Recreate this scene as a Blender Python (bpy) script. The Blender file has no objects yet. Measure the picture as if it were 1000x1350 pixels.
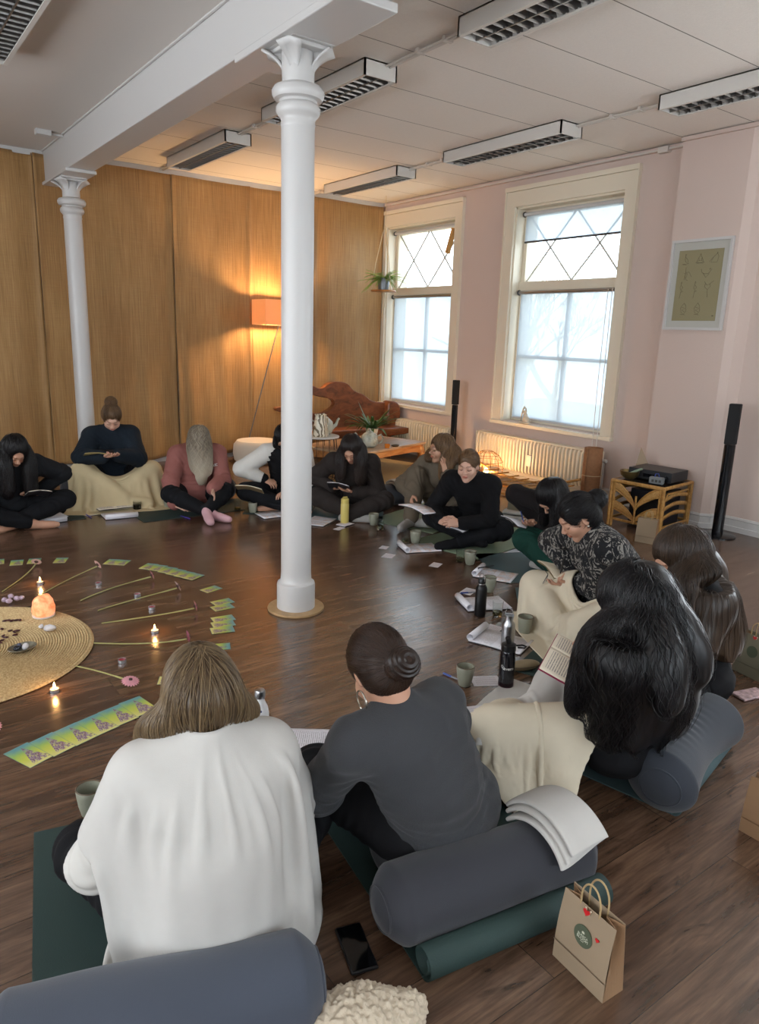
import bpy, bmesh, math, random
import numpy as np
from mathutils import Vector, Matrix, Euler
random.seed(7); rng = np.random.default_rng(11)
PI = math.pi
SC = bpy.context.scene
COL = SC.collection
# ---------------------------------------------------------------- camera
F_PX = 956.2; CAM_H = 1.6
PITCH, ROLL, YAW = .24108, -.03274, .63062
_f = np.array([math.sin(YAW)*math.cos(PITCH), math.cos(YAW)*math.cos(PITCH), -math.sin(PITCH)])
_r = np.array([math.cos(YAW), -math.sin(YAW), 0.])
_d = np.cross(_f, _r)
_c, _s = math.cos(ROLL), math.sin(ROLL)
CR = np.array([_c*_r+_s*_d, -_s*_r+_c*_d, _f])
def fl(px, py, z=0.):
    """point of the photograph -> place in the room at height z"""
    d = CR.T @ np.array([(px-500)/F_PX, (py-675)/F_PX, 1.])
    d = d*((z-CAM_H)/d[2])
    return Vector((d[0], d[1], z))
def make_camera():
    cd = bpy.data.cameras.new('camera'); cam = bpy.data.objects.new('camera', cd); COL.objects.link(cam)
    cd.sensor_fit = 'VERTICAL'; cd.sensor_height = 36; cd.lens = 36*F_PX/1350; cd.clip_start = .05
    M = Matrix(((CR[0][0], -CR[1][0], -CR[2][0], 0), (CR[0][1], -CR[1][1], -CR[2][1], 0), (CR[0][2], -CR[1][2], -CR[2][2], CAM_H), (0, 0, 0, 1)))
    cam.matrix_world = M; SC.camera = cam
make_camera()
# ---------------------------------------------------------------- materials
def srgb(h):
    if isinstance(h, str):
        h = h.lstrip('#'); c = [int(h[i:i+2], 16)/255 for i in (0, 2, 4)]
    else: c = h
    return tuple((x/12.92 if x <= .04045 else ((x+.055)/1.055)**2.4) for x in c) + (1.,)
MATS = {}
class NT:
    def __init__(s, name):
        s.m = bpy.data.materials.new(name); s.m.use_nodes = True; s.t = s.m.node_tree
        s.b = s.t.nodes['Principled BSDF']; s.out = s.t.nodes['Material Output']
    def n(s, typ, **kw):
        o = s.t.nodes.new(typ)
        for k, v in kw.items():
            if k == 'i':
                for a, b in v.items(): o.inputs[a].default_value = b
            else: setattr(o, k, v)
        return o
    def l(s, a, b): s.t.links.new(a, b)
    def coord(s, kind='Object', scale=(1, 1, 1), rot=(0, 0, 0), loc=(0, 0, 0)):
        t = s.n('ShaderNodeTexCoord'); m = s.n('ShaderNodeMapping')
        m.inputs['Scale'].default_value = scale; m.inputs['Rotation'].default_value = rot; m.inputs['Location'].default_value = loc
        s.l(t.outputs[kind], m.inputs['Vector']); return m.outputs['Vector']
    def noise(s, vec, scale, detail=3, rough=.55, dist=0):
        o = s.n('ShaderNodeTexNoise', i={'Scale': scale, 'Detail': detail, 'Roughness': rough, 'Distortion': dist}); s.l(vec, o.inputs['Vector']); return o
    def ramp(s, fac, stops, interp='LINEAR'):
        o = s.n('ShaderNodeValToRGB'); o.color_ramp.interpolation = interp; e = o.color_ramp.elements
        while len(e) < len(stops): e.new(.5)
        for k, (p, c) in enumerate(stops):
            e[k].position = p; e[k].color = c if not isinstance(c, str) else srgb(c)
        s.l(fac, o.inputs['Fac']); return o
    def mix(s, fac, a, b, blend='MIX'):
        o = s.n('ShaderNodeMix', data_type='RGBA', blend_type=blend)
        for sock, v in ((o.inputs[0], fac), (o.inputs[6], a), (o.inputs[7], b)):
            if hasattr(v, 'links'): s.l(v, sock)
            else: sock.default_value = v if not isinstance(v, str) else srgb(v)
        return o.outputs[2]
    def math(s, op, a, b=None, c=None):
        o = s.n('ShaderNodeMath', operation=op)
        for k, v in enumerate((a, b, c)):
            if v is None: continue
            if hasattr(v, 'links'): s.l(v, o.inputs[k])
            else: o.inputs[k].default_value = v
        return o.outputs[0]
    def bump(s, h, strength=.3, dist=.01, nrm=None):
        o = s.n('ShaderNodeBump', i={'Strength': strength, 'Distance': dist}); s.l(h, o.inputs['Height'])
        if nrm is not None: s.l(nrm, o.inputs['Normal'])
        s.l(o.outputs[0], s.b.inputs['Normal']); return o.outputs[0]
    def col(s, v):
        if hasattr(v, 'links'): s.l(v, s.b.inputs['Base Color'])
        else: s.b.inputs['Base Color'].default_value = srgb(v)
    def set(s, **k):
        for a, v in k.items(): s.b.inputs[a.replace('_', ' ')].default_value = v
def mat(name, col, rough=.6, metal=0., bump=0., bs=60., var=0., vs=6., sheen=0., spec=.5, dist=.004, stretch=(1, 1, 1), trans=0., sub=0.):
    if name in MATS: return MATS[name]
    t = NT(name); t.set(Roughness=rough, Metallic=metal); t.b.inputs['Specular IOR Level'].default_value = spec
    if sheen: t.b.inputs['Sheen Weight'].default_value = sheen; t.b.inputs['Sheen Roughness'].default_value = .5
    if trans: t.b.inputs['Transmission Weight'].default_value = trans
    if sub: t.b.inputs['Subsurface Weight'].default_value = sub; t.b.inputs['Subsurface Radius'].default_value = (.02, .008, .004); t.b.inputs['Subsurface Scale'].default_value = .4
    v = t.coord('Object', stretch)
    if var:
        n = t.noise(v, vs, 4)
        c = srgb(col); lo = tuple(x*(1-var) for x in c[:3])+(1,); hi = tuple(min(1, x*(1+var)) for x in c[:3])+(1,)
        t.col(t.ramp(n.outputs['Fac'], [(.3, lo), (.7, hi)]).outputs[0])
    else: t.col(col)
    if bump: t.bump(t.noise(v, bs, 3).outputs['Fac'], bump, dist)
    MATS[name] = t.m; return t.m
# ---------------------------------------------------------------- objects
def tag(o, label=None, cat=None, group=None, kind=None):
    if label: o['label'] = label
    if cat: o['category'] = cat
    if group: o['group'] = group
    if kind: o['kind'] = kind
    return o
def thing(name, label, cat, loc=(0, 0, 0), rz=0., group=None):
    o = bpy.data.objects.new(name, None); COL.objects.link(o); o.location = loc; o.rotation_euler = (0, 0, rz)
    o.empty_display_size = .1
    return tag(o, label, cat, group)
def copy_tree(o, parent=None):
    c = o.copy(); COL.objects.link(c); c.parent = parent
    for ch in list(o.children): copy_tree(ch, c)
    return c
class MB:
    """collects shapes, links them as ONE mesh object"""
    def __init__(s): s.v = []; s.f = []; s.T = Matrix.Identity(4)
    def add(s, vs, fs):
        b = len(s.v); T = s.T
        s.v += [tuple(T @ Vector(p)) for p in vs]; s.f += [tuple(i+b for i in f) for f in fs]; return s
    def at(s, loc=(0, 0, 0), rot=(0, 0, 0), sc=(1, 1, 1)):
        s.T = Matrix.LocRotScale(Vector(loc), Euler(rot), Vector(sc)); return s
    def box(s, lo, hi):
        x0, y0, z0 = lo; x1, y1, z1 = hi
        return s.add([(x0, y0, z0), (x1, y0, z0), (x1, y1, z0), (x0, y1, z0), (x0, y0, z1), (x1, y0, z1), (x1, y1, z1), (x0, y1, z1)],
                     [(0, 3, 2, 1), (4, 5, 6, 7), (0, 1, 5, 4), (1, 2, 6, 5), (2, 3, 7, 6), (3, 0, 4, 7)])
    def cbox(s, c, d): return s.box([c[i]-d[i]/2 for i in range(3)], [c[i]+d[i]/2 for i in range(3)])
    def lathe(s, prof, n=32, arc=1.):
        vs = []; fs = []; m = len(prof)
        for k in range(n):
            a = 2*PI*k/n
            for r, z in prof: vs.append((r*math.cos(a), r*math.sin(a), z))
        for k in range(n):
            k2 = (k+1) % n
            for j in range(m-1): fs.append((k*m+j, k2*m+j, k2*m+j+1, k*m+j+1))
        if prof[0][0] > 1e-5: fs.append(tuple(k*m for k in reversed(range(n))))
        if prof[-1][0] > 1e-5: fs.append(tuple(k*m+m-1 for k in range(n)))
        return s.add(vs, fs)
    def tube(s, pts, r, n=8, closed=False, cap=True, flat=1.):
        P = [Vector(p) for p in pts]; m = len(P); R = r if hasattr(r, '__len__') else [r]*m
        up = None; vs = []; fs = []
        for i in range(m):
            a = P[(i-1) % m] if (closed or i > 0) else P[i]; b = P[(i+1) % m] if (closed or i < m-1) else P[i]
            t = (b-a); t = t.normalized() if t.length > 1e-9 else Vector((0, 0, 1))
            if up is None: up = t.orthogonal().normalized() if abs(t.z) > .95 else (Vector((0, 0, 1))-t*t.z).normalized()
            u = up-t*up.dot(t); u = u.normalized() if u.length > 1e-6 else t.orthogonal().normalized(); up = u; w = t.cross(u)
            for k in range(n):
                an = 2*PI*k/n; vs.append(P[i]+u*(math.cos(an)*R[i]*flat)+w*(math.sin(an)*R[i]))
        for i in range(m if closed else m-1):
            j = (i+1) % m
            for k in range(n):
                k2 = (k+1) % n; fs.append((i*n+k, i*n+k2, j*n+k2, j*n+k))
        if cap and not closed: fs.append(tuple(reversed(range(n)))); fs.append(tuple((m-1)*n+k for k in range(n)))
        return s.add(vs, fs)
    def sph(s, c, r, nu=16, nv=10):
        r = r if hasattr(r, '__len__') else (r, r, r)
        vs = [(c[0], c[1], c[2]+r[2])]; fs = []
        for j in range(1, nv):
            th = PI*j/nv
            for i in range(nu):
                ph = 2*PI*i/nu; vs.append((c[0]+r[0]*math.sin(th)*math.cos(ph), c[1]+r[1]*math.sin(th)*math.sin(ph), c[2]+r[2]*math.cos(th)))
        vs.append((c[0], c[1], c[2]-r[2])); L = len(vs)-1
        for i in range(nu): fs.append((0, 1+i, 1+(i+1) % nu)); fs.append((L, L-nu+(i+1) % nu, L-nu+i))
        for j in range(nv-2):
            for i in range(nu):
                a = 1+j*nu+i; b = 1+j*nu+(i+1) % nu; fs.append((a, a+nu, b+nu, b))
        return s.add(vs, fs)
    def grid(s, fn, nu, nv, cu=False):
        vs = [fn(i/(nu if cu else nu-1), j/(nv-1)) for i in range(nu) for j in range(nv)]; fs = []
        for i in range(nu if cu else nu-1):
            i2 = (i+1) % nu
            for j in range(nv-1): fs.append((i*nv+j, i2*nv+j, i2*nv+j+1, i*nv+j+1))
        return s.add(vs, fs)
    def prism(s, poly, z0, z1):
        n = len(poly); vs = [(x, y, z0) for x, y in poly]+[(x, y, z1) for x, y in poly]
        return s.add(vs, [tuple(reversed(range(n))), tuple(range(n, 2*n))]+[(i, (i+1) % n, n+(i+1) % n, n+i) for i in range(n)])
    def build(s, name, m, parent=None, smooth=True, bevel=0., solid=0., sub=0, ang=40, loc=None, rot=None):
        me = bpy.data.meshes.new(name); me.from_pydata(s.v, [], s.f); me.update()
        bm = bmesh.new(); bm.from_mesh(me); bmesh.ops.recalc_face_normals(bm, faces=bm.faces); bm.to_mesh(me); bm.free()
        if m: me.materials.append(m)
        if smooth:
            me.polygons.foreach_set('use_smooth', [True]*len(me.polygons))
            try: me.set_sharp_from_angle(angle=math.radians(ang))
            except Exception: pass
        o = bpy.data.objects.new(name, me); COL.objects.link(o)
        if parent: o.parent = parent
        if loc is not None: o.location = loc
        if rot is not None: o.rotation_euler = rot
        if solid: k = o.modifiers.new('s', 'SOLIDIFY'); k.thickness = solid; k.offset = 0
        if bevel: k = o.modifiers.new('b', 'BEVEL'); k.width = bevel; k.segments = 2; k.limit_method = 'ANGLE'; k.angle_limit = math.radians(35)
        if sub: k = o.modifiers.new('d', 'SUBSURF'); k.levels = sub; k.render_levels = sub
        return o
def text_mesh(name, txt, size, m, parent, loc, rot, extrude=.0004, align='CENTER'):
    c = bpy.data.curves.new(name, 'FONT'); c.body = txt; c.size = size; c.extrude = extrude; c.align_x = align; c.align_y = 'CENTER'
    t = bpy.data.objects.new(name, c); COL.objects.link(t)
    dg = bpy.context.evaluated_depsgraph_get(); dg.update()
    me = bpy.data.meshes.new_from_object(t.evaluated_get(dg)); COL.objects.unlink(t); bpy.data.objects.remove(t)
    o = bpy.data.objects.new(name, me); COL.objects.link(o); o.data.materials.clear(); o.data.materials.append(m)
    o.parent = parent; o.location = loc; o.rotation_euler = rot; return o
def struct(mb, name, m, **k): return tag(mb.build(name, m, **k), kind='structure')
# ---------------------------------------------------------------- the room
XW, YB, ZC = 6.2, 8.65, 3.32
XL, YN = -3.0, -2.0
def floor_mat():
    t = NT('walnut_laminate')
    v = t.coord('Object')
    br = t.n('ShaderNodeTexBrick', offset=.37, i={'Scale': 1., 'Mortar Size': .0012, 'Brick Width': 1.3, 'Row Height': .19, 'Mortar Smooth': .3, 'Bias': 0.})
    br.inputs['Color1'].default_value = (0, 0, 0, 1); br.inputs['Color2'].default_value = (1, 1, 1, 1); br.inputs['Mortar'].default_value = (.5, .5, .5, 1)
    t.l(v, br.inputs['Vector'])
    sep = t.n('ShaderNodeSeparateColor'); t.l(br.outputs['Color'], sep.inputs[0])
    off = t.n('ShaderNodeCombineXYZ'); t.l(t.math('MULTIPLY', sep.outputs[0], 7.), off.inputs[0]); t.l(t.math('MULTIPLY', sep.outputs[0], 13.), off.inputs[2])
    add = t.n('ShaderNodeVectorMath', operation='ADD'); t.l(v, add.inputs[0]); t.l(off.outputs[0], add.inputs[1])
    mp = t.n('ShaderNodeMapping'); mp.inputs['Scale'].default_value = (1.3, 9, 1); t.l(add.outputs[0], mp.inputs[0])
    n1 = t.noise(mp.outputs[0], 1.6, 6, .62, .6); mp2 = t.n('ShaderNodeMapping'); mp2.inputs['Scale'].default_value = (4, 60, 1); t.l(add.outputs[0], mp2.inputs[0])
    n2 = t.noise(mp2.outputs[0], 1.5, 5, .6, .3)
    c1 = t.ramp(n1.outputs['Fac'], [(.25, '#3a2a20'), (.45, '#5d4637'), (.62, '#735a48'), (.8, '#866c58')]).outputs[0]
    c2 = t.ramp(n2.outputs['Fac'], [(.35, '#5f4a3c'), (.6, '#ffffff')]).outputs[0]
    c = t.mix(.45, c1, c2, 'MULTIPLY')
    tone = t.ramp(sep.outputs[0], [(0, '#d8cfc8'), (.5, '#ffffff'), (1, '#e9ddd0')]).outputs[0]
    c = t.mix(.8, c, tone, 'MULTIPLY')
    # knots
    mp3 = t.n('ShaderNodeMapping'); mp3.inputs['Scale'].default_value = (1.6, 4.5, 1); t.l(add.outputs[0], mp3.inputs[0])
    kn = t.noise(mp3.outputs[0], 1.9, 3, .6, 1.5)
    c = t.mix(t.ramp(kn.outputs['Fac'], [(.62, '#000000'), (.74, '#ffffff')]).outputs[0], c, '#33241b')
    c = t.mix(br.outputs['Fac'], c, '#2b1e17'); t.col(c)
    t.l(t.ramp(n2.outputs['Fac'], [(.3, (.27,)*3+(1,)), (.7, (.2,)*3+(1,))]).outputs[0], t.b.inputs['Roughness'])
    t.bump(t.math('SUBTRACT', t.math('MULTIPLY', n2.outputs['Fac'], .3), br.outputs['Fac']), .12, .002); t.b.inputs['Specular IOR Level'].default_value = .95
    return t.m
def wall_mat(name, col, col2):
    t = NT(name); v = t.coord('Object'); n = t.noise(v, 1.3, 3); t.col(t.mix(n.outputs['Fac'], col, col2)); t.set(Roughness=.85)
    b = t.noise(v, 55, 4); t.bump(b.outputs['Fac'], .25, .004); return t.m
M_floor = floor_mat()
M_wall = wall_mat('pink_white_plaster', '#cdb9ae', '#c8b6ad')
M_white = mat('white_gloss_paint', '#c2c0be', .35, bump=.05, bs=25, dist=.003)
M_cream = mat('cream_trim_paint', '#ddd3bf', .4)
def ceil_mat():
    t = NT('textured_ceiling_panels'); v = t.coord('Object'); t.col('#d3cac3'); t.set(Roughness=.95)
    b = t.noise(v, 70, 6, .7)
    sp = t.n('ShaderNodeSeparateXYZ'); t.l(v, sp.inputs[0])
    m = t.math('ABSOLUTE', t.math('SUBTRACT', t.math('FRACT', t.math('DIVIDE', t.math('SUBTRACT', sp.outputs[1], 4.05-.31), .62)), .5))
    line = t.math('LESS_THAN', m, .006)
    t.col(t.mix(line, t.mix(b.outputs['Fac'], '#e2dbd4', '#efe9e2'), '#77706a'))
    t.bump(t.math('SUBTRACT', b.outputs['Fac'], line), .5, .006); return t.m
M_ceil = ceil_mat()
M_ceil2 = mat('smooth_grey_ceiling_paint', '#cfc9c3', .9, bump=.15, bs=40)
struct(MB().box((XL-.2, YN-.2, -.12), (XW+.35, YB+.2, 0)), 'floor', M_floor, smooth=False)
struct(MB().box((2.1, YN-.2, ZC), (XW+.35, YB+.2, ZC+.12)), 'ceiling', M_ceil, smooth=False)
struct(MB().box((XL-.2, YN-.2, ZC-.02), (1.87, YB+.2, ZC+.12)), 'ceiling_left_bay', M_ceil2, smooth=False)
def wall_open(name, axis, p0, p1, a0, a1, ops, z1=ZC, m=M_wall):
    """wall between planes p0..p1 running a0..a1 with openings (a,b,zlo,zhi)"""
    mb = MB()
    def bx(u0, u1, w0, w1):
        if axis == 'x': mb.box((p0, u0, w0), (p1, u1, w1))
        else: mb.box((u0, p0, w0), (u1, p1, w1))
    u = a0
    for (s, e, lo, hi) in sorted(ops):
        bx(u, s, 0, z1); bx(s, e, 0, lo); bx(s, e, hi, z1); u = e
    bx(u, a1, 0, z1)
    return struct(mb, name, m, smooth=False)
W1 = (4.68, 6.11, .66, 3.0); W2 = (7.1, 8.5, .66, 3.0); W3 = (.5, 1.95, .66, 3.0)
WL = [(-.6, .9, .7, 2.95), (2.0, 3.5, .7, 2.95), (4.6, 6.1, .7, 2.95)]
WN = [(-1.9, -.4, .7, 2.95), (1.2, 2.8, .7, 2.95), (3.8, 5.4, .7, 2.95)]
wall_open('wall_right', 'x', XW, XW+.35, YN-.2, YB+.2, [W1, W2, W3])
wall_open('wall_left', 'x', XL-.25, XL, YN-.2, YB+.2, WL)
wall_open('wall_near', 'y', YN-.25, YN, XL-.25, XW+.35, WN)
struct(MB().box((XL-.2, YB, 0), (XW+.35, YB+.2, ZC+.1)), 'wall_back', M_wall, smooth=False)
# chimney breast on the window wall, its right face turned to the camera
struct(MB().prism([(XW+.02, 4.04), (6.05, 4.04), (6.05, 3.42), (6.1, 3.36), (XW+.02, 3.3)], 0, ZC), 'wall_pilaster', M_wall, smooth=False)
# downstand beam carried by the two columns
struct(MB().box((1.87, YN-.1, 3.0), (2.1, YB+.05, ZC+.1)).box((1.85, YN-.1, ZC-.03), (1.87, YB+.05, ZC-.0)).box((1.84, 7.6, 2.97), (2.12, YB, 3.0)).box((1.84, 2.9, 2.96), (2.13, 3.95, 3.0)), 'trim_beam', M_white, smooth=False, bevel=.006)
# cornice strips
struct(MB().box((XL, YB-.06, ZC-.075), (1.87, YB, ZC-.02)).box((2.1, YB-.06, ZC-.055), (XW, YB, ZC)), 'trim_cornice_back', M_white, smooth=False, bevel=.004)
struct(MB().box((XW-.03, 4.04, ZC-.045), (XW, YB, ZC-.012)).box((6.02, 3.3, ZC-.04), (6.05, 4.04, ZC-.01)).box((XW-.03, YN, ZC-.04), (XW, 3.3, ZC-.01)), 'trim_cornice_right', M_wall, smooth=False)
def bb(mb, pts, inward):
    for (a, b) in zip(pts[:-1], pts[1:]):
        a = Vector(a+(0,)); b = Vector(b+(0,)); d = (b-a).normalized(); n = Vector((d.y, -d.x, 0))*inward
        prof = [(0, 0), (.022, 0), (.022, .045), (.014, .05), (.014, .105), (.02, .112), (.012, .13), (0, .13)]
        k = len(prof); vs = [tuple(p+n*q+Vector((0, 0, z))) for p in (a-d*.01, b+d*.01) for q, z in prof]
        mb.add(vs, [tuple(range(k)), tuple(range(k, 2*k))]+[(i, (i+1) % k, k+(i+1) % k, k+i) for i in range(k)])
mb = MB(); bb(mb, [(XW, YB), (XW, 4.04)], 1); bb(mb, [(6.05, 4.04), (6.05, 3.42), (6.1, 3.36), (XW, 3.3)], 1); bb(mb, [(XW, 3.3), (XW, YN)], 1)
struct(mb, 'baseboard_right', M_white, smooth=False)
mb = MB(); bb(mb, [(XL, YB), (XW, YB)], 1); struct(mb, 'baseboard_back', M_white, smooth=False)
# ---- columns
def column(x, y, label, g):
    t = thing('cast_iron_column', label, 'column', (x, y, 0), 0, g)
    sh = MB().lathe([(0.1114, 0), (0.1114, .155), (0.1079, .168), (0.0974, .172), (0.0905, .182), (0.0870, .23), (0.0853, 2.62)], 48).build('shaft', M_white, t)
    MB().lathe([(0.0853, 2.6), (0.0887, 2.615), (0.0853, 2.63), (0.0905, 2.645), (0.1027, 2.655), (0.1114, 2.672), (0.1114, 2.69), (0.1027, 2.705), (0.0905, 2.712), (0.0974, 2.722), (0.1201, 2.728), (0.1305, 2.745), (0.1322, 2.765), (0.1201, 2.785), (0.0914, 2.795), (0.0783, 2.8)], 48).build('neck_ring', M_white, t)
    cp = MB().lathe([(0.0766, 2.79), (0.0783, 2.97)], 32)
    # four flaring leaf brackets under the square abacus
    for k in range(4):
        a = k*PI/2+PI/4
        def fn(u, v, a=a):
            rr = .066+.105*(u**3.2); zz = 2.80+.162*u; w = (.012+.05*u*u)*(v*2-1)
            return (rr*math.cos(a)-w*math.sin(a), rr*math.sin(a)+w*math.cos(a), zz-.022*abs(v*2-1)*u)
        cp.grid(fn, 10, 5)
        def fn2(u, v, a=a):
            rr = .066+.105*(u**3.2); r0 = .06+v*(rr-.06); return (r0*math.cos(a), r0*math.sin(a), 2.8+.162*u)
        cp.grid(fn2, 10, 3)
    cp.build('capital', M_white, t, solid=.012)
    ab = MB().box((-.12, -.16, 2.958), (.12, .16, 2.999)).box((-.1, -.13, 2.94), (.1, .13, 2.96)); ab.build('abacus', M_white, t, smooth=False, bevel=.006)
    return t
column(2.0, 3.55, 'white painted iron column in the middle of the room with a wooden ring at its foot', None)
column(1.98, 8.02, 'white painted iron column behind the person with the high bun', None)
MBr = MB().lathe([(.115, 0), (.165, 0), (.167, .008), (.165, .014), (.115, .014)], 48)
tag(MBr.build('floor_ring', mat('light_wood_ring', '#a98a62', .45, var=.15, vs=30), loc=(2.0, 3.55, .001)), 'light brown wooden ring on the floor round the middle white column', 'floor ring')
# ---- windows
M_glassp = None
def glass_pane():
    t = NT('window_glass'); g = t.n('ShaderNodeBsdfGlossy', i={'Roughness': .02}); tr = t.n('ShaderNodeBsdfTransparent'); tr.inputs[0].default_value = (.96, .98, .98, 1)
    fr = t.n('ShaderNodeFresnel', i={'IOR': 1.45}); mx = t.n('ShaderNodeMixShader'); ge = t.n('ShaderNodeNewGeometry'); t.l(t.math('MULTIPLY', fr.outputs[0], t.math('SUBTRACT', 1., ge.outputs['Backfacing'])), mx.inputs[0]); t.l(tr.outputs[0], mx.inputs[1]); t.l(g.outputs[0], mx.inputs[2]); t.l(mx.outputs[0], t.out.inputs[0]); return t.m
M_glassp = glass_pane()
def blind_mat():
    t = NT('sheer_white_blind'); tr = t.n('ShaderNodeBsdfTransparent'); tl = t.n('ShaderNodeBsdfTranslucent'); df = t.n('ShaderNodeBsdfDiffuse')
    tl.inputs[0].default_value = (.30, .34, .38, 1); df.inputs[0].default_value = (.6, .62, .66, 1); tr.inputs[0].default_value = (.9, .94, 1, 1)
    m1 = t.n('ShaderNodeMixShader'); m1.inputs[0].default_value = .7; t.l(df.outputs[0], m1.inputs[1]); t.l(tl.outputs[0], m1.inputs[2])
    v = t.coord('Object'); w = t.noise(v, 3, 3)
    m2 = t.n('ShaderNodeMixShader'); t.l(t.ramp(w.outputs['Fac'], [(.3, (.13,)*3+(1,)), (.7, (.17,)*3+(1,))]).outputs[0], m2.inputs[0]); t.l(m1.outputs[0], m2.inputs[1]); t.l(tr.outputs[0], m2.inputs[2]); t.l(m2.outputs[0], t.out.inputs[0]); return t.m
M_blind = blind_mat()
M_steel = mat('brushed_steel', '#a9a9ab', .3, 1.)
M_dgrey = mat('dark_grey_plastic', '#4a4a4c', .5)
def window(w, nm, n):
    y0, y1, z0, z1 = w; t = thing(nm, None, None, (XW, y0, 0)); tag(t, kind='structure'); L = y1-y0
    c = MB()   # casing on the wall
    for a, b, lo, hi in ((-.13, -.0, z0-.03, z1+.158), (L, L+.13, z0-.03, z1+.158), (-.0, L, z1, z1+.158)): c.box((-.03, a, lo), (.002, b, hi))
    c.box((-.045, -.145, z0-.03), (.001, -.131, z1+.16)); c.box((-.045, L+.131, z0-.03), (.001, L+.145, z1+.16)); c.box((-.048, -.149, z1+.16), (.001, L+.149, z1+.206))
    c.build('casing', M_cream, t, smooth=False)
    MB().box((-.055, -.15, z0-.045), (.16, L+.15, z0-.005)).build('sill', M_cream, t, smooth=False, bevel=.006)
    r = MB().box((.0, -.002, z0-.02), (.34, .018, z1)).box((0, L-.018, z0-.02), (.34, L+.002, z1)).box((0, 0, z1-.02), (.34, L, z1+.002)).box((.14, 0, z0-.02), (.34, L, z0+.01))
    r.build('reveal', M_cream, t, smooth=False)
    zt = 2.13
    f = MB()
    f.box((.13, .018, z0), (.2, .07, z1)).box((.13, L-.07, z0), (.2, L-.018, z1)).box((.13, .05, z1-.09), (.2, L-.05, z1-.02)).box((.13, .05, z0), (.2, L-.05, z0+.06)).box((.1, .018, zt-.03), (.2, L-.018, zt+.09))
    f.box((.15, L/2-.022, z0+.03), (.19, L/2+.022, zt)).box((.15, .05, (z0+zt)/2-.02), (.19, L-.05, (z0+zt)/2+.02))
    f.build('sash_frame', M_cream, t, smooth=False, bevel=.005)
    lt = MB(); a, b = .07, L-.07; lo, hi = zt+.09, z1-.09
    for p, q in (((a, lo), ((a+b)/2-.02, hi)), (((a+b)/2, lo), (a, hi)), (((a+b)/2, lo), (b, hi)), ((b, lo), ((a+b)/2+.02, hi))):
        lt.tube([(.165, p[0], p[1]), (.165, q[0], q[1])], .011, 6)
    lt.build('lattice_bar', mat('grey_white_lead', '#b9b6ae', .5), t)
    MB().box((.168, .05, z0+.03), (.172, L-.05, zt)).box((.168, .05, zt+.05), (.172, L-.05, z1-.05)).build('pane', M_glassp, t, smooth=False)
    return t
window(W1, 'window_1', 1); window(W2, 'window_2', 2); window(W3, 'window_3', 3)
def roller(w, zt, zb, label, upper=False):
    y0, y1, z0, z1 = w; L = y1-y0-.1; t = thing('roller_blind', label, 'blind', (XW+.09, y0+.05, 0), 0)
    MB().tube([(0, 0, zt), (0, L, zt)], .021, 14).build('roller_tube', M_steel if not upper else M_white, t)
    for y in (-.008, L+.004): MB().tube([(0, y-.006, zt), (0, y+.006, zt)], .03, 14).build('end_bracket', M_dgrey, t)
    if zt-zb > .05:
        MB().grid(lambda u, v: (.012+.004*math.sin(u*9+v*3), .015+u*(L-.03), zt-v*(zt-zb)), 12, 12).build('blind_fabric', M_blind, t, smooth=True)
        MB().box((.004, .01, zb-.012), (.02, L-.01, zb+.008)).build('bottom_bar', M_white if not upper else M_dgrey, t, smooth=False, bevel=.003)
    return t
roller(W1, 2.1, .7, 'long sheer white roller blind over the lower panes of the middle window')
roller(W1, 2.93, 2.64, 'short sheer blind at the top of the window with the figurine', True)
roller(W2, 2.1, .7, 'long sheer white roller blind over the lower panes of the corner window')
roller(W2, 2.93, 2.885, 'rolled up blind at the top of the corner window', True)
for y0, lab in ((W1[0]+.03, 'thin looped blind chain hanging at right side of the middle window'),):
    tag(MB().tube([(0, 0, 2.1), (0, .01, 1.2), (0, 0, .45), (0, -.045, .4), (0, -.05, .45), (0, -.05, 2.1)], .0035, 5).build('blind_chain', mat('chain_white', '#d8d4cc', .5), loc=(XW-.065, y0+.02, 0)), lab, 'blind chain')
tag(MB().at((XW-.01, 7.17, 2.72), (.35, 0, 0)).box((-.03, -.012, -.14), (.02, .03, .16)).build('wooden_stay', mat('pale_wood', '#b98d54', .5), smooth=False), 'short pale wooden stay leaning at the top of the corner window', 'window stay')
# windows outside the view, daylight comes through them
def plain_window(nm, axis, p, a, b, z0, z1):
    t = thing(nm, None, None, (0, 0, 0)); tag(t, kind='structure'); f = MB()
    def bx(mb, u0, u1, w0, w1, d0, d1):
        if axis == 'x': mb.box((p+d0, u0, w0), (p+d1, u1, w1))
        else: mb.box((u0, p+d0, w0), (u1, p+d1, w1))
    for q in ((a, a+.06, z0, z1), (b-.06, b, z0, z1), (a, b, z0, z0+.06), (a, b, z1-.06, z1), ((a+b)/2-.025, (a+b)/2+.025, z0, z1), (a, b, 2.1, 2.18)): bx(f, *q, -.16, -.1)
    f.build('sash_frame', M_cream, t, smooth=False); g = MB(); bx(g, a, b, z0, z1, -.135, -.131); g.build('pane', M_glassp, t, smooth=False)
for k, (a, b, lo, hi) in enumerate(WL): plain_window('window_%d' % (4+k), 'x', XL, a, b, lo, hi)
for k, (a, b, lo, hi) in enumerate(WN): plain_window('window_%d' % (7+k), 'y', YN, a, b, lo, hi)
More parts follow.
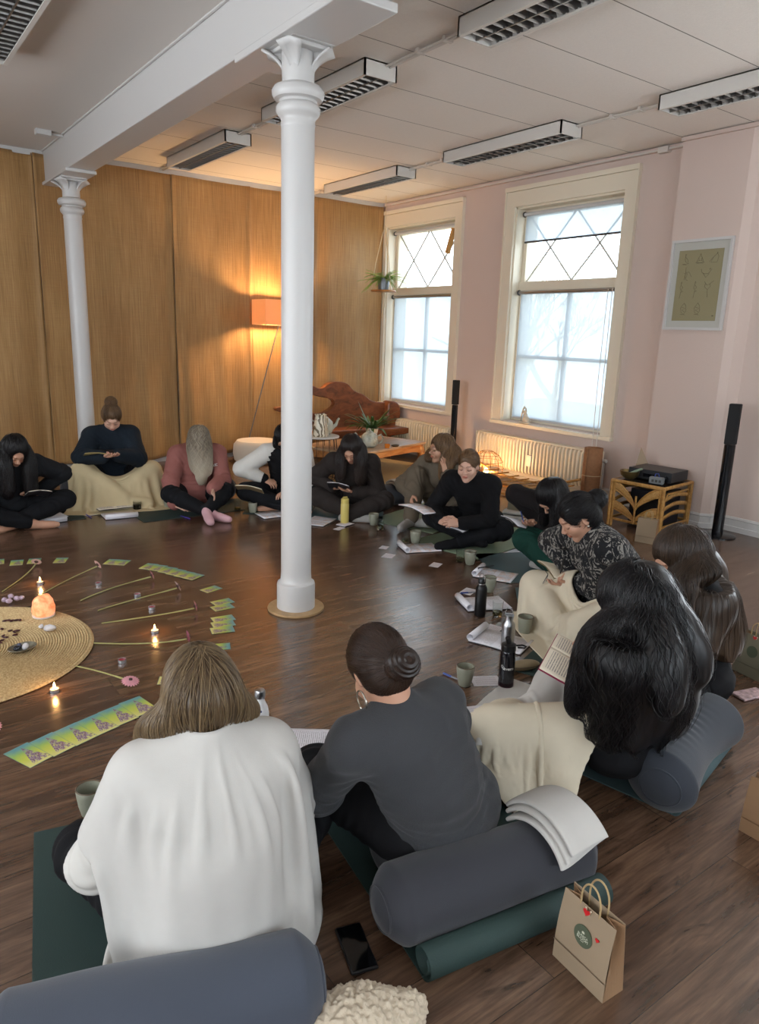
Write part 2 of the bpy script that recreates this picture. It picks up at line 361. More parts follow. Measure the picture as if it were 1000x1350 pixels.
# ---- curtain of gold-brown burlap along the back wall, in five panels
def burlap():
    t = NT('gold_burlap'); v = t.coord('Object'); vs = t.coord('Object', (75, 1, 1.6)); n = t.noise(vs, 1.5, 5, .6); v2 = t.coord('Object', (3, 1, 160)); n2 = t.noise(v2, 1.5, 3)
    v3 = t.coord('Object', (1.2, 1, .5)); n3 = t.noise(v3, 1.5, 3)
    c = t.ramp(n.outputs['Fac'], [(.3, '#8f6d3e'), (.5, '#a6804c'), (.7, '#b6905d')]).outputs[0]
    c = t.mix(.18, c, t.ramp(n2.outputs['Fac'], [(.35, '#b08a50'), (.65, '#ffffff')]).outputs[0], 'MULTIPLY')
    c = t.mix(.5, c, t.ramp(n3.outputs['Fac'], [(.3, '#c9b184'), (.7, '#ffffff')]).outputs[0], 'MULTIPLY'); t.col(c)
    t.set(Roughness=.62); t.b.inputs['Sheen Weight'].default_value = .25
    t.bump(t.math('ADD', n.outputs['Fac'], n2.outputs['Fac']), .3, .004); return t.m
M_burlap = burlap()
seams = [-2.98, .3, 1.76, 3.2, 4.17, 5.07, 6.16]
names = ['gold burlap curtain panel at far left edge behind the group', 'gold burlap curtain panel left of the rear white column', 'gold burlap curtain panel right of the rear white column', 'gold burlap curtain panel behind the pink hoodie and floor lamp glow', 'gold burlap curtain panel hanging directly behind the floor lamp', 'gold burlap curtain panel in the corner behind the carved bench']
random.seed(3)
for k in range(6):
    a, b = seams[k], seams[k+1]; w = b-a; ph = [random.random()*6 for _ in range(8)]; nn = max(40, int(w/.02))
    def fn(u, v, a=a, w=w, ph=ph):
        x = a+u*w; zb = .055+.02*math.sin(x*3+ph[0])+.012*math.sin(x*11+ph[1]); z = 3.265-v*(3.265-zb)
        g = .012*math.sin(x*6.5+ph[2]+.5*math.sin(v*2+ph[3]))+.008*math.sin(x*14+ph[4]+v*1.2)*(0.3+v)+.006*math.sin(x*27+ph[5]+math.sin(v*4))*(v)
        sag = .01*math.sin(3*z+2.3*x+ph[6])*math.sin(x*4+z*1.7+ph[7])
        edge = .02*math.exp(-(min(u, 1-u)*w/.035)**2)
        return (x+.012*math.sin(v*5+k)*(1 if 0 < u < 1 else 0), 8.585-g-sag-.012*v-edge, z)
    nv = 60
    o = MB().grid(fn, nn, nv).build('curtain_panel', M_burlap, solid=.003); tag(o, names[k], 'curtain', 'burlap curtain panels along the back wall')
# ---- fluorescent ceiling fixtures
M_fix = mat('fixture_white', '#cfcbc5', .45); M_louv = mat('louvre_aluminium', '#8e8b88', .35, .85); M_dark = mat('fixture_inside', '#3a3734', .7)
def fixture(x, y, label):
    t = thing('fluorescent_ceiling_light', label, 'ceiling light', (x, y, ZC-.1 if x > 1.9 else ZC-.12), 0, 'fluorescent ceiling lights with louvres')
    w, L, h = .13, .73, .1
    b = MB().box((-w, -L, 0), (-w+.012, L, h)).box((w-.012, -L, 0), (w, L, h)).box((-w, -L, 0), (w, -L+.012, h)).box((-w, L-.012, 0), (w, L, h)).box((-w, -L, h-.008), (w, L, h))
    b.box((-w+.012, -L+.012, .0), (-w+.026, L-.012, .006)).box((w-.026, -L+.012, 0), (w-.012, L-.012, .006))
    b.build('housing', M_fix, t, smooth=False)
    lv = MB(); n = 18
    for k in range(1, n):
        y = -L+.012+k*(2*L-.024)/n
        for s in (-1, 1): lv.add([(s*.006, y, .045), (s*(w-.014), y-.016, .004), (s*(w-.014), y+.016, .004), (s*.006, y-.016, .004), (s*.006, y+.016, .004), (s*(w-.014), y, .045)], [(0, 5, 1, 3), (0, 5, 2, 4)])
    lv.box((-.004, -L+.012, .004), (.004, L-.012, .05)); lv.build('louvre', M_louv, t, smooth=False)
    MB().tube([(-.055, -L+.05, .065), (-.055, L-.05, .065)], .013, 8).tube([(.055, -L+.05, .065), (.055, L-.05, .065)], .013, 8).build('lamp_tube', mat('tube_white', '#d9d9d6', .3), t)
    return t
for x, y, l in ((.93, 4.95, 'grey louvred ceiling light cut off at the top left corner of the view'), (3.09, 7.3, 'louvred ceiling light between the two columns near the curtain'), (3.05, 5.05, 'louvred ceiling light seen just behind the top of the middle column'), (3.1, 2.75, 'large louvred ceiling light at the top edge reflecting orange light'),
                (5.04, 7.35, 'louvred ceiling light in the far corner above the carved bench'), (5.02, 5.12, 'louvred ceiling light in front of the middle window'), (5.06, 2.8, 'louvred ceiling light at the top right edge above the framed print')): fixture(x, y, l)
M_cond = mat('conduit_white', '#cfc8c0', .5)
for x, a, b, l in ((3.12, 3.48, 4.32, 'thin white ceiling conduit joining the nearest light to the one by the column'), (3.12, 5.78, 6.57, 'thin white ceiling conduit behind the middle column'), (5.1, 3.53, 4.39, 'thin white ceiling conduit towards the light above the framed print'), (5.1, 5.85, 6.62, 'thin white ceiling conduit towards the corner ceiling light'), (3.12, 8.03, 8.6, 'short white ceiling conduit running down to the curtain top'), (5.08, 8.08, 8.6, 'short white ceiling conduit in the corner above the bench')):
    mb = MB().tube([(0, a, 0), (0, b, 0)], .011, 8).tube([(-.03, a, 0), (-.03, b, 0)], .007, 8)
    for q in (.3, .6): mb.cbox((-.01, a+(b-a)*q, .005), (.07, .025, .03))
    tag(mb.build('ceiling_conduit', M_cond, loc=(x, 0, ZC-.018)), l, 'conduit', 'ceiling conduits')
tag(MB().tube([(6.14, 3.45, 3.285), (6.14, 8.4, 3.285)], .009, 8).cbox((6.14, 4.3, 3.28), (.06, .1, .05)).build('wall_conduit', M_cond, loc=(.03, 0, 0)), 'white cable trunking with a junction box along the top of the window wall', 'conduit')
t = thing('smoke_detector_box', 'small white junction box on the ceiling beside the left end of the beam', 'junction box', (1.72, 7.7, 3.26))
MB().cbox((-.03, 0, .02), (.13, .09, .05)).build('box', M_white, t, smooth=False, bevel=.006); MB().tube([(.035, 0, .02), (.14, 0, .02)], .012, 8).build('pipe', M_white, t)
# ---- radiators
M_rad = mat('cream_radiator', '#e3d9c2', .4)
def radiator(y0, y1, z0, z1, label):
    t = thing('radiator', label, 'radiator', (6.06, y0, 0), 0, 'panel radiators below the windows'); L = y1-y0
    b = MB(); n = int(L/.05); pit = L/n
    def fn(u, v):
        y = u*L; ph = (y/pit) % 1; d = .026*max(0, min(1, 2.6-abs(ph-.5)*7)) if .04 < v < .96 else 0; return (-d, y, z0+v*(z1-z0))
    b.grid(lambda u, v: fn(u, v), n*8+1, 12); b.box((.0, 0, z0), (.02, L, z1)); b.build('panel', M_rad, t, smooth=True)
    g = MB().box((-.012, -.01, z1-.005), (.1, L+.01, z1+.008)).box((-.01, -.012, z0), (.1, -.004, z1)).box((-.01, L+.004, z0), (.1, L+.012, z1)).box((.08, 0, z0), (.1, L, z1)); g.build('casing', M_rad, t, smooth=False, bevel=.003)
    MB().tube([(.04, -.02, z1-.08), (.04, -.06, z1-.08), (.04, -.06, .02)], .01, 8).build('pipe', M_white, t)
    return t
r1 = radiator(4.6, 6.36, .12, .5, 'long cream panel radiator under the middle window, lit orange')
MB().at((.04, -.06, .42), (PI/2, 0, 0)).lathe([(.0, -.03), (.018, -.03), (.02, .02), (.016, .035), (0, .035)], 14).build('valve', M_white, r1)
r2 = radiator(6.86, 8.4, .1, .47, 'cream panel radiator in the corner behind the carved bench')
MB().at((-.02, .88, .28)).cbox((-.006, 0, 0), (.02, .07, .13)).build('heat_meter', mat('meter_white', '#e6e0d6', .5), r1, smooth=False, bevel=.008)
# ---- outside: ground and bare trees seen through the upper panes
tag(MB().box((7, -20, -3.1), (45, 40, -3)).build('ground', mat('pale_ground', '#bfb8a8', .9), smooth=False), kind='structure')
def bare_tree(x, y, s, label):
    rr = random.Random(s); m = MB()
    def br(p, d, L, r, dep):
        q = p+d*L; mid = (p+q)/2+Vector((rr.uniform(-1, 1), rr.uniform(-1, 1), 0))*L*.06
        m.tube([p, mid, q], [r, r*.85, r*.7], 5 if dep > 2 else 4, cap=False)
        if dep == 0: return
        for k in range(3):
            nd = (d+Vector((rr.uniform(-1, 1), rr.uniform(-1, 1), rr.uniform(-.3, .7)))*.75).normalized(); br(p+(q-p)*rr.uniform(.6, 1), nd, L*rr.uniform(.6, .82), r*.6, dep-1)
    br(Vector((0, 0, 0)), Vector((0, 0, 1)), 2.6, .16, 6)
    tag(m.build('bare_tree', mat('pale_bark', '#d6cdb6', .9), loc=(x, y, -3)), label, 'tree', 'bare trees outside the windows')
bare_tree(14, 13.2, 5, 'bare tree outside, at the left of the upper panes of the middle window')
bare_tree(25, 21.5, 8, 'bare tree outside, standing farther off behind the other one')
# ---------------------------------------------------------------- light
w = bpy.data.worlds.new('sky'); SC.world = w; w.use_nodes = True
bg = w.node_tree.nodes['Background']; bg.inputs[0].default_value = (.78, .89, 1., 1); bg.inputs[1].default_value = 5.2
def area(name, loc, rot, sx, sy, power, col):
    l = bpy.data.lights.new(name, 'AREA'); l.shape = 'RECTANGLE'; l.size = sx; l.size_y = sy; l.energy = power; l.color = col
    o = bpy.data.objects.new(name, l); COL.objects.link(o); o.location = loc; o.rotation_euler = rot; return o
DAY = (.97, .97, 1.)
for a, b, lo, hi in WL: area('daylight', (XL-.13, (a+b)/2, (lo+hi)/2), (0, -PI/2-.42, 0), hi-lo-.2, b-a-.2, 64, DAY)
for a, b, lo, hi in WN: area('daylight', ((a+b)/2, YN-.125, (lo+hi)/2), (PI/2+.5, 0, 0), b-a-.2, hi-lo-.2, 22, DAY)
a, b, lo, hi = W3; area('daylight', (XW+.165, (a+b)/2, (lo+hi)/2), (0, PI/2+.4, 0), hi-lo-.2, b-a-.2, 38, DAY)
for a, b, lo, hi in (W1, W2):
    l = area('portal', (XW+.36, (a+b)/2, (lo+hi)/2), (0, PI/2, 0), hi-lo, b-a, 1, (1, 1, 1)); l.data.cycles.is_portal = True
for n_, y_ in (('a', 8.2),):
    pass
SC.view_settings.view_transform = 'Standard'; SC.view_settings.look = 'None'; SC.view_settings.exposure = .15; SC.view_settings.gamma = 1
SC.render.film_transparent = False
cy = SC.cycles; cy.max_bounces = 8; cy.diffuse_bounces = 4; cy.glossy_bounces = 3; cy.transmission_bounces = 6; cy.transparent_max_bounces = 12; cy.sample_clamp_indirect = 4; cy.use_denoising = True; cy.caustics_reflective = False; cy.caustics_refractive = False
# ---------------------------------------------------------------- furniture by the back wall and the window wall
M_wood = None
def wood_mat(name, a, b, c, rough=.35, sc=(2, 14, 14), bump=.15):
    t = NT(name); v = t.coord('Object', sc); n = t.noise(v, 1.6, 5, .6, .8); t.col(t.ramp(n.outputs['Fac'], [(.3, a), (.5, b), (.72, c)]).outputs[0]); t.set(Roughness=rough); t.bump(n.outputs['Fac'], bump, .003); return t.m
M_teak = wood_mat('worn_teak', '#7c4a24', '#a8703c', '#bd8a55')
M_teaktop = wood_mat('bleached_teak_top', '#8d6b4c', '#a98a6b', '#b99c80', .3)
M_root = wood_mat('polished_root_wood', '#4a2614', '#6f3e22', '#86502f', .35, (4, 4, 9))
M_rattan = wood_mat('honey_rattan', '#8a5f2c', '#ad7f41', '#c3975a', .4, (20, 20, 20))
M_ceram = mat('celadon_ceramic', '#a9aea2', .25); M_whitec = mat('cream_ceramic', '#d8d1c2', .3)
M_blackm = mat('black_metal', '#15161a', .35, spec=.5)
# jute rug beneath the table
def jute(name):
    t = NT(name); v = t.coord('Object'); n = t.noise(v, 90, 4); n2 = t.noise(v, 6, 3)
    t.col(t.mix(n2.outputs['Fac'], t.ramp(n.outputs['Fac'], [(.3, '#8d7248'), (.7, '#c4aa7c')]).outputs[0], '#a98e60')); t.set(Roughness=.95); t.bump(n.outputs['Fac'], .8, .006); return t.m
M_jute = jute('jute_weave')
tag(MB().box((-.95, -.75, 0), (.95, .75, .012)).build('jute_rug', M_jute, loc=(4.85, 6.75, .001), rot=(0, 0, .3), smooth=False, bevel=.004), 'rectangular jute rug lying under the low wooden table', 'rug')
# low opium table
T = thing('low_wooden_table', 'low carved wooden table with bowed legs by the corner bench', 'table', (4.78, 6.88, .014), .32); W, D, Hh = .66, .42, .345
MB().box((-W, -D, Hh-.03), (W, D, Hh)).build('tabletop', M_teaktop, T, smooth=False, bevel=.006)
ap = MB()
for s in (-1, 1):
    ap.add([(x, s*(D-.03), z) for x, z in ((-W+.03, Hh-.03), (W-.03, Hh-.03), (W-.03, Hh-.14), (W-.14, Hh-.12), (W-.25, Hh-.105), (0, Hh-.1), (-W+.25, Hh-.105), (-W+.14, Hh-.12), (-W+.03, Hh-.14))], [tuple(range(9))])
    ap.add([(s*(W-.03), y, z) for y, z in ((-D+.03, Hh-.03), (D-.03, Hh-.03), (D-.03, Hh-.14), (D-.12, Hh-.12), (0, Hh-.1), (-D+.12, Hh-.12), (-D+.03, Hh-.14))], [tuple(range(7))])
ap.build('apron', M_teak, T, smooth=False, solid=.02, bevel=.003)
for sx in (-1, 1):
    for sy in (-1, 1):
        lg = MB(); n = 9; vs = []
        pts = []; rr = []
        for k in range(n):
            u = k/(n-1); z = Hh-.04-u*(Hh-.06); o = .035*math.sin(u*PI*1.15)-.03*max(0, u-.75)*4*(1)
            pts.append((sx*(W-.07+o), sy*(D-.07+o), z)); rr.append(.055-.025*u+(.012 if u > .9 else 0))
        lg.tube(pts, rr, 8).build('leg', M_teak, T, ang=60)
# teapots, vase, plant
def teapot(x, y, z, s, m, label, rz=0.):
    t = thing('teapot', label, 'teapot', (x, y, z), rz)
    MB().lathe([(0, 0), (.06*s, 0), (.085*s, .02*s), (.1*s, .07*s), (.09*s, .125*s), (.06*s, .155*s), (.04*s, .165*s), (.038*s, .16*s), (0, .158*s)], 28).build('body', m, t)
    MB().lathe([(.043*s, .162*s), (.036*s, .178*s), (.012*s, .186*s), (.008*s, .192*s), (.014*s, .203*s), (0, .212*s)], 20).build('lid', m, t)
    MB().tube([(.085*s, 0, .06*s), (.13*s, 0, .09*s), (.15*s, 0, .14*s), (.165*s, 0, .155*s)], [.024*s, .017*s, .012*s, .012*s], 10).build('spout', m, t)
    MB().tube([(-.085*s+0, 0, .12*s), (-.13*s, 0, .145*s), (-.155*s, 0, .1*s), (-.135*s, 0, .05*s), (-.093*s, 0, .04*s)], .009*s, 8).build('handle', m, t)
    return t
M_glazed = NT('crackled_grey_glaze'); _v = M_glazed.coord('Object'); M_glazed.col(M_glazed.ramp(M_glazed.noise(_v, 14, 4).outputs['Fac'], [(.35, '#7d8276'), (.6, '#b9bdb0')]).outputs[0]); M_glazed.set(Roughness=.2); M_glazed = M_glazed.m
teapot(4.66, 6.62, .36, 1.0, M_glazed, 'grey green glazed teapot on the low table in front of the plant', 2.6)
pp = fl(447, 573, .49)
P = thing('potted_plant', 'potted spider plant with long dark green leaves on the low table', 'plant', (4.98, 7.03, .36))
MB().lathe([(0, 0), (.055, 0), (.075, .14), (.078, .15), (.07, .15), (.066, .13), (0, .12)], 28).build('pot', M_whitec, P)
random.seed(5)
M_leaf = mat('dark_green_leaf', '#3f6030', .45, var=.35, vs=9)
def leaf_blade(mb, base, az, L, rise, w, droop, n=9):
    ca, sa = math.cos(az), math.sin(az); vs = []
    for k in range(n):
        u = k/(n-1); r = L*u*(1-.15*u); z = rise*u-droop*u*u*u; ww = w*math.sin(PI*min(1, .12+u*.88))**.7 if u < 1 else .0008
        for s in (-1, 0, 1): vs.append((base[0]+ca*r-sa*ww*s, base[1]+sa*r+ca*ww*s, base[2]+z-(0 if s else ww*.35)))
    fs = []
    for k in range(n-1):
        for q in range(2): a = k*3+q; fs.append((a, a+1, a+4, a+3))
    mb.add(vs, fs)
for k in range(44):
    mb = MB(); az = k*2.4+random.uniform(-.2, .2); leaf_blade(mb, (0, 0, .13), az, random.uniform(.2, .42), random.uniform(.1, .34), .019, random.uniform(.0, .2)); mb.build('leaf', M_leaf, P)
S = thing('wire_side_table', 'round wire side table with a white top beside the brown hoodie', 'side table', (4.12, 6.78, .014))
MB().lathe([(0, .465), (.2, .465), (.205, .475), (.2, .485), (0, .485)], 36).build('tabletop', mat('white_table_top', '#cfc9c0', .3), S)
wb = MB()
for k in range(16): a = k*PI/8; wb.tube([(.17*math.cos(a), .17*math.sin(a), .466), (.2*math.cos(a), .2*math.sin(a), .2), (.16*math.cos(a), .16*math.sin(a), .004)], .0035, 5)
for z, r in ((.004, .16), (.2, .2), (.46, .17)): wb.tube([(r*math.cos(a*PI/16), r*math.sin(a*PI/16), z) for a in range(32)], .004, 5, closed=True)
wb.build('wire_base', M_blackm, S)
vz = thing('patterned_jug', 'tall cream jug with a brown lattice pattern on the wire side table', 'jug', (4.08, 6.72, .5), .3)
def jugmat():
    t = NT('lattice_jug'); v = t.coord('Object'); w = t.n('ShaderNodeTexWave', i={'Scale': 12., 'Distortion': 6., 'Detail': 2.}); t.l(v, w.inputs[0]); t.col(t.ramp(w.outputs['Fac'], [(.35, '#6c5c42'), (.5, '#ddd3bd')]).outputs[0]); t.set(Roughness=.35); return t.m
MB().lathe([(0, 0), (.085, 0), (.088, .02), (.075, .12), (.062, .2), (.058, .215), (.066, .235), (.06, .235), (.05, .2), (0, .19)], 28).build('body', jugmat(), vz)
MB().tube([(.06, 0, .2), (.12, 0, .19), (.125, 0, .12), (.08, 0, .06)], .009, 8).build('handle', M_whitec, vz)
teapot(4.2, 6.85, .5, 1.1, M_ceram, 'pale ceramic teapot behind the patterned jug on the wire table', -.2)
b = thing('amber_tealight_cup', 'small square amber candle cup at the edge of the low table', 'candle holder', (4.8, 6.47, .36), .3); MB().lathe([(0, 0), (.034, 0), (.04, .045), (.034, .045), (.03, .01), (0, .01)], 4).build('cup', mat('amber_glass', '#c9762a', .2), b, smooth=False)
tag(MB().lathe([(0, 0), (.035, 0), (.05, .018), (.046, .02), (.03, .006), (0, .006)], 20).build('small_dish', mat('dark_dish', '#4a4338', .4), loc=(4.95, 6.52, .36)), 'small flat dark dish near the amber cup on the low table', 'dish')
# carved root bench
B = thing('carved_root_bench', 'reddish carved root-wood bench with a free-form back in the corner', 'bench', (5.2, 7.98, 0))
def slab(name, poly, y0, y1, m, par, bev=.02):
    mb = MB(); n = len(poly); mb.add([(x, y0, z) for x, z in poly]+[(x, y1, z) for x, z in poly], [tuple(range(n)), tuple(reversed(range(n, 2*n)))]+[((i+1) % n, i, n+i, n+(i+1) % n) for i in range(n)]); o = mb.build(name, m, par, smooth=True, bevel=bev); return o
def smooth_poly(p, it=2):
    for _ in range(it):
        q = []
        for i in range(len(p)):
            a, b = p[i], p[(i+1) % len(p)]; q += [(a[0]*.75+b[0]*.25, a[1]*.75+b[1]*.25), (a[0]*.25+b[0]*.75, a[1]*.25+b[1]*.75)]
        p = q
    return p
back = [(-.95, .62), (-.72, .58), (-.5, .5), (-.4, .44), (-.3, .38), (.86, .38), (.9, .5), (.84, .68), (.5, .7), (.38, .8), (.2, .85), (.1, .97), (-.16, .98), (-.3, .87), (-.46, .95), (-.56, .93), (-.5, .84), (-.3, .78), (-.12, .76), (-.08, .66), (-.3, .56), (-.5, .6), (-.7, .66), (-.95, .68)]
slab('backrest', smooth_poly(back), .08, .17, M_root, B)
slab('seat', smooth_poly([(-.95, .3), (.88, .28), (.9, .36), (.86, .39), (-.95, .4)]), -.3, .16, M_root, B)
slab('arm_end', smooth_poly([(.7, .36), (.9, .36), (.93, .55), (.88, .7), (.72, .72), (.7, .6)]), -.02, .15, M_root, B)
for x in (-.7, .62): MB().tube([(x, -.08, .31), (x+.02, -.08, .15), (x, -.08, .0)], [.09, .07, .09], 9).build('leg', M_root, B)
# hanging planter in the window corner
hp = thing('hanging_planter', 'hanging fern on a round wooden tray in a knotted cord hanger by the corner window', 'hanging plant', (5.8, 8.02, 2.13))
MB().lathe([(0, 0), (.16, 0), (.165, .01), (.16, .022), (0, .022)], 32).build('tray', M_teak, hp)
MB().lathe([(0, .024), (.065, .024), (.08, .17), (.074, .17), (0, .15)], 24).build('pot', mat('grey_zinc_pot', '#75787c', .35, .6), hp)
M_cord = mat('pale_cord', '#cbb896', .8)
cd = MB()
for k in range(3):
    a = k*2*PI/3+.5; cd.tube([(.16*math.cos(a), .16*math.sin(a), .02), (.11*math.cos(a), .11*math.sin(a), .35), (.03*math.cos(a), .03*math.sin(a), .72), (0, 0, .82)], .006, 6)
cd.tube([(0, 0, .8), (0, 0, 1.17)], .004, 6).tube([(0, 0, 0), (.005, 0, -.15), (-.01, 0, -.33)], .008, 6).tube([(.03, .01, 0), (.03, 0, -.12), (.03, .01, -.2)], .003, 5); cd.build('cord_hanger', M_cord, hp)
M_fern = mat('light_green_fern', '#8fae4a', .5, var=.25, vs=12)
random.seed(9)
for k in range(64):
    az = random.uniform(0, 2*PI); L = random.uniform(.14, .36); rs = random.uniform(.02, .2); mb = MB(); dr = random.uniform(.05, .2); ca, sa = math.cos(az), math.sin(az)
    pt = lambda u: (ca*L*u, sa*L*u, .16+rs*u-dr*u*u); mb.tube([pt(q/6) for q in range(7)], .002, 4)
    for q in range(3, 20):
        u = q/19; c = pt(u); l = .05*(1-u*.7)
        for s in (-1, 1):
            d = (ca*.4-sa*s, sa*.4+ca*s, -.25); e = tuple(c[i]+d[i]*l for i in range(3)); mdl = tuple((c[i]+e[i])/2 for i in range(3)); mb.add([c, (mdl[0]+ca*.008, mdl[1]+sa*.008, mdl[2]), e, (mdl[0]-ca*.008, mdl[1]-sa*.008, mdl[2])], [(0, 1, 2, 3)])
    mb.build('frond', M_fern, hp, smooth=False)
# pouf
tag(MB().lathe([(0, 0), (.24, .0), (.285, .03), (.3, .12), (.29, .22), (.25, .27), (.12, .285), (0, .287)], 40).build('pouf', mat('cream_felt', '#ddd0bd', .9, bump=.2, bs=80, sheen=.3), loc=(4.02, 8.12, .001)), 'round cream floor pouf in front of the curtain by the lamp foot', 'pouf')
# floor lamp with a slanting pole
L = thing('floor_lamp', 'floor lamp with a slanted thin pole and glowing orange box shade behind the column', 'lamp', (3.98, 8.42, 0))
MB().lathe([(0, 0), (.14, 0), (.14, .012), (.02, .018), (0, .018)], 28).build('base', M_blackm, L)
MB().tube([(0, 0, .01), (.48, -.1, 1.78)], .007, 8).build('pole', mat('grey_steel_pole', '#6c6a68', .35, .8), L)
def shade_mat():
    t = NT('orange_linen_shade'); d = t.n('ShaderNodeBsdfDiffuse'); tl = t.n('ShaderNodeBsdfTranslucent'); d.inputs[0].default_value = srgb('#f0cda0'); tl.inputs[0].default_value = srgb('#ffd9a8'); mx = t.n('ShaderNodeMixShader'); mx.inputs[0].default_value = .5
    t.l(d.outputs[0], mx.inputs[1]); t.l(tl.outputs[0], mx.inputs[2]); t.l(mx.outputs[0], t.out.inputs[0]); return t.m
cx, cy_, s_ = .42, -.12, .26
sh = MB(); zz = (1.66, 1.96)
c4 = [(cx-s_, cy_-s_*.7), (cx+s_, cy_-s_*.7), (cx+s_, cy_+s_*.7), (cx-s_, cy_+s_*.7)]
for i in range(4): a, b = c4[i], c4[(i+1) % 4]; sh.add([(a[0], a[1], zz[0]), (b[0], b[1], zz[0]), (b[0], b[1], zz[1]), (a[0], a[1], zz[1])], [(0, 1, 2, 3)])
sh.build('lamp_shade', shade_mat(), L, smooth=False, solid=.004)
MB().sph((cx, cy_, 1.8), .04).tube([(cx, cy_, 1.84), (cx, cy_, 1.9), (.48, -.1, 1.9), (.48, -.1, 1.78)], .008, 6).build('bulb', None, L)
def glow(name, col, st):
    t = NT(name); t.b.inputs['Emission Color'].default_value = col+(1,); t.b.inputs['Emission Strength'].default_value = st; t.col('#fff0d0'); return t.m
L.children[-1].data.materials.append(glow('warm_bulb', (1, .55, .2), 12))
def point(loc, power, col, r=.04):
    l = bpy.data.lights.new('warm_bulb_light', 'POINT'); l.energy = power; l.color = col; l.shadow_soft_size = r; o = bpy.data.objects.new('warm_bulb_light', l); COL.objects.link(o); o.location = loc; return o
point((3.98+cx, 8.42+cy_, 1.8), 150, (1, .6, .27), .06)
# low wire lamp on the floor by the radiator
wl = thing('wire_ball_lamp', 'low wire cage lamp on the floor glowing in front of the radiator', 'lamp', (5.62, 5.72, 0))
wm = MB()
for k in range(12):
    a = k*PI/6; wm.tube([(.05*math.cos(a), .05*math.sin(a), 0.02)]+[(.19*math.sin(th)*math.cos(a), .19*math.sin(th)*math.sin(a), .2-.19*math.cos(th)) for th in [q*PI/8 for q in range(2, 8)]]+[(.04*math.cos(a), .04*math.sin(a), .385)], .0028, 5)
for z in (.06, .13, .2, .27, .34, .38): r = math.sqrt(max(.0009, .19**2-(z-.2)**2)); wm.tube([(r*math.cos(q*PI/12), r*math.sin(q*PI/12), z) for q in range(24)], .0028, 5, closed=True)
wm.build('wire_cage', mat('copper_wire', '#8a5a28', .4, .6), wl)
MB().lathe([(0, .0), (.08, 0), (.08, .02), (.02, .03), (.018, .1), (0, .1)], 16).build('foot', M_blackm, wl)
MB().sph((0, 0, .16), .03).build('bulb', glow('warm_bulb_low', (1, .5, .15), 14), wl)
point((5.62, 5.72, .16), 48, (1, .55, .22), .05)
# rattan lounge frame lying in front of the radiator
rl = thing('rattan_lounger', 'low curved rattan lounger frame lying along the radiator', 'rattan lounger', (5.6, 5.2, 0))
for s in (-1, 1):
    MB().tube([(s*.16-.1, .72, .25), (s*.16-.1, .5, .16), (s*.16-.05, .1, .12), (s*.16, -.3, .14), (s*.16+.05, -.62, .25)], .014, 8).build('long_rail', M_rattan, rl)
    MB().tube([(s*.16-.1, .5, .15), (s*.16-.1, .3, .03), (s*.16, -.05, .013), (s*.16, -.3, .05), (s*.16, -.45, .19)], .012, 8).build('runner', M_rattan, rl)
for k in range(9): y = .66-k*.15; MB().tube([(-.27, y, .14+.1*abs(y)**1.5), (.18, y-.03, .14+.1*abs(y)**1.5)], .008, 7).build('slat', M_rattan, rl)
# standing cork roll
ck = thing('rolled_cork_mat', 'tall brown rolled cork mat standing upright at the end of the radiator', 'rolled mat', (5.9, 4.52, 0)); M_cork = mat('cork', '#8f6443', .8, bump=.3, bs=120, var=.12, vs=40)
def spiral(u, v, r0=.06, r1=.092, h=.57): a = u*PI*7; r = r0+(r1-r0)*u; return (r*math.cos(a), r*math.sin(a), .002+v*h)
MB().grid(spiral, 150, 4).build('roll', M_cork, ck, solid=.004)
MB().tube([(.096*math.cos(k*PI/12), .096*math.sin(k*PI/12), .3) for k in range(24)], .003, 5, closed=True).build('cord', M_cord, ck)
# tower speakers
def speaker(x, y, rz, h, label, w=.09, hd=.34):
    t = thing('tower_speaker', label, 'speaker', (x, y, 0), rz, None)
    MB().lathe([(0, 0), (.15, 0), (.15, .01), (.13, .016), (0, .016)], 36).build('base', mat('black_gloss', '#0d0f14', .15), t)
    sc = w/2
    MB().tube([(0, 0, .014), (0, 0, h-hd)], sc, 20).build('stem', mat('black_gloss', '#0d0f14', .15), t)
    MB().box((-sc*.75, -sc, h-hd+.004), (sc*.75, sc, h)).build('grille', mat('black_cloth', '#0e0e10', .8, bump=.3, bs=300), t, smooth=False, bevel=.006)
    return t
speaker(5.92, 3.17, .3, 1.13, 'tall slim black tower speaker standing at the right by the wall corner')
speaker(6.0, 6.72, .3, 1.08, 'tall slim black tower speaker between the two visible windows', .075, .3)
# sculpture on the sill
fg = thing('stone_figurine', 'small pale stone figurine with raised looped arms on the window sill', 'figurine', (6.15, 5.7, .657), PI/2)
M_stone = mat('pale_soapstone', '#c9bca7', .6)
MB().sph((0, 0, .015), (.085, .045, .016)).sph((-.02, 0, .05), (.045, .035, .045)).sph((-.005, 0, .09), (.028, .024, .04)).build('body', M_stone, fg)
MB().sph((.012, 0, .135), .019).build('head', M_stone, fg)
MB().tube([(.0, 0, .1), (-.015, 0, .14), (-.005, 0, .175), (.015, 0, .195), (.03, 0, .17), (.045, 0, .12), (.06, 0, .06), (.06, 0, .02)], .0085, 8).build('arms', M_stone, fg)
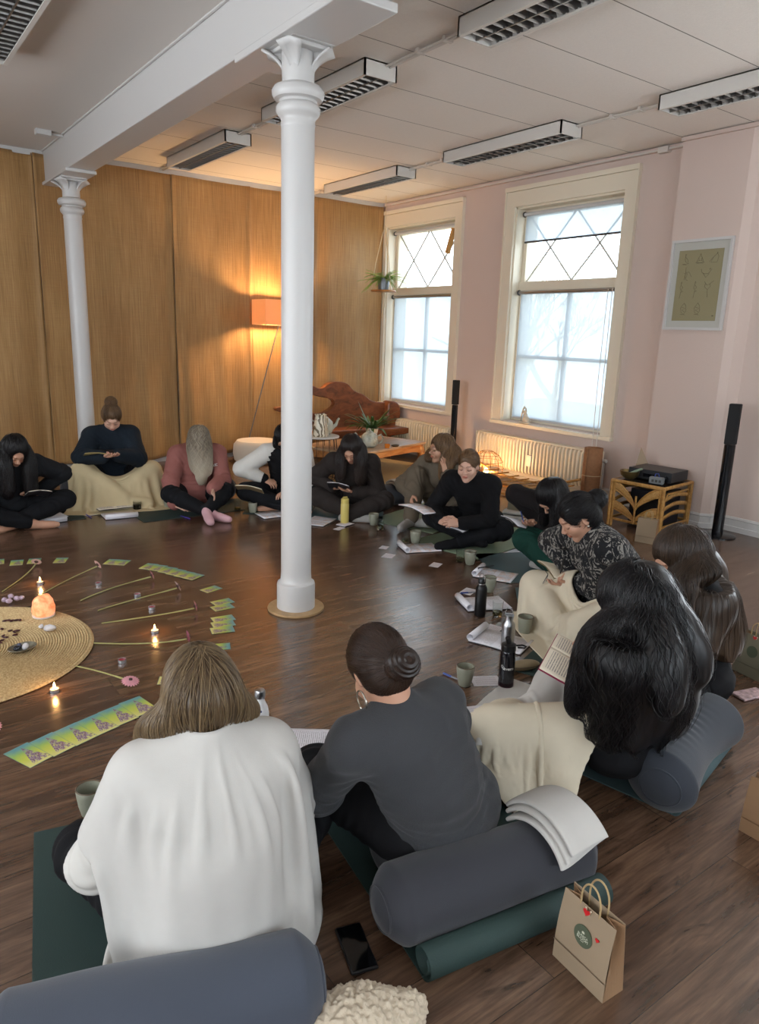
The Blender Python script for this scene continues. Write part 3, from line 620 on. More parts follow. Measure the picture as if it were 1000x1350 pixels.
# framed print of small line drawings
fp = thing('framed_print', 'white framed olive-beige print of small yoga line drawings on the pilaster', 'picture', (6.05, 3.73, 2.095), 0)
f = MB(); Wf, Hf = .28, .378
_r = [(x, sy*w_, sz*h_) for x, w_, h_ in ((-.002, Wf, Hf), (-.03, Wf, Hf), (-.03, Wf-.022, Hf-.022), (-.002, Wf-.022, Hf-.022)) for sy, sz in ((-1, -1), (1, -1), (1, 1), (-1, 1))]
f.add(_r, [(k*4+i, k*4+(i+1) % 4, ((k+1) % 4)*4+(i+1) % 4, ((k+1) % 4)*4+i) for k in range(4) for i in range(4)]); f.build('frame', M_white, fp, smooth=False)
MB().box((-.012, -Wf+.01, -Hf+.01), (-.004, Wf-.01, Hf-.01)).build('mount', mat('pale_grey_mount', '#b4b3ab', .8), fp, smooth=False)
MB().box((-.014, -.205, -.3), (-.0115, .205, .29)).build('print', mat('olive_paper', '#8d8566', .8), fp, smooth=False)
M_ink = mat('pencil_ink', '#57503a', .8)
dr = MB(); 
def fig(cy, cz, strokes, s=.05):
    for st in strokes: dr.tube([(-.0148, cy-x*s, cz+y*s) for x, y in st], .0011, 4)
F1 = [[(-.1, .9), (0, 1), (.1, .9), (0, .8), (-.1, .9)], [(0, .8), (-.1, .2), (.1, -.3)], [(.1, -.3), (.7, -.6), (-.5, -.7), (.3, -.8)], [(-.05, .5), (.4, .1), (.6, -.4)]]
F2 = [[(-.12, .8), (0, .95), (.12, .8), (0, .68), (-.12, .8)], [(0, .68), (-.3, .3), (-.2, -.2), (.2, -.2), (.3, .3), (0, .68)], [(-.2, -.2), (-.8, -.5), (.6, -.65)], [(.2, -.2), (.8, -.5), (-.6, -.65)], [(-.3, .3), (-.6, -.3)], [(.3, .3), (.6, -.3)]]
F3 = [[(.3, .9), (.4, 1), (.5, .9), (.4, .8), (.3, .9)], [(.4, .8), (-.2, .3), (-.6, -.6), (.5, -.6), (.7, .3), (.4, .8)], [(-.2, .3), (-.9, -.5)]]
F4 = [[(-.5, 1.2), (-.45, .3), (-.6, -.9)], [(-.45, .3), (.2, .4), (.7, -.4)], [(-.8, .2), (-.1, .1), (-.3, -.6)], [(-.6, -.3), (-.2, -.9), (.1, -1)]]
F5 = [[(-1, .6), (-.8, 0), (-.3, -.2), (.4, -.2), (.8, .3), (1, .5)], [(-.6, -.1), (0, -.8), (.6, -.2)], [(.5, .5), (.7, .7), (.8, .5), (.5, .5)]]
F6 = [[(0, 1.2), (.15, .9), (-.1, .8), (0, 1.2)], [(0, .8), (-.2, .2), (.1, -.3), (-.1, -1.6)], [(.0, .6), (.4, .2), (.1, -.1)], [(.1, -.3), (.5, -.4), (0, -.6)]]
F7 = [[(-.7, .9), (-.2, .3), (.3, .5), (1, 1)], [(-.5, .6), (-.6, 0), (0, -.4), (.5, .1), (.3, .5)], [(0, -.4), (.1, -1.7)]]
F8 = [[(0, 1), (-.6, .2), (-.4, -.6), (.1, -.9), (.5, -.3), (.4, .5), (0, 1)], [(-.4, .3), (.3, .1), (-.3, -.2), (.2, -.5)], [(-.5, -.9), (.4, -1)]]
for cy, cz, ff in ((.14, .21, F1), (0, .21, F2), (-.13, .21, F3), (.1, .09, F4), (-.07, .1, F5), (.15, -.03, F6), (.02, -.03, F6), (-.1, -.02, F7), (.1, -.2, F8), (-.03, -.2, F8)): fig(cy, cz, ff)
dr.box((-.0152, -.185, -.262), (-.0138, -.17, -.254)); dr.build('line_drawings', M_ink, fp, smooth=False)
# rattan side table with amplifier
ra = thing('rattan_side_table', 'honey rattan side table with fan-shaped panels against the pilaster', 'side table', (5.69, 3.7, 0), .12)
w, d, h = .26, .24, .42
MB().tube([(-w, -d, h-.017), (w, -d, h-.017), (w, d, h-.017), (-w, d, h-.017)], .017, 10, closed=True).build('top_frame', M_rattan, ra)
MB().box((-w, -d, h-.02), (w, d, h-.006)).build('tabletop', mat('dark_smoked_glass', '#2a2520', .25), ra, smooth=False)
MB().tube([(-w, -d, .06), (w, -d, .06), (w, d, .06), (-w, d, .06)], .012, 8, closed=True).build('bottom_frame', M_rattan, ra)
for sx in (-1, 1):
    for sy in (-1, 1):
        lg = MB().tube([(sx*w, sy*d, 0), (sx*w, sy*d, h-.02)], .015, 10); lg.tube([(sx*w-.0, sy*(d-.028), 0), (sx*w, sy*(d-.028), h-.03)], .011, 8); lg.build('leg', M_rattan, ra)
def arc_band(mb, O, U, V, r0, r1, a0=0, a1=PI/2, sx=1., t=.006):
    O, U, V = Vector(O), Vector(U), Vector(V); N = U.cross(V); n = 14; vs = []
    for k in range(n):
        a = a0+(a1-a0)*k/(n-1)
        for r in (r0, r1):
            for q in (-t, t): vs.append(tuple(O+U*(math.cos(a)*r*sx)+V*(math.sin(a)*r)+N*q))
    fs = []
    for k in range(n-1):
        b = k*4; c = b+4; fs += [(b, b+2, c+2, c), (b+1, c+1, c+3, b+3), (b, c, c+1, b+1), (b+2, b+3, c+3, c+2)]
    mb.add(vs, fs)
for side in (-1, 1):      # front: two leaf fans, each band curving from the centre foot up to a post
    for lv in (0, 1):
        fan = MB(); zt = .19+.17*lv
        def pt(u, e): # from (y=0,z low) curving to the post
            y = side*(u*(d-.01)); z = (.075+.11*lv)+(zt-.075-.11*lv+.03)*math.sin(u*PI/2)**.75
            return (-w, y, z-e)
        fan.grid(lambda u, v: pt(u, v*.062*math.sin(min(1, u*1.4+.1)*PI/2)), 16, 4); fan.build('woven_panel', wood_mat('woven_cane', '#9b713a', '#bb8c4e', '#cfa468', .5, (60, 60, 60)), ra, solid=.006)
        MB().tube([pt(k/12, -.006) for k in range(13)], .0075, 7).build('fan_rib', M_rattan, ra); MB().tube([pt(k/12, .062*math.sin(min(1, k/12*1.4+.1)*PI/2)+.004) for k in range(13)], .0065, 7).build('fan_rib', M_rattan, ra)
MB().tube([(-w-.004, 0, .05), (-w-.004, 0, .3)], .009, 7).build('fan_post', M_rattan, ra)
for sy in (-1, 1):
    MB().tube([(-w+.03, sy*d, .05), (-w+.03, sy*d, .3), (-w+.07, sy*d, .35), (w-.07, sy*d, .35), (w-.03, sy*d, .3), (w-.03, sy*d, .05)], .009, 8).build('side_arch', M_rattan, ra)
    for z in (.12, .2, .28): MB().grid(lambda u, v, z=z: (-w+.04+u*(2*w-.08), sy*(d-.005), z+.03*math.sin(u*PI)+v*.035), 10, 2).build('side_slat', M_rattan, ra, solid=.006)
def on(ra, x, y, z): return Matrix.Rotation(.12, 3, 'Z') @ Vector((x, y, 0))+Vector((5.69, 3.7, z))
sw = thing('black_subwoofer', 'dark blue-black speaker box standing inside the rattan table', 'speaker', on(ra, .03, -.03, 0), .12)
MB().box((-.17, -.15, .004), (.17, .15, .34)).build('cabinet', mat('blue_black_box', '#14161f', .35), sw, smooth=False, bevel=.006)
MB().at((-.172, 0, .17), (0, -PI/2, 0)).lathe([(0, 0), (.11, 0), (.115, .006), (.1, .004), (.03, -.004), (0, .002)], 28).build('cone', mat('black_cloth', '#0e0e10', .8), sw)
am = thing('amplifier', 'flat black stereo amplifier on the rattan table', 'amplifier', on(ra, .06, -.01, h), .12)
MB().box((-.15, -.2, .008), (.16, .2, .095)).build('case', mat('black_case', '#191a1e', .4), am, smooth=False, bevel=.004)
for y in (-.15, .1): MB().at((-.152, y, .05), (0, -PI/2, 0)).lathe([(0, 0), (.016, 0), (.015, .014), (0, .014)], 16).build('knob', M_blackm, am)
MB().box((-.154, -.05, .03), (-.15, .06, .06)).build('display', mat('black_gloss', '#0d0f14', .15), am, smooth=False)
for x in (-.12, .13):
    for y in (-.17, .17): MB().lathe([(0, 0), (.015, 0), (.015, .01), (0, .01)], 12).build('foot', M_blackm, am, loc=(x, y, 0))
bw = thing('singing_bowl', 'brass singing bowl with a striker in it on the rattan table', 'bowl', on(ra, -.14, .15, h))
MB().lathe([(0, 0), (.04, 0), (.075, .03), (.085, .07), (.08, .07), (.07, .032), (.036, .008), (0, .008)], 30).build('bowl', mat('aged_brass', '#7d6a43', .35, .8), bw)
MB().tube([(-.03, .02, .03), (.03, -.05, .075), (.06, -.085, .098)], [.01, .011, .011], 10).build('striker', mat('sage_felt', '#7e8a77', .9), bw)
gs = thing('small_speaker', 'small grey box speaker with a blue loop strap on the rattan table', 'speaker', on(ra, -.17, -.12, h), .3)
MB().box((-.03, -.06, 0), (.03, .06, .06)).build('body', mat('grey_cloth_box', '#6a6e70', .7, bump=.2, bs=300), gs, smooth=False, bevel=.01)
MB().tube([(0, .02, .058), (0, .015, .085), (0, -.01, .09), (0, -.02, .058)], .004, 6).build('strap', mat('blue_cord', '#2b3f8f', .5), gs)
MB().box((-.0315, -.045, .018), (-.03, -.025, .04)).box((-.0315, -.015, .018), (-.03, .005, .04)).box((-.0315, .015, .018), (-.03, .035, .04)).build('buttons', M_dark, gs, smooth=False)
cn = MB().add([(-.09, 0, 0), (.07, -.05, 0), (.07, .06, 0), (.05, -.03, .24)], [(0, 1, 2), (0, 3, 1), (1, 3, 2), (2, 3, 0)])
tag(cn.build('cardboard_pyramid', mat('kraft_card', '#94806a', .85), loc=on(ra, .2, .2, h), rot=(0, 0, 1.9), smooth=False), 'slim pointed brown cardboard pyramid behind the amplifier', 'cardboard pyramid')
# ---------------------------------------------------------------- things lying and standing on the floor
def V2(a, b=None): return a
def ang(p, q): d = q-p; return math.atan2(d.y, d.x)
# round woven mat in the middle of the circle
RC = Vector((.273, 3.853, 0)); RR = .624
def rope_mat(name):
    t = NT(name); v = t.coord('Object'); ln = t.n('ShaderNodeVectorMath', operation='LENGTH'); t.l(v, ln.inputs[0])
    w = t.math('ABSOLUTE', t.math('SINE', t.math('MULTIPLY', ln.outputs['Value'], PI/.0125))); n = t.noise(v, 110, 4); n2 = t.noise(v, 9, 3)
    c = t.ramp(n.outputs['Fac'], [(.3, '#9a7d52'), (.7, '#d6bd8f')]).outputs[0]; c = t.mix(t.math('MULTIPLY', n2.outputs['Fac'], .4), c, '#a88e62'); t.col(c); t.set(Roughness=.95)
    t.bump(t.math('ADD', t.math('MULTIPLY', w, .5), n.outputs['Fac']), .7, .005); return t.m
mb = MB(); prof = [(0, 0), (RR, 0), (RR+.006, .005), (RR, .01)]
k = RR
while k > .02: prof += [(k-.0085, .014), (k-.017, .009)]; k -= .0125
prof.append((0, .012)); prof = [(max(0, r), z) for r, z in prof]
tag(mb.lathe(prof, 96).build('round_jute_mat', rope_mat('spiral_jute'), loc=(RC.x, RC.y, .001), ang=60), 'round spiral-woven jute mat in the middle of the circle', 'mat')
ZM = .016
def rock(name, c, r, m, seed, par=None, flat=1., sub=False):
    rr = random.Random(seed); bm = bmesh.new(); bmesh.ops.create_icosphere(bm, subdivisions=2, radius=1)
    ax = [Vector((rr.uniform(-1, 1), rr.uniform(-1, 1), rr.uniform(-1, 1))).normalized() for _ in range(14)]; off = [rr.uniform(.68, .95) for _ in ax]
    for v in bm.verts:
        for a, o in zip(ax, off):
            d = v.co.dot(a)
            if d > o: v.co -= a*(d-o)
        v.co = Vector((v.co.x*r[0], v.co.y*r[1], v.co.z*r[2]))
    lo = min(v.co.z for v in bm.verts)
    for v in bm.verts: v.co.z -= lo
    me = bpy.data.meshes.new(name); bm.to_mesh(me); bm.free(); me.materials.append(m); o = bpy.data.objects.new(name, me); COL.objects.link(o); o.location = c; o.rotation_euler = (0, 0, rr.uniform(0, 6)); o.parent = par; return o
# salt lamp
sl = thing('salt_lamp', 'glowing orange-pink salt block lamp on the round jute mat', 'salt lamp', fl(58, 815)+Vector((0, 0, ZM)))
def salt():
    t = NT('salt_crystal'); v = t.coord('Object'); n = t.noise(v, 26, 5, .6); c = t.ramp(n.outputs['Fac'], [(.3, '#e8703c'), (.6, '#ffa878')]).outputs[0]; t.col(c); t.l(c, t.b.inputs['Emission Color']); t.b.inputs['Emission Strength'].default_value = .75; t.set(Roughness=.4); t.bump(n.outputs['Fac'], .6, .01); return t.m
sb = MB()
def sfn(u, v):
    a = 2*PI*u; z = v; pr = [(.0, .0), (.052, .0), (.056, .01), (.058, .05), (.052, .085), (.038, .105), (.0, .112)]; f = z*(len(pr)-1); i = min(int(f), len(pr)-2); g = f-i; r = pr[i][0]*(1-g)+pr[i+1][0]*g; h = pr[i][1]*(1-g)+pr[i+1][1]*g
    q = 1+.05*math.sin(3*a+1)+.04*math.sin(5*a+h*50)+.03*math.sin(9*a+h*90); return (r*q*math.cos(a), r*q*math.sin(a), .006+h*(1+.06*math.sin(2*a)))
sb.grid(sfn, 32, 24, cu=True); sb.build('salt_block', salt(), sl, ang=60)
MB().lathe([(0, 0), (.058, 0), (.06, .01), (0, .01)], 28).build('base', mat('white_plate', '#e6ddd2', .3), sl)
M_cryst = mat('pale_amethyst', '#b9a4b4', .2, var=.2, vs=30); M_quartz = mat('white_quartz', '#c9c6c8', .2, var=.1, vs=30); M_garnet = mat('dark_red_petal', '#3d0f16', .5, var=.3, vs=60)
for k, (px, py, r, l) in enumerate([(6, 797, .02, 'pale pink stone at left end of the small cluster on the jute mat'), (12, 799, .022, 'pale rose stone in front in the small cluster on the jute mat'), (15, 792, .02, 'lilac stone at the back of the small cluster on the jute mat'), (23, 795, .021, 'mauve stone in the middle right of the cluster on the jute mat'), (29, 794, .018, 'pinkish stone at right end of the cluster on the jute mat')]):
    tag(rock('tumbled_stone', fl(px, py)+Vector((0, 0, ZM)), (r, r*.85, r*.75), M_cryst, k), l, 'stone', 'pale pink and lilac stones on the jute mat')
tag(rock('quartz_stone', fl(66, 836)+Vector((0, 0, ZM)), (.034, .022, .02), M_quartz, 21), 'white quartz stone on the jute mat in front of the salt lamp', 'stone')
tag(rock('quartz_stone', fl(55, 833)+Vector((0, 0, ZM)), (.018, .014, .014), M_quartz, 22), 'smaller pinkish quartz stone beside the white one on the jute mat', 'stone')
sh = thing('abalone_shell', 'flat grey abalone shell with stones in it on the jute mat', 'shell', fl(30, 862)+Vector((0, 0, ZM)), .3)
MB().at((0, 0, 0), (0, 0, 0), (1, .75, 1)).lathe([(0, 0), (.045, .004), (.07, .022), (.068, .024), (.04, .009), (0, .006)], 28).build('shell', mat('abalone', '#6f6a5c', .25, var=.35, vs=40), sh)
for k, (x, y, r, m, l) in enumerate([(.012, -.008, .022, M_quartz, 'pale stone lying in the abalone shell'), (-.028, .0, .019, mat('black_stone', '#20222a', .2), 'black stone lying at left in the abalone shell'), (-.002, .022, .018, mat('blue_grey_stone', '#474b5c', .25), 'blue-grey stone at the back in the abalone shell')]):
    c = sh.location+Matrix.Rotation(.3, 3, 'Z') @ Vector((x, y, .008)); tag(rock('shell_stone', c, (r, r*.8, r*.8), m, 30+k), l, 'stone')
pet = [(7, 823), (12, 822), (16, 823), (22, 822), (27, 822), (3, 834), (14, 836), (19, 838), (23, 836), (20, 842), (5, 843), (8, 845), (3, 849), (0, 852)]
for k, (px, py) in enumerate(pet):
    c = fl(px, py)+Vector((0, 0, ZM)); o = rock('dried_petal', c, (.017, .009, .005), M_garnet, 50+k); tag(o, 'dark red dried rose petal scattered on the jute mat', 'petal', 'dark red petals on the jute mat')
# tealights
M_alu = mat('tealight_aluminium', '#b9b9bc', .3, .9); M_wax = mat('cream_wax', '#e9dcc3', .4); M_wax2 = mat('rose_red_wax', '#a1283a', .35)
fl_m = NT('candle_flame'); fl_m.b.inputs['Emission Color'].default_value = (1, .62, .2, 1); fl_m.b.inputs['Emission Strength'].default_value = 22; fl_m = fl_m.m
def tealight(px, py, label, lit):
    c = fl(px, py); t = thing('tealight', label, 'candle', (c.x, c.y, .001), 0, 'lit tealights between the flowers' if lit else 'unlit rose-red tealights between the flowers')
    MB().lathe([(0, 0), (.019, 0), (.0195, .016), (.0185, .016), (.018, .003), (0, .003)], 20).build('cup', M_alu, t)
    MB().lathe([(0, .003), (.0178, .003), (.0178, .0115), (0, .0105)], 20).build('wax', M_wax if lit else M_wax2, t)
    MB().tube([(0, 0, .01), (.001, 0, .018)], .0008, 5).build('wick', M_blackm, t)
    if lit:
        MB().lathe([(0, .017), (.004, .021), (.0055, .027), (.004, .035), (.0015, .043), (0, .047)], 10).build('flame', fl_m, t); point((c.x, c.y, .05), .55, (1, .5, .17), .008)
for px, py, l, a in ((53, 770, 'lit tealight behind the salt lamp', 1), (204, 834, 'lit tealight right of the jute mat between two flower stems', 1), (72, 912, 'lit tealight in front of the jute mat', 1), (130, 771, 'unlit rose-red tealight farthest from the camera', 0), (181, 786, 'unlit rose-red tealight second from the back', 0), (200, 803, 'unlit rose-red tealight next to the lit one at right', 0), (161, 873, 'unlit rose-red tealight nearest to the camera', 0)): tealight(px, py, l, a)
# gerberas
M_stem = mat('pale_green_stem', '#9a9a62', .5, var=.15); M_pk = [mat('pink_gerbera', '#d99aa4', .6, var=.12, vs=30), mat('pale_pink_gerbera', '#e3c0b8', .6, var=.12, vs=30), mat('deep_pink_gerbera', '#cf7f90', .6, var=.12, vs=30)]
M_eye = mat('dark_flower_eye', '#3c2420', .8)
def gerbera(h, s, ctrl, label, r, m, tilt, up=0.):
    H, S = fl(*h), fl(*s); C = fl(*ctrl); t = thing('gerbera', label, 'flower', (H.x, H.y, 0), 0, 'gerberas laid out like rays round the jute mat')
    pts = []
    for k in range(15):
        u = k/14; p = H*(1-u)**2+C*2*u*(1-u)+S*u*u; pts.append((p.x-H.x, p.y-H.y, .006+.022*(1-u)**3))
    MB().tube(pts, [.0045]*3+[.0033]*12, 7).build('stem', M_stem, t)
    d = (H-C).normalized(); fz = Vector((d.x*math.sin(tilt), d.y*math.sin(tilt), math.cos(tilt))).normalized(); q = fz.to_track_quat('Z', 'Y'); fhd = MB(); fhd.T = Matrix.Translation((d.x*.008, d.y*.008, .026+.9*r*math.sin(tilt)*.55+up)) @ q.to_matrix().to_4x4()
    for ring, (n, L, z) in enumerate(((18, r, 0), (18, r*.82, .004), (14, r*.5, .007))):
        for k in range(n):
            a = 2*PI*(k+.5*ring)/n; ca, sa = math.cos(a), math.sin(a); w = L*.16; vs = []
            for u, ww in ((.12, .5), (.55, 1), (.85, .8), (1, .25)):
                for s in (-1, 1): vs.append((ca*L*u-sa*w*ww*s, sa*L*u+ca*w*ww*s, z+.12*L*u*(1-u)*2-.04*L*u))
            fhd.add(vs, [(0, 1, 3, 2), (2, 3, 5, 4), (4, 5, 7, 6)])
    fhd.build('petals', m, t, smooth=False)
    ey = MB(); ey.T = fhd.T; ey.lathe([(0, .004), (r*.22, .005), (r*.2, .011), (0, .013)], 14); ey.lathe([(.0, -.012), (.005, -.012), (.014, -.003), (.0, .002)], 10); ey.build('flower_eye', M_eye, t)
for a in [((48, 748), (3, 781), (35, 760), 'pale gerbera at far left, its stem reaching to the jute mat', .034, 1, .9), ((128, 752), (56, 784), (95, 760), 'pale gerbera behind the salt lamp with a long curved stem', .034, 1, 1.1), ((199, 766), (106, 793), (150, 772), 'pink gerbera third from the back, flower turned sideways', .034, 0, 1.2), ((233, 781), (129, 806), (180, 789), 'pale pink gerbera right of the two rose-red tealights', .036, 1, 1.1),
          ((256, 808), (134, 823), (190, 815), 'pink gerbera seen edge-on near the small pairs of cards', .034, 0, 1.35), ((246, 849), (122, 849), (190, 852), 'pink gerbera lying just behind the blonde head', .034, 2, 1.35), ((171, 905), (75, 876), (125, 881), 'pink gerbera facing the camera above the strip of cards', .04, 0, .25)]:
    gerbera(a[0], a[1], a[2], a[3], a[4], M_pk[a[5]], a[6])
gerbera((-12, 966), (-70, 935), (-40, 945), 'pink gerbera cut off by the left edge of the view', .04, M_pk[0], .3)
# oracle cards
def card_mat():
    t = NT('printed_card'); tc = t.n('ShaderNodeTexCoord'); mp = t.n('ShaderNodeMapping'); t.l(tc.outputs['Generated'], mp.inputs[0]); sp = t.n('ShaderNodeSeparateXYZ'); t.l(mp.outputs[0], sp.inputs[0])
    n = t.noise(mp.outputs[0], 3, 3); g = t.math('ADD', sp.outputs[1], t.math('MULTIPLY', t.math('SUBTRACT', n.outputs['Fac'], .5), .3))
    c = t.ramp(g, [(.05, '#cfc87e'), (.4, '#b9bd4c'), (.68, '#8fae5c'), (.95, '#5c8f96')]).outputs[0]
    nb = t.noise(mp.outputs[0], 11, 4, .7, 1.); dx = t.math('SUBTRACT', sp.outputs[0], .6); dy = t.math('SUBTRACT', sp.outputs[1], .42); r = t.math('ADD', t.math('MULTIPLY', dx, dx), t.math('MULTIPLY', dy, dy))
    tri = t.math('LESS_THAN', t.math('ABSOLUTE', dx), t.math('MULTIPLY', t.math('SUBTRACT', .9, sp.outputs[1]), .46)); m = t.math('MULTIPLY', t.math('MULTIPLY', tri, t.math('GREATER_THAN', sp.outputs[1], .1)), t.math('GREATER_THAN', nb.outputs['Fac'], .45)); c = t.mix(m, c, t.ramp(nb.outputs['Fac'], [(.45, '#a58fae'), (.55, '#5c4058'), (.68, '#a07868')]).outputs[0])
    e = t.math('GREATER_THAN', t.math('MAXIMUM', t.math('ABSOLUTE', t.math('SUBTRACT', sp.outputs[0], .5)), t.math('ABSOLUTE', t.math('SUBTRACT', sp.outputs[1], .5))), .488); c = t.mix(e, c, '#6d8a80')
    t.col(c); t.set(Roughness=.35); return t.m
M_card = card_mat(); _cb = MB().box((-.5, -.5, 0), (.5, .5, .0006)).build('card', M_card, smooth=False); _cb.scale = (.08, .12, 1)
_first = [True]
def card(p, rz, label, group, z=0., s=(.08, .12), tilt=0.):
    o = _cb if _first[0] else _cb.copy()
    if not _first[0]: COL.objects.link(o)
    _first[0] = False; o.location = (p.x, p.y, .0012+z); o.rotation_euler = (0, tilt, rz); o.scale = (s[0], s[1], 1); return tag(o, label, 'card', group)
ords = ['leftmost', 'second from the left', 'third from the left', 'fourth from the left', 'second from the right', 'rightmost']
A, B_ = fl(22, 1000), fl(202, 931)   # lower edge of the strip
A2, B2 = fl(5, 993), fl(184, 918)
for k in range(6):
    u = (k+.5)/6; lo = fl(40, 1012).lerp(fl(207, 935), u); hi = fl(3, 994).lerp(fl(183, 918), u); c = (lo+hi)/2; d = (hi-lo); w = (fl(207, 935)-fl(40, 1012)).length/6
    card(c, math.atan2(d.y, d.x)-PI/2, ords[k]+' card in the big strip of yellow-green cards beside the blonde head', 'large yellow-green cards in the front strip', k*.0004, (w*1.07, d.length))
arc = [(196, 747), (208, 749), (221, 752), (232, 755), (243, 758), (255, 761)]
def facing(p): d = p-RC; return math.atan2(d.y, d.x)-PI/2
for k, (px, py) in enumerate(arc): p = fl(px, py); card(p, facing(p)+.12, ords[k]+' card in the curved fan of small cards behind the flowers', 'cards in the curved fan behind the flowers', k*.0006, (.085, .125))
for px, py, l, z in ((147, 741, 'left card of the overlapping pair just left of the curved fan', 0), (161, 742, 'right card of the overlapping pair just left of the curved fan', .0007), (80, 739, 'single card lying alone to the right of the pair at far left', 0), (22, 742, 'card at far left partly under its neighbour', 0), (45, 740, 'card beside the far left gerbera flower', .0007), (-3, 741, 'card cut off by the left edge of the view', 0), (278, 777, 'single card between the curved fan and the stacked pair', 0)):
    p = fl(px, py); card(p, facing(p)+.1, l, 'single small cards in the ring', z, (.08, .12))
for grp, lst in (('pair of overlapping cards at right of the ring', [(293, 794), (293, 801)]), ('three overlapping cards at right of the ring', [(294, 816), (294, 823), (293, 831)])):
    for k, (px, py) in enumerate(lst): p = fl(px, py); card(p, facing(p)+.05, ['upper', 'middle' if len(lst) == 3 else 'lower', 'lowest'][k]+' card of the '+grp, grp, k*.0007, (.085, .125))
p = fl(288, 853); card(p, facing(p)+.1, 'card half hidden by the blonde head at the right of the ring', 'single small cards in the ring'); p = fl(226, 897); card(p, facing(p)+.3, 'card corner peeping out left of the blonde head', 'single small cards in the ring')
# ---- mugs, glasses, bottles
def mugmat():
    t = NT('sage_stoneware'); v = t.coord('Object'); n = t.noise(v, 160, 2); sp = t.n('ShaderNodeSeparateXYZ'); t.l(v, sp.inputs[0])
    c = t.mix(t.math('GREATER_THAN', n.outputs['Fac'], .68), '#8e8f7f', '#77786a'); c = t.mix(t.math('GREATER_THAN', sp.outputs[2], .0985), c, '#5d4a36'); t.col(c); t.set(Roughness=.35); return t.m
M_mug = mugmat(); M_tea = mat('dark_tea', '#4a3520', .1)
_mug = thing('stoneware_mug', 'x', 'mug', (0, 0, 0)); MB().lathe([(0, 0), (.027, 0), (.03, .004), (.038, .04), (.0425, .08), (.0435, .1), (.042, .102), (.0395, .1), (.0385, .08), (.034, .04), (.027, .01), (0, .009)], 32).build('cup', M_mug, _mug); MB().lathe([(0, .03), (.031, .03)], 24).build('tea', M_tea, _mug)
_n = {'mug': 0, 'glass': 0}
def place(proto, key, px, py, label, grp, s=1., z=0.):
    o = proto if _n[key] == 0 else copy_tree(proto); _n[key] += 1; c = fl(px, py, z); o.location = (c.x, c.y, z+.001); o.scale = (s, s, s); o.rotation_euler = (0, 0, px); o['label'] = label; o['group'] = grp; return o
for px, py, l, s in ((120, 1073, 'sage stoneware mug nearest the camera, left of the white blanket', 1.0), (612, 903, 'sage stoneware mug beside the blue-capped pen in front of the grey sweater', .98), (691, 835, 'sage stoneware mug behind the open steel bottle', 1), (644, 780, 'sage stoneware mug right behind the black flask', 1), (619, 744, 'sage stoneware mug near the knees of the black shirt, beside a water glass', 1), (547, 716, 'sage stoneware mug on the edge of the green mat beside a glass', 1),
              (492, 692, 'sage stoneware mug right of the yellow bottle', 1), (333, 676, 'pale mug left of the middle column', .95), (222, 669, 'grey green mug beside the pink hoodie', 1.05), (2, 693, 'pale mug cut off by the left edge of the view', 1)): place(_mug, 'mug', px, py, l, 'sage stoneware mugs on the floor', s)
def clear_glass():
    t = NT('clear_glass'); t.set(Roughness=.02, Metallic=0.); t.b.inputs['Transmission Weight'].default_value = 1.; t.b.inputs['IOR'].default_value = 1.3; t.col('#eef2f0'); return t.m
M_clear = clear_glass()
_gl = thing('water_glass', 'x', 'glass', (0, 0, 0)); MB().lathe([(0, 0), (.027, 0), (.029, .004), (.034, .095), (.0325, .095), (.0275, .01), (0, .009)], 28).build('tumbler', M_clear, _gl); MB().lathe([(0, .011), (.0272, .011), (.0285, .032), (0, .032)], 24).build('drink', mat('pale_tea', '#a8984a', .05, trans=.8), _gl)
for px, py, l in ((655, 812, 'clear glass with pale yellow drink between the black flask and the steel bottle'), (606, 741, 'clear water glass left of the mug by the black shirt'), (534, 715, 'clear water glass left of a mug on the green mat edge'), (501, 698, 'clear water glass in front of the mug by the yellow bottle'), (313, 673, 'clear water glass left of the pale mug by the column'), (234, 670, 'clear glass in front of the mug by the pink hoodie'), (14, 692, 'clear glass with dark tea at far left')): place(_gl, 'glass', px, py, l, 'clear drinking glasses on the floor', .95)
c = fl(181, 672); t = thing('tea_glass', 'small glass of dark tea next to the rolled booklet by the cream blanket', 'glass', (c.x, c.y, .001)); MB().lathe([(0, 0), (.034, 0), (.036, .075), (.0345, .075), (.033, .006), (0, .006)], 24).build('cup', M_clear, t); MB().lathe([(0, .008), (.0325, .008), (.034, .045), (0, .045)], 24).build('tea', M_tea, t)
def bottle_at(name, px, py, label, parts, dx=0., rz=0.):
    c = fl(px, py); t = thing(name, label, 'bottle', (c.x, c.y, .001), rz)
    for nm, prof, m in parts: MB().lathe(prof, 32).build(nm, m, t)
    return t
M_mblack = mat('matte_black_steel', '#121214', .35, .3)
t = bottle_at('black_flask', 632, 811, 'matte black steel flask with a loop lid on the rolled booklet edge', [('body', [(0, 0), (.033, 0), (.034, .004), (.034, .165), (.03, .18), (.02, .195), (.0, .196)], M_mblack), ('neck_ring', [(0, .194), (.022, .194), (.022, .2), (0, .2)], M_steel), ('lid', [(0, .2), (.022, .2), (.022, .225), (.018, .23), (0, .231)], M_mblack)])
MB().tube([(.0, .021, .215), (.0, .022, .245), (0, 0, .258), (0, -.022, .245), (0, -.021, .215)], .003, 8).build('loop', M_steel, t)
t = bottle_at('steel_bottle', 668, 853, 'open brushed steel bottle with a wire loop behind the smoky bottle', [('body', [(0, 0), (.034, 0), (.035, .004), (.035, .12), (.032, .135), (.022, .148), (.022, .175), (.025, .178), (.025, .183), (.02, .183), (.019, .17), (0, .12)], M_steel)])
MB().tube([(.0, .024, .165), (.0, .03, .19), (0, .018, .215), (0, -.018, .215), (0, -.03, .19), (0, -.024, .165)], .0022, 8).build('loop', M_steel, t)
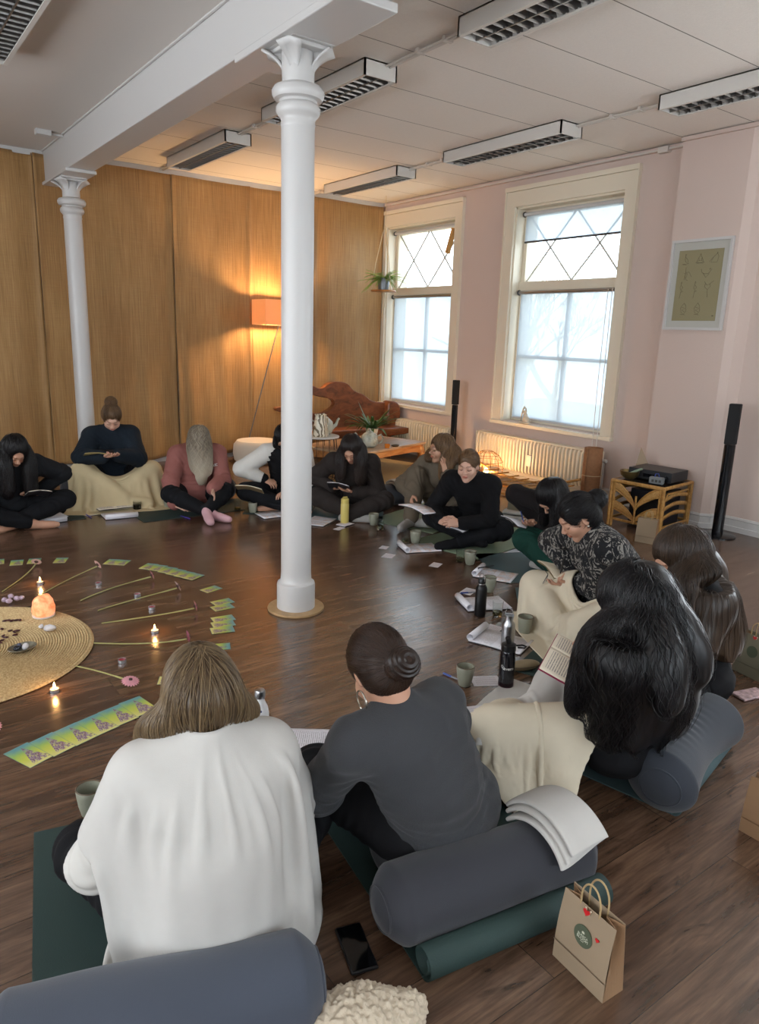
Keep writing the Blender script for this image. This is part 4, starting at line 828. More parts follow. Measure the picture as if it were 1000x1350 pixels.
M_smoke = mat('smoky_plastic', '#1b1a20', .12, trans=.35); M_bp = mat('black_plastic', '#0f0f12', .3)
t = bottle_at('smoky_water_bottle', 666, 905, 'smoky dark water bottle with black spout lid, dark red bottom and white lettering', [('body', [(0, .012), (.036, .012), (.036, .155), (.034, .175), (.03, .185), (0, .186)], M_smoke), ('bottom_cap', [(0, 0), (.033, 0), (.036, .004), (.036, .03), (0, .03)], mat('dark_wine_plastic', '#3a0f1c', .3)), ('lid', [(0, .185), (.034, .185), (.035, .19), (.034, .215), (.02, .222), (0, .223)], M_bp)], rz=0)
MB().tube([(.0, 0, .215), (-.004, 0, .235), (-.012, 0, .25)], [.015, .013, .011], 12).build('spout', M_bp, t)
MB().tube([(.03, -.012, .205), (.06, -.03, .207), (.066, -.048, .205), (.05, -.052, .203), (.028, -.03, .203)], .0045, 8).build('lid_loop', M_bp, t)
va = math.atan2(-t.location.y, -t.location.x)
def wrap_text(par, txt, size, R, z, a0, m, name='lettering'):
    o = text_mesh(name, txt, size, m, par, (0, 0, 0), (0, 0, 0))
    for v in o.data.vertices: x, y, zz = v.co; a = a0+x/R; v.co = ((R+.0006+zz)*math.cos(a), (R+.0006+zz)*math.sin(a), z+y)
    return o
M_wht = mat('white_print', '#e8e6e2', .5); wrap_text(t, 'evern', .022, .036, .105, va+.25, M_wht)
ic = MB()
for q in (-1, 1): ic.tube([((.0368)*math.cos(va-.55+q*.12+.2*math.sin(k)*.6), (.0368)*math.sin(va-.55+q*.12+.2*math.sin(k)*.6), .11+.007*math.cos(k)-q*.003) for k in [j*PI/6 for j in range(12)]], .0009, 4, closed=True)
ic.build('emblem', M_wht, t)
M_yel = mat('pastel_yellow_bottle', '#cdbb6a', .35)
t = bottle_at('yellow_bottle', 454, 690, 'pastel yellow water bottle with a handle lid right of the middle column', [('body', [(0, 0), (.034, 0), (.036, .004), (.036, .17), (.033, .178), (0, .178)], M_yel), ('lid', [(0, .178), (.032, .178), (.034, .182), (.034, .215), (.026, .222), (0, .223)], M_yel)])
MB().tube([(.02, .0, .22), (.02, 0, .232), (-.02, 0, .232), (-.02, 0, .22)], .005, 8).build('handle', M_yel, t)
def dotmat():
    t = NT('dotted_white'); v = t.coord('Object'); n = t.n('ShaderNodeTexVoronoi', i={'Scale': 42., 'Randomness': .9}); t.l(v, n.inputs[0]); t.col(t.mix(t.math('LESS_THAN', n.outputs['Distance'], .2), '#e8e8e8', '#3c4a78')); t.set(Roughness=.3); return t.m
t = bottle_at('white_bottle', 343, 978, 'white bottle with small dark blue dots and a silver cap beside the blonde hair', [('body', [(0, 0), (.034, 0), (.035, .004), (.035, .13), (.03, .155), (.019, .18), (.017, .196), (0, .197)], dotmat()), ('cap', [(0, .196), (.021, .196), (.022, .2), (.022, .22), (.018, .228), (0, .23)], M_steel)])
t = bottle_at('dark_bottle', 88, 651, 'dark blue-black bottle standing in front of the rear white column', [('body', [(0, 0), (.038, 0), (.04, .004), (.04, .2), (.034, .215), (.022, .225), (0, .226)], mat('navy_steel', '#131a28', .3, .2)), ('cap', [(0, .226), (.022, .226), (.024, .23), (.024, .258), (0, .26)], M_blackm)])
# ---- booklets, notebooks, papers, pens
def page_mat(name, base='#dedce2', ink='#a9a5a8', lines=26., cols=2, tint=None):
    t = NT(name); tc = t.n('ShaderNodeTexCoord'); sp = t.n('ShaderNodeSeparateXYZ'); t.l(tc.outputs['Generated'], sp.inputs[0]); X, Y = sp.outputs[0], sp.outputs[1]
    row = t.math('LESS_THAN', t.math('FRACT', t.math('MULTIPLY', Y, lines)), .42); cx = t.math('ABSOLUTE', t.math('SUBTRACT', t.math('FRACT', t.math('MULTIPLY', X, float(cols))), .5)); inside = t.math('LESS_THAN', cx, .38)
    iy = t.math('LESS_THAN', t.math('ABSOLUTE', t.math('SUBTRACT', Y, .5)), .42); n = t.noise(tc.outputs['Generated'], 38, 2); gap = t.math('GREATER_THAN', n.outputs['Fac'], .42)
    m = t.math('MULTIPLY', t.math('MULTIPLY', row, inside), t.math('MULTIPLY', iy, gap)); c = base
    if tint:
        nn = t.noise(tc.outputs['Generated'], 3.5, 1); c = t.mix(t.math('MULTIPLY', inside, t.math('GREATER_THAN', nn.outputs['Fac'], .5)), base, tint)
    t.col(t.mix(m, c, ink)); t.set(Roughness=.6); return t.m
M_page = page_mat('printed_page'); M_page2 = page_mat('printed_page_tinted', tint='#e0c9c0'); M_pagey = page_mat('cream_ruled_page', '#ded3c0', '#8d8580', 22., 1); M_paper = mat('plain_white_paper', '#dedde3', .6); M_cover = mat('dark_cover', '#25242a', .5)
def booklet(p, rz, label, L=.3, W=.215, m=None, roll=True, grp='printed workbooks with a rolled back page'):
    t = thing('workbook', label, 'booklet', (p.x, p.y, .001), rz, grp)
    MB().box((-L/2, -W/2, 0), (L/2, W/2, .003)).build('cover', M_cover, t, smooth=False)
    MB().grid(lambda u, v: ((u-.5)*(L-.006), (v-.5)*(W-.004), .0075+.0035*math.sin(u*5+1)*u), 16, 4).build('page', m or M_page, t, solid=.0045)
    if roll:
        def sp(u, v): a = -PI/2+u*PI*2.1; r = .019-.002*u; return (-L/2+.012-math.cos(a)*r*1.05, (v-.5)*(W-.004), .028+math.sin(a)*r)
        MB().grid(sp, 34, 3).build('rolled_page', M_paper, t, solid=.0012)
    return t
def book2(a, b, label, **k): # a: px of roll end centre, b: px of the other end centre
    A, B = fl(*a), fl(*b); return booklet((A+B)/2, ang(A, B), label, **k)
book2((606, 799), (668, 795), 'workbook with a rolled page lying behind the black flask', L=.29)
book2((628, 838), (694, 855), 'workbook with a rolled page lying left of the smoky water bottle', L=.3)
book2((627, 755), (680, 764), 'workbook with a rolled page and a pen lying before the cream blanket', L=.27, m=M_page2)
book2((528, 725), (577, 722), 'workbook with a rolled page near the two mugs on the green mat edge', L=.29, m=M_page2)
book2((163, 686), (152, 675), 'workbook with a rolled page in front of the seated cream blanket', L=.22, W=.27, m=M_page2)
book2((72, 695), (50, 678), 'workbook with a rolled page at the far left beside a standing notebook', L=.26, W=.27, m=M_page2)
booklet(fl(420, 688), .6, 'open magazine-like workbook right of the middle column', roll=False, m=M_page2, grp='flat open workbooks')
booklet(fl(362, 679), -.05, 'workbook half hidden behind the middle column', roll=False, m=M_page2, grp='flat open workbooks')
booklet(fl(408, 990), .95, 'workbook lying between the white blanket and the grey sweater', roll=False, grp='flat open workbooks')
booklet(fl(648, 948), -.35, 'workbook partly hidden by the right shoulder of the grey sweater', roll=False, grp='flat open workbooks')
booklet(fl(160, 1040), .2, 'sheets of paper peeping out left of the white blanket', roll=False, L=.2, W=.16, grp='flat open workbooks')
def notebook(p, rz, label, L=.15, W=.21, m=None, cover=None, open_=PI, z=.001, tilt=(0, 0)):
    t = thing('notebook', label, 'notebook', (p.x, p.y, z), rz); t.rotation_euler = (tilt[0], tilt[1], rz)
    MB().box((0, -W/2, 0), (L, W/2, .004)).build('back_cover', cover or M_cover, t, smooth=False); MB().grid(lambda u, v: (u*(L-.004), (v-.5)*(W-.006), .006+.003*math.sin(u*PI)), 10, 3).build('page', m or M_pagey, t, solid=.004)
    q = MB(); q.T = Matrix.Rotation(-(PI-open_), 4, 'Y') if open_ != PI else Matrix.Identity(4); c2 = MB(); c2.T = q.T
    q.grid(lambda u, v: (-u*(L-.004), (v-.5)*(W-.006), .006+.003*math.sin(u*PI)), 10, 3); q.build('page', m or M_pagey, t, solid=.004); c2.box((-L, -W/2, 0), (0, W/2, .004)); c2.build('front_cover', cover or M_cover, t, smooth=False)
    return t
notebook(fl(149, 668, .03), .0, 'open cream notebook leaning on the cream blanket edge', m=M_pagey, z=.03)
nb = notebook(fl(52, 683), .15, 'notebook standing half open beside the far left person', L=.2, W=.24, m=M_paper, cover=mat('lilac_cover', '#8c86a0', .5), open_=PI/2+.5)
notebook(fl(455, 692), .3, 'small open leaflet near the yellow bottle', L=.07, W=.1, m=M_page2, z=.001)
c = fl(213, 663); t = thing('orange_notebook', 'book with an orange and white cover by the hand of the pink hoodie', 'book', (c.x, c.y, .001), .2); MB().box((-.12, -.07, 0), (.12, .07, .02)).build('pages', M_paper, t, smooth=False); MB().box((-.02, -.07, .0205), (.12, .07, .024)).build('cover', mat('orange_cover', '#c96a34', .5), t, smooth=False)
M_small = page_mat('small_leaflet', '#d6d2d6', '#a39aa0', 8., 1)
def leaflet(px, py, rz, label, s=(.1, .07)):
    c = fl(px, py); tag(MB().box((-s[0]/2, -s[1]/2, 0), (s[0]/2, s[1]/2, .0008)).build('leaflet', M_small, loc=(c.x, c.y, .0012), rot=(0, 0, rz), smooth=False), label, 'leaflet', 'small leaflets on the floor')
for a in ((640, 898, -.5, 'small white leaflet beside the mug in front of the grey sweater', (.14, .1)), (648, 830, .3, 'small white leaflet between the yellow-drink glass and the pen', (.13, .09)), (617, 780, .4, 'small white leaflet with a pen on it left of the black flask', (.12, .08)), (574, 745, .5, 'small leaflet alone on the shiny floor', (.1, .07)), (512, 733, .6, 'small leaflet on the reflecting floor left of the rolled workbook', (.1, .08)), (506, 722, .6, 'faint small leaflet behind the other one near the glass', (.08, .06)), (120, 679, .3, 'small leaflet before the cream blanket at left', (.1, .06)), (447, 697, .4, 'small leaflet at the foot of the yellow bottle', (.1, .06))): leaflet(a[0], a[1], a[2], a[3], a[4])
M_bluep = mat('blue_pen_cap', '#22408c', .3); M_cpen = mat('clear_pen_barrel', '#8d8f9a', .25); M_blackp = mat('black_pen', '#16161a', .3); M_purp = mat('violet_pen', '#4a3aa0', .3)
def pen(a, b, label, cap, body=None, z=0.):
    A, B = fl(a[0], a[1], z), fl(b[0], b[1], z); t = thing('pen', label, 'pen', (A.x, A.y, z+.006), ang(A, B)); L = .14
    MB().tube([(.045, 0, 0), (L-.012, 0, 0), (L, 0, 0)], [.004, .004, .0012], 8).build('barrel', body or M_cpen, t); MB().tube([(0, 0, 0), (.05, 0, 0)], .0052, 8).build('cap', cap, t); return t
pen((584, 889), (603, 897), 'blue-capped pen lying beside the mug in front of the grey sweater', M_bluep); pen((607, 783), (622, 782), 'blue-capped pen on the leaflet left of the black flask', M_bluep); pen((632, 830), (655, 834), 'blue pen along the top edge of the workbook by the steel bottle', M_bluep); pen((238, 681), (248, 684), 'violet pen in front of the pink hoodie', M_purp, M_purp); pen((113, 679), (122, 684), 'violet pen in front of the cream blanket at left', M_purp, M_purp)
pen((700, 872), (701, 893), 'black pen standing out beside the mat near the glasses case', M_blackp, M_blackp); pen((630, 750), (648, 747), 'black pen lying on the rolled workbook', M_blackp, M_blackp, .05)
c = fl(690, 884); t = thing('glasses_case', 'tan rounded glasses case behind the smoky water bottle', 'case', (c.x, c.y, .001), -.35); MB().sph((0, 0, .028), (.085, .03, .028), 24, 14).build('shell', mat('tan_leather', '#8d7c5f', .45), t); MB().tube([(.086*math.cos(k*PI/12), .031*math.sin(k*PI/12), .028) for k in range(24)], .0015, 5, closed=True).build('seam', mat('dark_brown_trim', '#3b2a20', .5), t)
c = fl(469, 1252); t = thing('smartphone', 'black smartphone lying on the floor between the two front bolsters', 'phone', (c.x, c.y, .001), ang(fl(455, 1219), fl(478, 1277))); MB().box((-.078, -.037, 0), (.078, .037, .009)).build('case', M_bp, t, smooth=False, bevel=.004); MB().box((-.072, -.033, .0092), (.072, .033, .0098)).build('screen', mat('black_glass', '#050608', .06), t, smooth=False)
c = fl(988, 917); t = thing('patterned_case', 'pink patterned phone case or wallet in front of the right-hand paper bag', 'wallet', (c.x, c.y, .001), -.25); MB().box((-.08, -.04, 0), (.08, .04, .012)).build('case', mat('pink_patterned', '#a58b8b', .5, var=.5, vs=60), t, smooth=False, bevel=.004)
# ---- paper bags
M_kraft = mat('kraft_paper', '#96826a', .8, var=.06, vs=4); M_kraftd = mat('kraft_inside', '#8a6a4c', .85); M_kraftg = mat('grey_kraft', '#77725f', .8)
def paper_bag(x, y, rz, w, d, h, label, m, seal=False, txt=True):
    t = thing('paper_bag', label, 'bag', (x, y, .001), rz)       # front faces local -x, width along y
    W, D = w/2, d/2; hd = D*.42
    MB().grid(lambda u, v: (-D+(D-hd)*v*1.-.006*math.sin(v*PI), (u-.5)*2*W*(1-.02*v), v*h), 8, 10).build('front_panel', m, t, solid=.0012, smooth=False)
    MB().grid(lambda u, v: (D-(D-hd)*v, (u-.5)*2*W*(1-.02*v), v*(h+.004)), 8, 10).build('back_panel', m, t, solid=.0012, smooth=False)
    for s in (-1, 1): MB().grid(lambda u, v: (-D+(D-hd)*v+u*(2*D-2*(D-hd)*v), s*(W*(1-.02*v))-s*(v*.045*(1-abs(2*u-1))), v*h), 9, 10).build('side_gusset', M_kraftd, t, solid=.0012, smooth=False)
    MB().box((-D, -W, 0), (D, W, .002)).build('base', m, t, smooth=False)
    MB().add([(-D-.0015, -W, h*.26), (-D-.0015, W, h*.26), (-D-.0035, W, h*.285), (-D-.0035, -W, h*.285)], [(0, 1, 2, 3)]).tube([(-D-.001+(D-hd)*.27, -W, h*.27), (-D-.001+(D-hd)*.27, W, h*.27)], .0014, 4).build('fold_line', m, t, smooth=False)
    M_rope = mat('twisted_paper_handle', '#a88f66', .8)
    for q, s in ((-hd, -1), (hd, 1)): MB().tube([(q, -W*.35, h*.86)]+[(q, -W*.36*math.cos(a_), h*1.08+h*.24*math.sin(a_)) for a_ in [k_*PI/14 for k_ in range(15)]]+[(q, W*.35, h*.86)], .0026, 7).build('handle', M_rope, t)
    if seal:
        sl = math.atan2(D-hd, h); mk = MB(); R = Matrix.Translation((-D-.0078+(D-hd)*.62, .0, h*.62)) @ Matrix.Rotation(sl, 4, 'Y') @ Matrix.Rotation(-PI/2, 4, 'Y') @ Matrix.Rotation(-PI/2, 4, 'Z')
        mk.T = R; mk.lathe([(0, 0), (.029, 0), (.029, .0006), (0, .0006)], 40); mk.build('round_sticker', mat('olive_sticker', '#4c5440', .7), t, smooth=False)
        if txt:
            Mt = mat('cream_print', '#c9c9b4', .7)
            for s_, tx, yy in ((.009, 'BUNICA', .0005), (.0105, 'BLOOM', -.0075), (.004, 'studio', -.014)):
                o = text_mesh('lettering', tx, s_, Mt, t, (0, 0, 0), (0, 0, 0), .0002); o.data.transform(R @ Matrix.Translation((0, yy, .001)))
            fm = MB(); fm.T = R
            for k in range(5): a = PI/2+(k-2)*.55; fm.tube([(0, .0075, .001), (.0035*math.cos(a+.2), .0075+.004*math.sin(a), .001), (.0055*math.cos(a), .0085+.006*math.sin(a), .001)], [.0006, .0012, .0004], 5)
            fm.build('flower_emblem', Mt, t)
        def heart(cy, cz, s, off=0., m_=None, nm='heart_sticker'):
            hb = MB(); u = cz/h; hb.T = Matrix.Translation((-D-.0078-off+(D-hd)*u, cy, cz)) @ Matrix.Rotation(sl, 4, 'Y') @ Matrix.Rotation(-PI/2, 4, 'Y') @ Matrix.Rotation(-PI/2, 4, 'Z')
            P = [(s*16*math.sin(a)**3/16, s*(13*math.cos(a)-5*math.cos(2*a)-2*math.cos(3*a)-math.cos(4*a))/16) for a in [k*2*PI/28 for k in range(28)]]; hb.prism(P, 0, .0012); hb.build(nm, m_ or mat('red_heart', '#c01c22', .4), t, smooth=False)
        heart(-.0, h*.965, .0105, .004, nm='heart_clip'); heart(-.042, h*.72, .0062)
        MB().tube([(-hd-.006, .008, h*1.0), (-hd-.0075, .005, h*.93)], .0025, 6).tube([(-hd-.006, -.008, h*.99), (-hd-.0075, -.004, h*.93)], .0025, 6).build('clip', mat('pale_clip_wood', '#d8c8ae', .6), t)
    return t
paper_bag(1.385, .915, -.06, .17, .075, .205, 'brown paper bag with an olive round sticker and red hearts beside the rolled mat', M_kraft, True)
c = fl(985, 893); paper_bag(c.x+.05, c.y, -.15, .17, .09, .21, 'grey-brown paper gift bag standing at the right edge of the view', M_kraftg, True, False)
c = fl(683, 690); paper_bag(c.x+.02, c.y+.05, .3, .16, .08, .2, 'dark paper bag with thin handles on the floor before the rattan lounger', M_kraftg)
c = fl(846, 716); paper_bag(c.x+.05, c.y, .3, .16, .08, .2, 'paper bag with thin handles in front of the rattan side table', M_kraft)
c = fl(1004, 1112); paper_bag(c.x+.04, c.y, 0, .16, .08, .2, 'paper bag barely showing at the right edge beside the open floor', M_kraftd)
# ---- mats
def matmat(name, c): return mat(name, c, .75, bump=.35, bs=240, dist=.002, var=.05, vs=3)
M_mg = matmat('dark_green_mat', '#1f3431'); M_ms = matmat('sage_mat', '#73836b'); M_mt = matmat('teal_grey_mat', '#3d5255')
def yoga_mat(c, rz, L, W, label, m, roll=0., th=.005, rr=.035):
    """flat part of length L along local x from the origin edge; roll > 0 adds the rolled end at x = L"""
    t = thing('yoga_mat', label, 'yoga mat', (c[0], c[1], .001), rz, None); n = 40
    MB().box((0, -W/2, 0), (L, W/2, th)).build('sheet', m, t, smooth=False)
    if roll:
        def sp(u, v): a = -PI/2+u*2*PI*roll; r = rr*(1-.5*u)+.004; return (L+math.cos(a)*r, (v-.5)*W, rr+.004+math.sin(a)*r-.001)
        MB().grid(sp, int(36*roll)+8, 3).build('rolled_end', m, t, solid=th)
    return t
# ---- bolsters
M_bol = mat('charcoal_cotton', '#292a31', .85, bump=.25, bs=380, dist=.002, sheen=.2); M_bol2 = mat('slate_blue_cotton', '#3a404c', .85, bump=.25, bs=380, dist=.002, sheen=.2)
M_bol3 = mat('dark_blue_grey_cotton', '#262b34', .85, bump=.25, bs=380, dist=.002, sheen=.2)
def bolster(x, y, rz, label, L=.68, R=.115, m=None, bend=0., sag=0., zs=.92, wr=0., dent=0.):
    t = thing('yoga_bolster', label, 'bolster', (x, y, 0.001), rz); rr_ = random.Random(int(x*100)); ph = [rr_.uniform(0, 6) for _ in range(6)]
    def fn(u, v):
        s = (u-.5)*2; a = 2*PI*v; e = .17; q = (1-abs(s))/e; r = R*(min(1, q)**.42 if q < 1 else 1)*(1+.02*math.sin(s*5+ph[0]))
        if q < .02: r = 0
        r *= 1-dent*math.exp(-(s/.35)**2)*max(0, math.sin(a))
        r += wr*R*.05*math.sin(s*46+1.5*math.sin(a*2+ph[1])+ph[2])*math.exp(-((s+.1)/.4)**2)*max(0, math.cos(a-.8))+.006*R*math.sin(a*3+s*7+ph[3])
        X = s*L/2+(.0 if q > .1 else 0); Y = bend*(s*s-.33)+math.cos(a)*r; Z = R*zs+math.sin(a)*r*zs*(1 if math.sin(a) > 0 else 1)
        return (X, Y, max(0.003+.02*(0), Z))
    MB().grid(fn, 90, 48).build('cushion', m or M_bol, t)
    for s in (-1, 1):
        u0 = .5+s*.5*.955; MB().tube([fn(u0, k/40) for k in range(40)], .0035, 6, closed=True).build('end_piping', m or M_bol, t)
    return t
DEBUG = False
ONLY = None
# ---------------------------------------------------------------- implicit surfaces: bodies, clothes and hair grown as continuous meshes
class Field:
    def __init__(s, lo, hi, h, far=.3):
        s.lo = np.array(lo, float); s.h = h; n = np.ceil((np.array(hi)-s.lo)/h).astype(int)+1; s.n = n
        s.A = np.full(n, far, np.float32); s.ax = [s.lo[i]+h*np.arange(n[i]) for i in range(3)]
    def put(s, fn, lo, hi, k=.02, sub=False):
        pad = k+3*s.h; i0 = np.maximum(0, np.floor((np.array(lo)-pad-s.lo)/s.h).astype(int)); i1 = np.minimum(s.n, np.ceil((np.array(hi)+pad-s.lo)/s.h).astype(int)+1)
        if (i1 <= i0).any(): return
        sl = tuple(slice(a, b) for a, b in zip(i0, i1)); X = s.ax[0][sl[0]][:, None, None]; Y = s.ax[1][sl[1]][None, :, None]; Z = s.ax[2][sl[2]][None, None, :]
        d = fn(X, Y, Z).astype(np.float32); a = s.A[sl]
        if sub: d = -d; q = np.maximum(k-np.abs(a-d), 0)/k; s.A[sl] = np.maximum(a, d)+q*q*k*.25
        else: q = np.maximum(k-np.abs(a-d), 0)/k; s.A[sl] = np.minimum(a, d)-q*q*k*.25
    def cone(s, a, b, ra, rb=None, k=.02, sub=False, flat=None):
        """round cone; flat=(axis, factor) thins it along one direction"""
        rb = ra if rb is None else rb; a = np.array(a, float); b = np.array(b, float); ab = b-a; L2 = max(1e-9, ab@ab)
        def fn(X, Y, Z):
            px, py, pz = X-a[0], Y-a[1], Z-a[2]; t = np.clip((px*ab[0]+py*ab[1]+pz*ab[2])/L2, 0, 1); qx, qy, qz = px-t*ab[0], py-t*ab[1], pz-t*ab[2]
            d2 = qx*qx+qy*qy+qz*qz
            if flat is not None:
                n, fa = flat; w = qx*n[0]+qy*n[1]+qz*n[2]; d2 = d2+w*w*(1/fa**2-1)
            return np.sqrt(d2)-(ra+(rb-ra)*t)
        r = max(ra, rb); s.put(fn, np.minimum(a, b)-r, np.maximum(a, b)+r, k, sub)
    def ell(s, c, r, R=None, k=.02, sub=False):
        c = np.array(c, float); R = np.eye(3) if R is None else np.array(R); r = np.array(r, float); m = r.max()
        def fn(X, Y, Z):
            p = (X-c[0], Y-c[1], Z-c[2]); q = [(R[0, i]*p[0]+R[1, i]*p[1]+R[2, i]*p[2])/r[i] for i in range(3)]; g = np.sqrt(q[0]**2+q[1]**2+q[2]**2)
            g2 = np.sqrt((q[0]/r[0])**2+(q[1]/r[1])**2+(q[2]/r[2])**2)+1e-9; return g*(g-1)/g2
        s.put(fn, c-m, c+m, k, sub)
    def cut(s, p, n, k=.006):
        """remove everything on the side the normal n points to"""
        p = np.array(p); n = np.array(n); X = s.ax[0][:, None, None]; Y = s.ax[1][None, :, None]; Z = s.ax[2][None, None, :]
        d = ((X-p[0])*n[0]+(Y-p[1])*n[1]+(Z-p[2])*n[2]).astype(np.float32); q = np.maximum(k-np.abs(s.A-d), 0)/k; s.A = np.maximum(s.A, d)+q*q*k*.25
    def sample(s, P):
        g = (P-s.lo)/s.h; g = np.clip(g, 0, np.array(s.n)-1.001); i = g.astype(int); f = g-i; A = s.A; x, y, z = i.T; u, v, w = f.T
        return ((A[x, y, z]*(1-u)+A[x+1, y, z]*u)*(1-v)+(A[x, y+1, z]*(1-u)+A[x+1, y+1, z]*u)*v)*(1-w)+((A[x, y, z+1]*(1-u)+A[x+1, y, z+1]*u)*(1-v)+(A[x, y+1, z+1]*(1-u)+A[x+1, y+1, z+1]*u)*v)*w
    def grad(s, P, e=None):
        e = e or s.h; g = np.stack([s.sample(P+d)-s.sample(P-d) for d in np.eye(3)*e], 1); return g/(np.linalg.norm(g, axis=1, keepdims=True)+1e-9)
    def mesh(s):
        A = s.A; ins = A < 0; n = np.array(A.shape)
        w = np.argwhere(ins)
        if len(w) == 0: return np.zeros((0, 3)), np.zeros((0, 4), int)
        lo = np.maximum(w.min(0)-2, 0); hi = np.minimum(w.max(0)+3, n); A = A[lo[0]:hi[0], lo[1]:hi[1], lo[2]:hi[2]]; ins = A < 0; org = s.lo+lo*s.h; n = np.array(A.shape)
        c = np.zeros(n-1, np.int8)
        C8 = [(i, j, k) for i in (0, 1) for j in (0, 1) for k in (0, 1)]
        for i, j, k in C8: c += ins[i:n[0]-1+i, j:n[1]-1+j, k:n[2]-1+k]
        act = (c > 0) & (c < 8); ijk = np.argwhere(act); idx = np.full(n-1, -1, np.int64); idx[act] = np.arange(len(ijk))
        V = np.zeros((len(ijk), 3)); cnt = np.zeros(len(ijk)); val = {q: A[ijk[:, 0]+q[0], ijk[:, 1]+q[1], ijk[:, 2]+q[2]] for q in C8}
        for q in C8:
            for ax in range(3):
                if q[ax] == 0:
                    r = list(q); r[ax] = 1; r = tuple(r); a, b = val[q], val[r]; m = (a < 0) != (b < 0); t = np.where(m, a/np.where(m, a-b, 1), 0)
                    p = np.zeros((len(ijk), 3)); p[:] = q; p[:, ax] += t; V[m] += p[m]; cnt[m] += 1
        V = V/cnt[:, None]+ijk; V = V*s.h+org; F = []
        for ax in range(3):
            u, v = (ax+1) % 3, (ax+2) % 3; sl0 = [slice(None)]*3; sl1 = [slice(None)]*3; sl0[ax] = slice(0, -1); sl1[ax] = slice(1, None)
            a, b = ins[tuple(sl0)], ins[tuple(sl1)]
            for fl_, cond in ((0, a & ~b), (1, ~a & b)):
                e = np.argwhere(cond); e = e[(e[:, u] > 0) & (e[:, v] > 0) & (e[:, u] < n[u]-1) & (e[:, v] < n[v]-1)]
                du = np.zeros(3, int); du[u] = 1; dv = np.zeros(3, int); dv[v] = 1
                qd = [idx[tuple((e-o).T)] for o in (du*0, du, du+dv, dv)]; qd = np.stack(qd if fl_ == 0 else qd[::-1], 1); F.append(qd[(qd >= 0).all(1)])
        return V, np.concatenate(F)
def vnoise(P, sc, seed=0):
    r = np.random.default_rng(seed).random((32, 32, 32)).astype(np.float32); g = P*sc+100.3; i = np.floor(g).astype(int); f = g-i; f = f*f*(3-2*f); o = 0
    for a in (0, 1):
        for b in (0, 1):
            for c in (0, 1): o = o+r[(i[:, 0]+a) % 32, (i[:, 1]+b) % 32, (i[:, 2]+c) % 32]*(f[:, 0] if a else 1-f[:, 0])*(f[:, 1] if b else 1-f[:, 1])*(f[:, 2] if c else 1-f[:, 2])
    return o
def np_mesh(name, V, F, m, parent, smooth=True, attr=None, quad=4):
    me = bpy.data.meshes.new(name); me.vertices.add(len(V)); me.vertices.foreach_set('co', np.asarray(V, np.float32).ravel()); nF = len(F); k = F.shape[1]
    me.loops.add(nF*k); me.loops.foreach_set('vertex_index', np.asarray(F, np.int32).ravel()); me.polygons.add(nF); me.polygons.foreach_set('loop_start', np.arange(nF, dtype=np.int32)*k)
    try: me.polygons.foreach_set('loop_total', np.full(nF, k, np.int32))
    except Exception: pass
    if smooth: me.polygons.foreach_set('use_smooth', [True]*nF)
    me.update(calc_edges=True); me.validate()
    if attr is not None:
        for nm, a in attr.items(): ca = me.color_attributes.new(nm, 'FLOAT_COLOR', 'POINT'); ca.data.foreach_set('color', np.asarray(a, np.float32).ravel())
    me.materials.append(m); o = bpy.data.objects.new(name, me); COL.objects.link(o); o.parent = parent; return o
def normals(V, F):
    a = V[F[:, 2]]-V[F[:, 0]]; b = V[F[:, 3]]-V[F[:, 1]]; fn = np.cross(a, b); N = np.zeros_like(V)
    for k in range(4): np.add.at(N, F[:, k], fn)
    return N/(np.linalg.norm(N, axis=1, keepdims=True)+1e-12)
def relax(V, F, it=2, lam=.5):
    E = np.concatenate([F[:, [0, 1]], F[:, [1, 2]], F[:, [2, 3]], F[:, [3, 0]]])
    for _ in range(it):
        S = np.zeros_like(V); c = np.bincount(E.ravel(), minlength=len(V)); 
        for d in range(3): S[:, d] = np.bincount(E[:, 0], V[E[:, 1], d], len(V))+np.bincount(E[:, 1], V[E[:, 0], d], len(V))
        V = V+lam*(S/np.maximum(c, 1)[:, None]-V)
    return V
def fabric_wrinkle(V, F, amp, seed, sc=(7, 7, 9), pts=()):
    N = normals(V, F); a = vnoise(V*np.array([1, 1, .55]), sc[0], seed); r = 1-np.abs(2*a-1); b = vnoise(V*np.array([1, 1, .6]), sc[0]*2.1, seed+1); r2 = 1-np.abs(2*b-1)
    d = amp*(r**2.2-.35)+amp*.45*(r2**2-.35)
    for (p, R, ax) in pts:     # bunched folds near joints, running across the limb axis
        q = V-np.array(p); dist = np.linalg.norm(q, axis=1); t = q@np.array(ax); d += amp*.8*np.sin(t*150+3*a*6)*np.exp(-(dist/R)**2)
    return V+N*d[:, None]
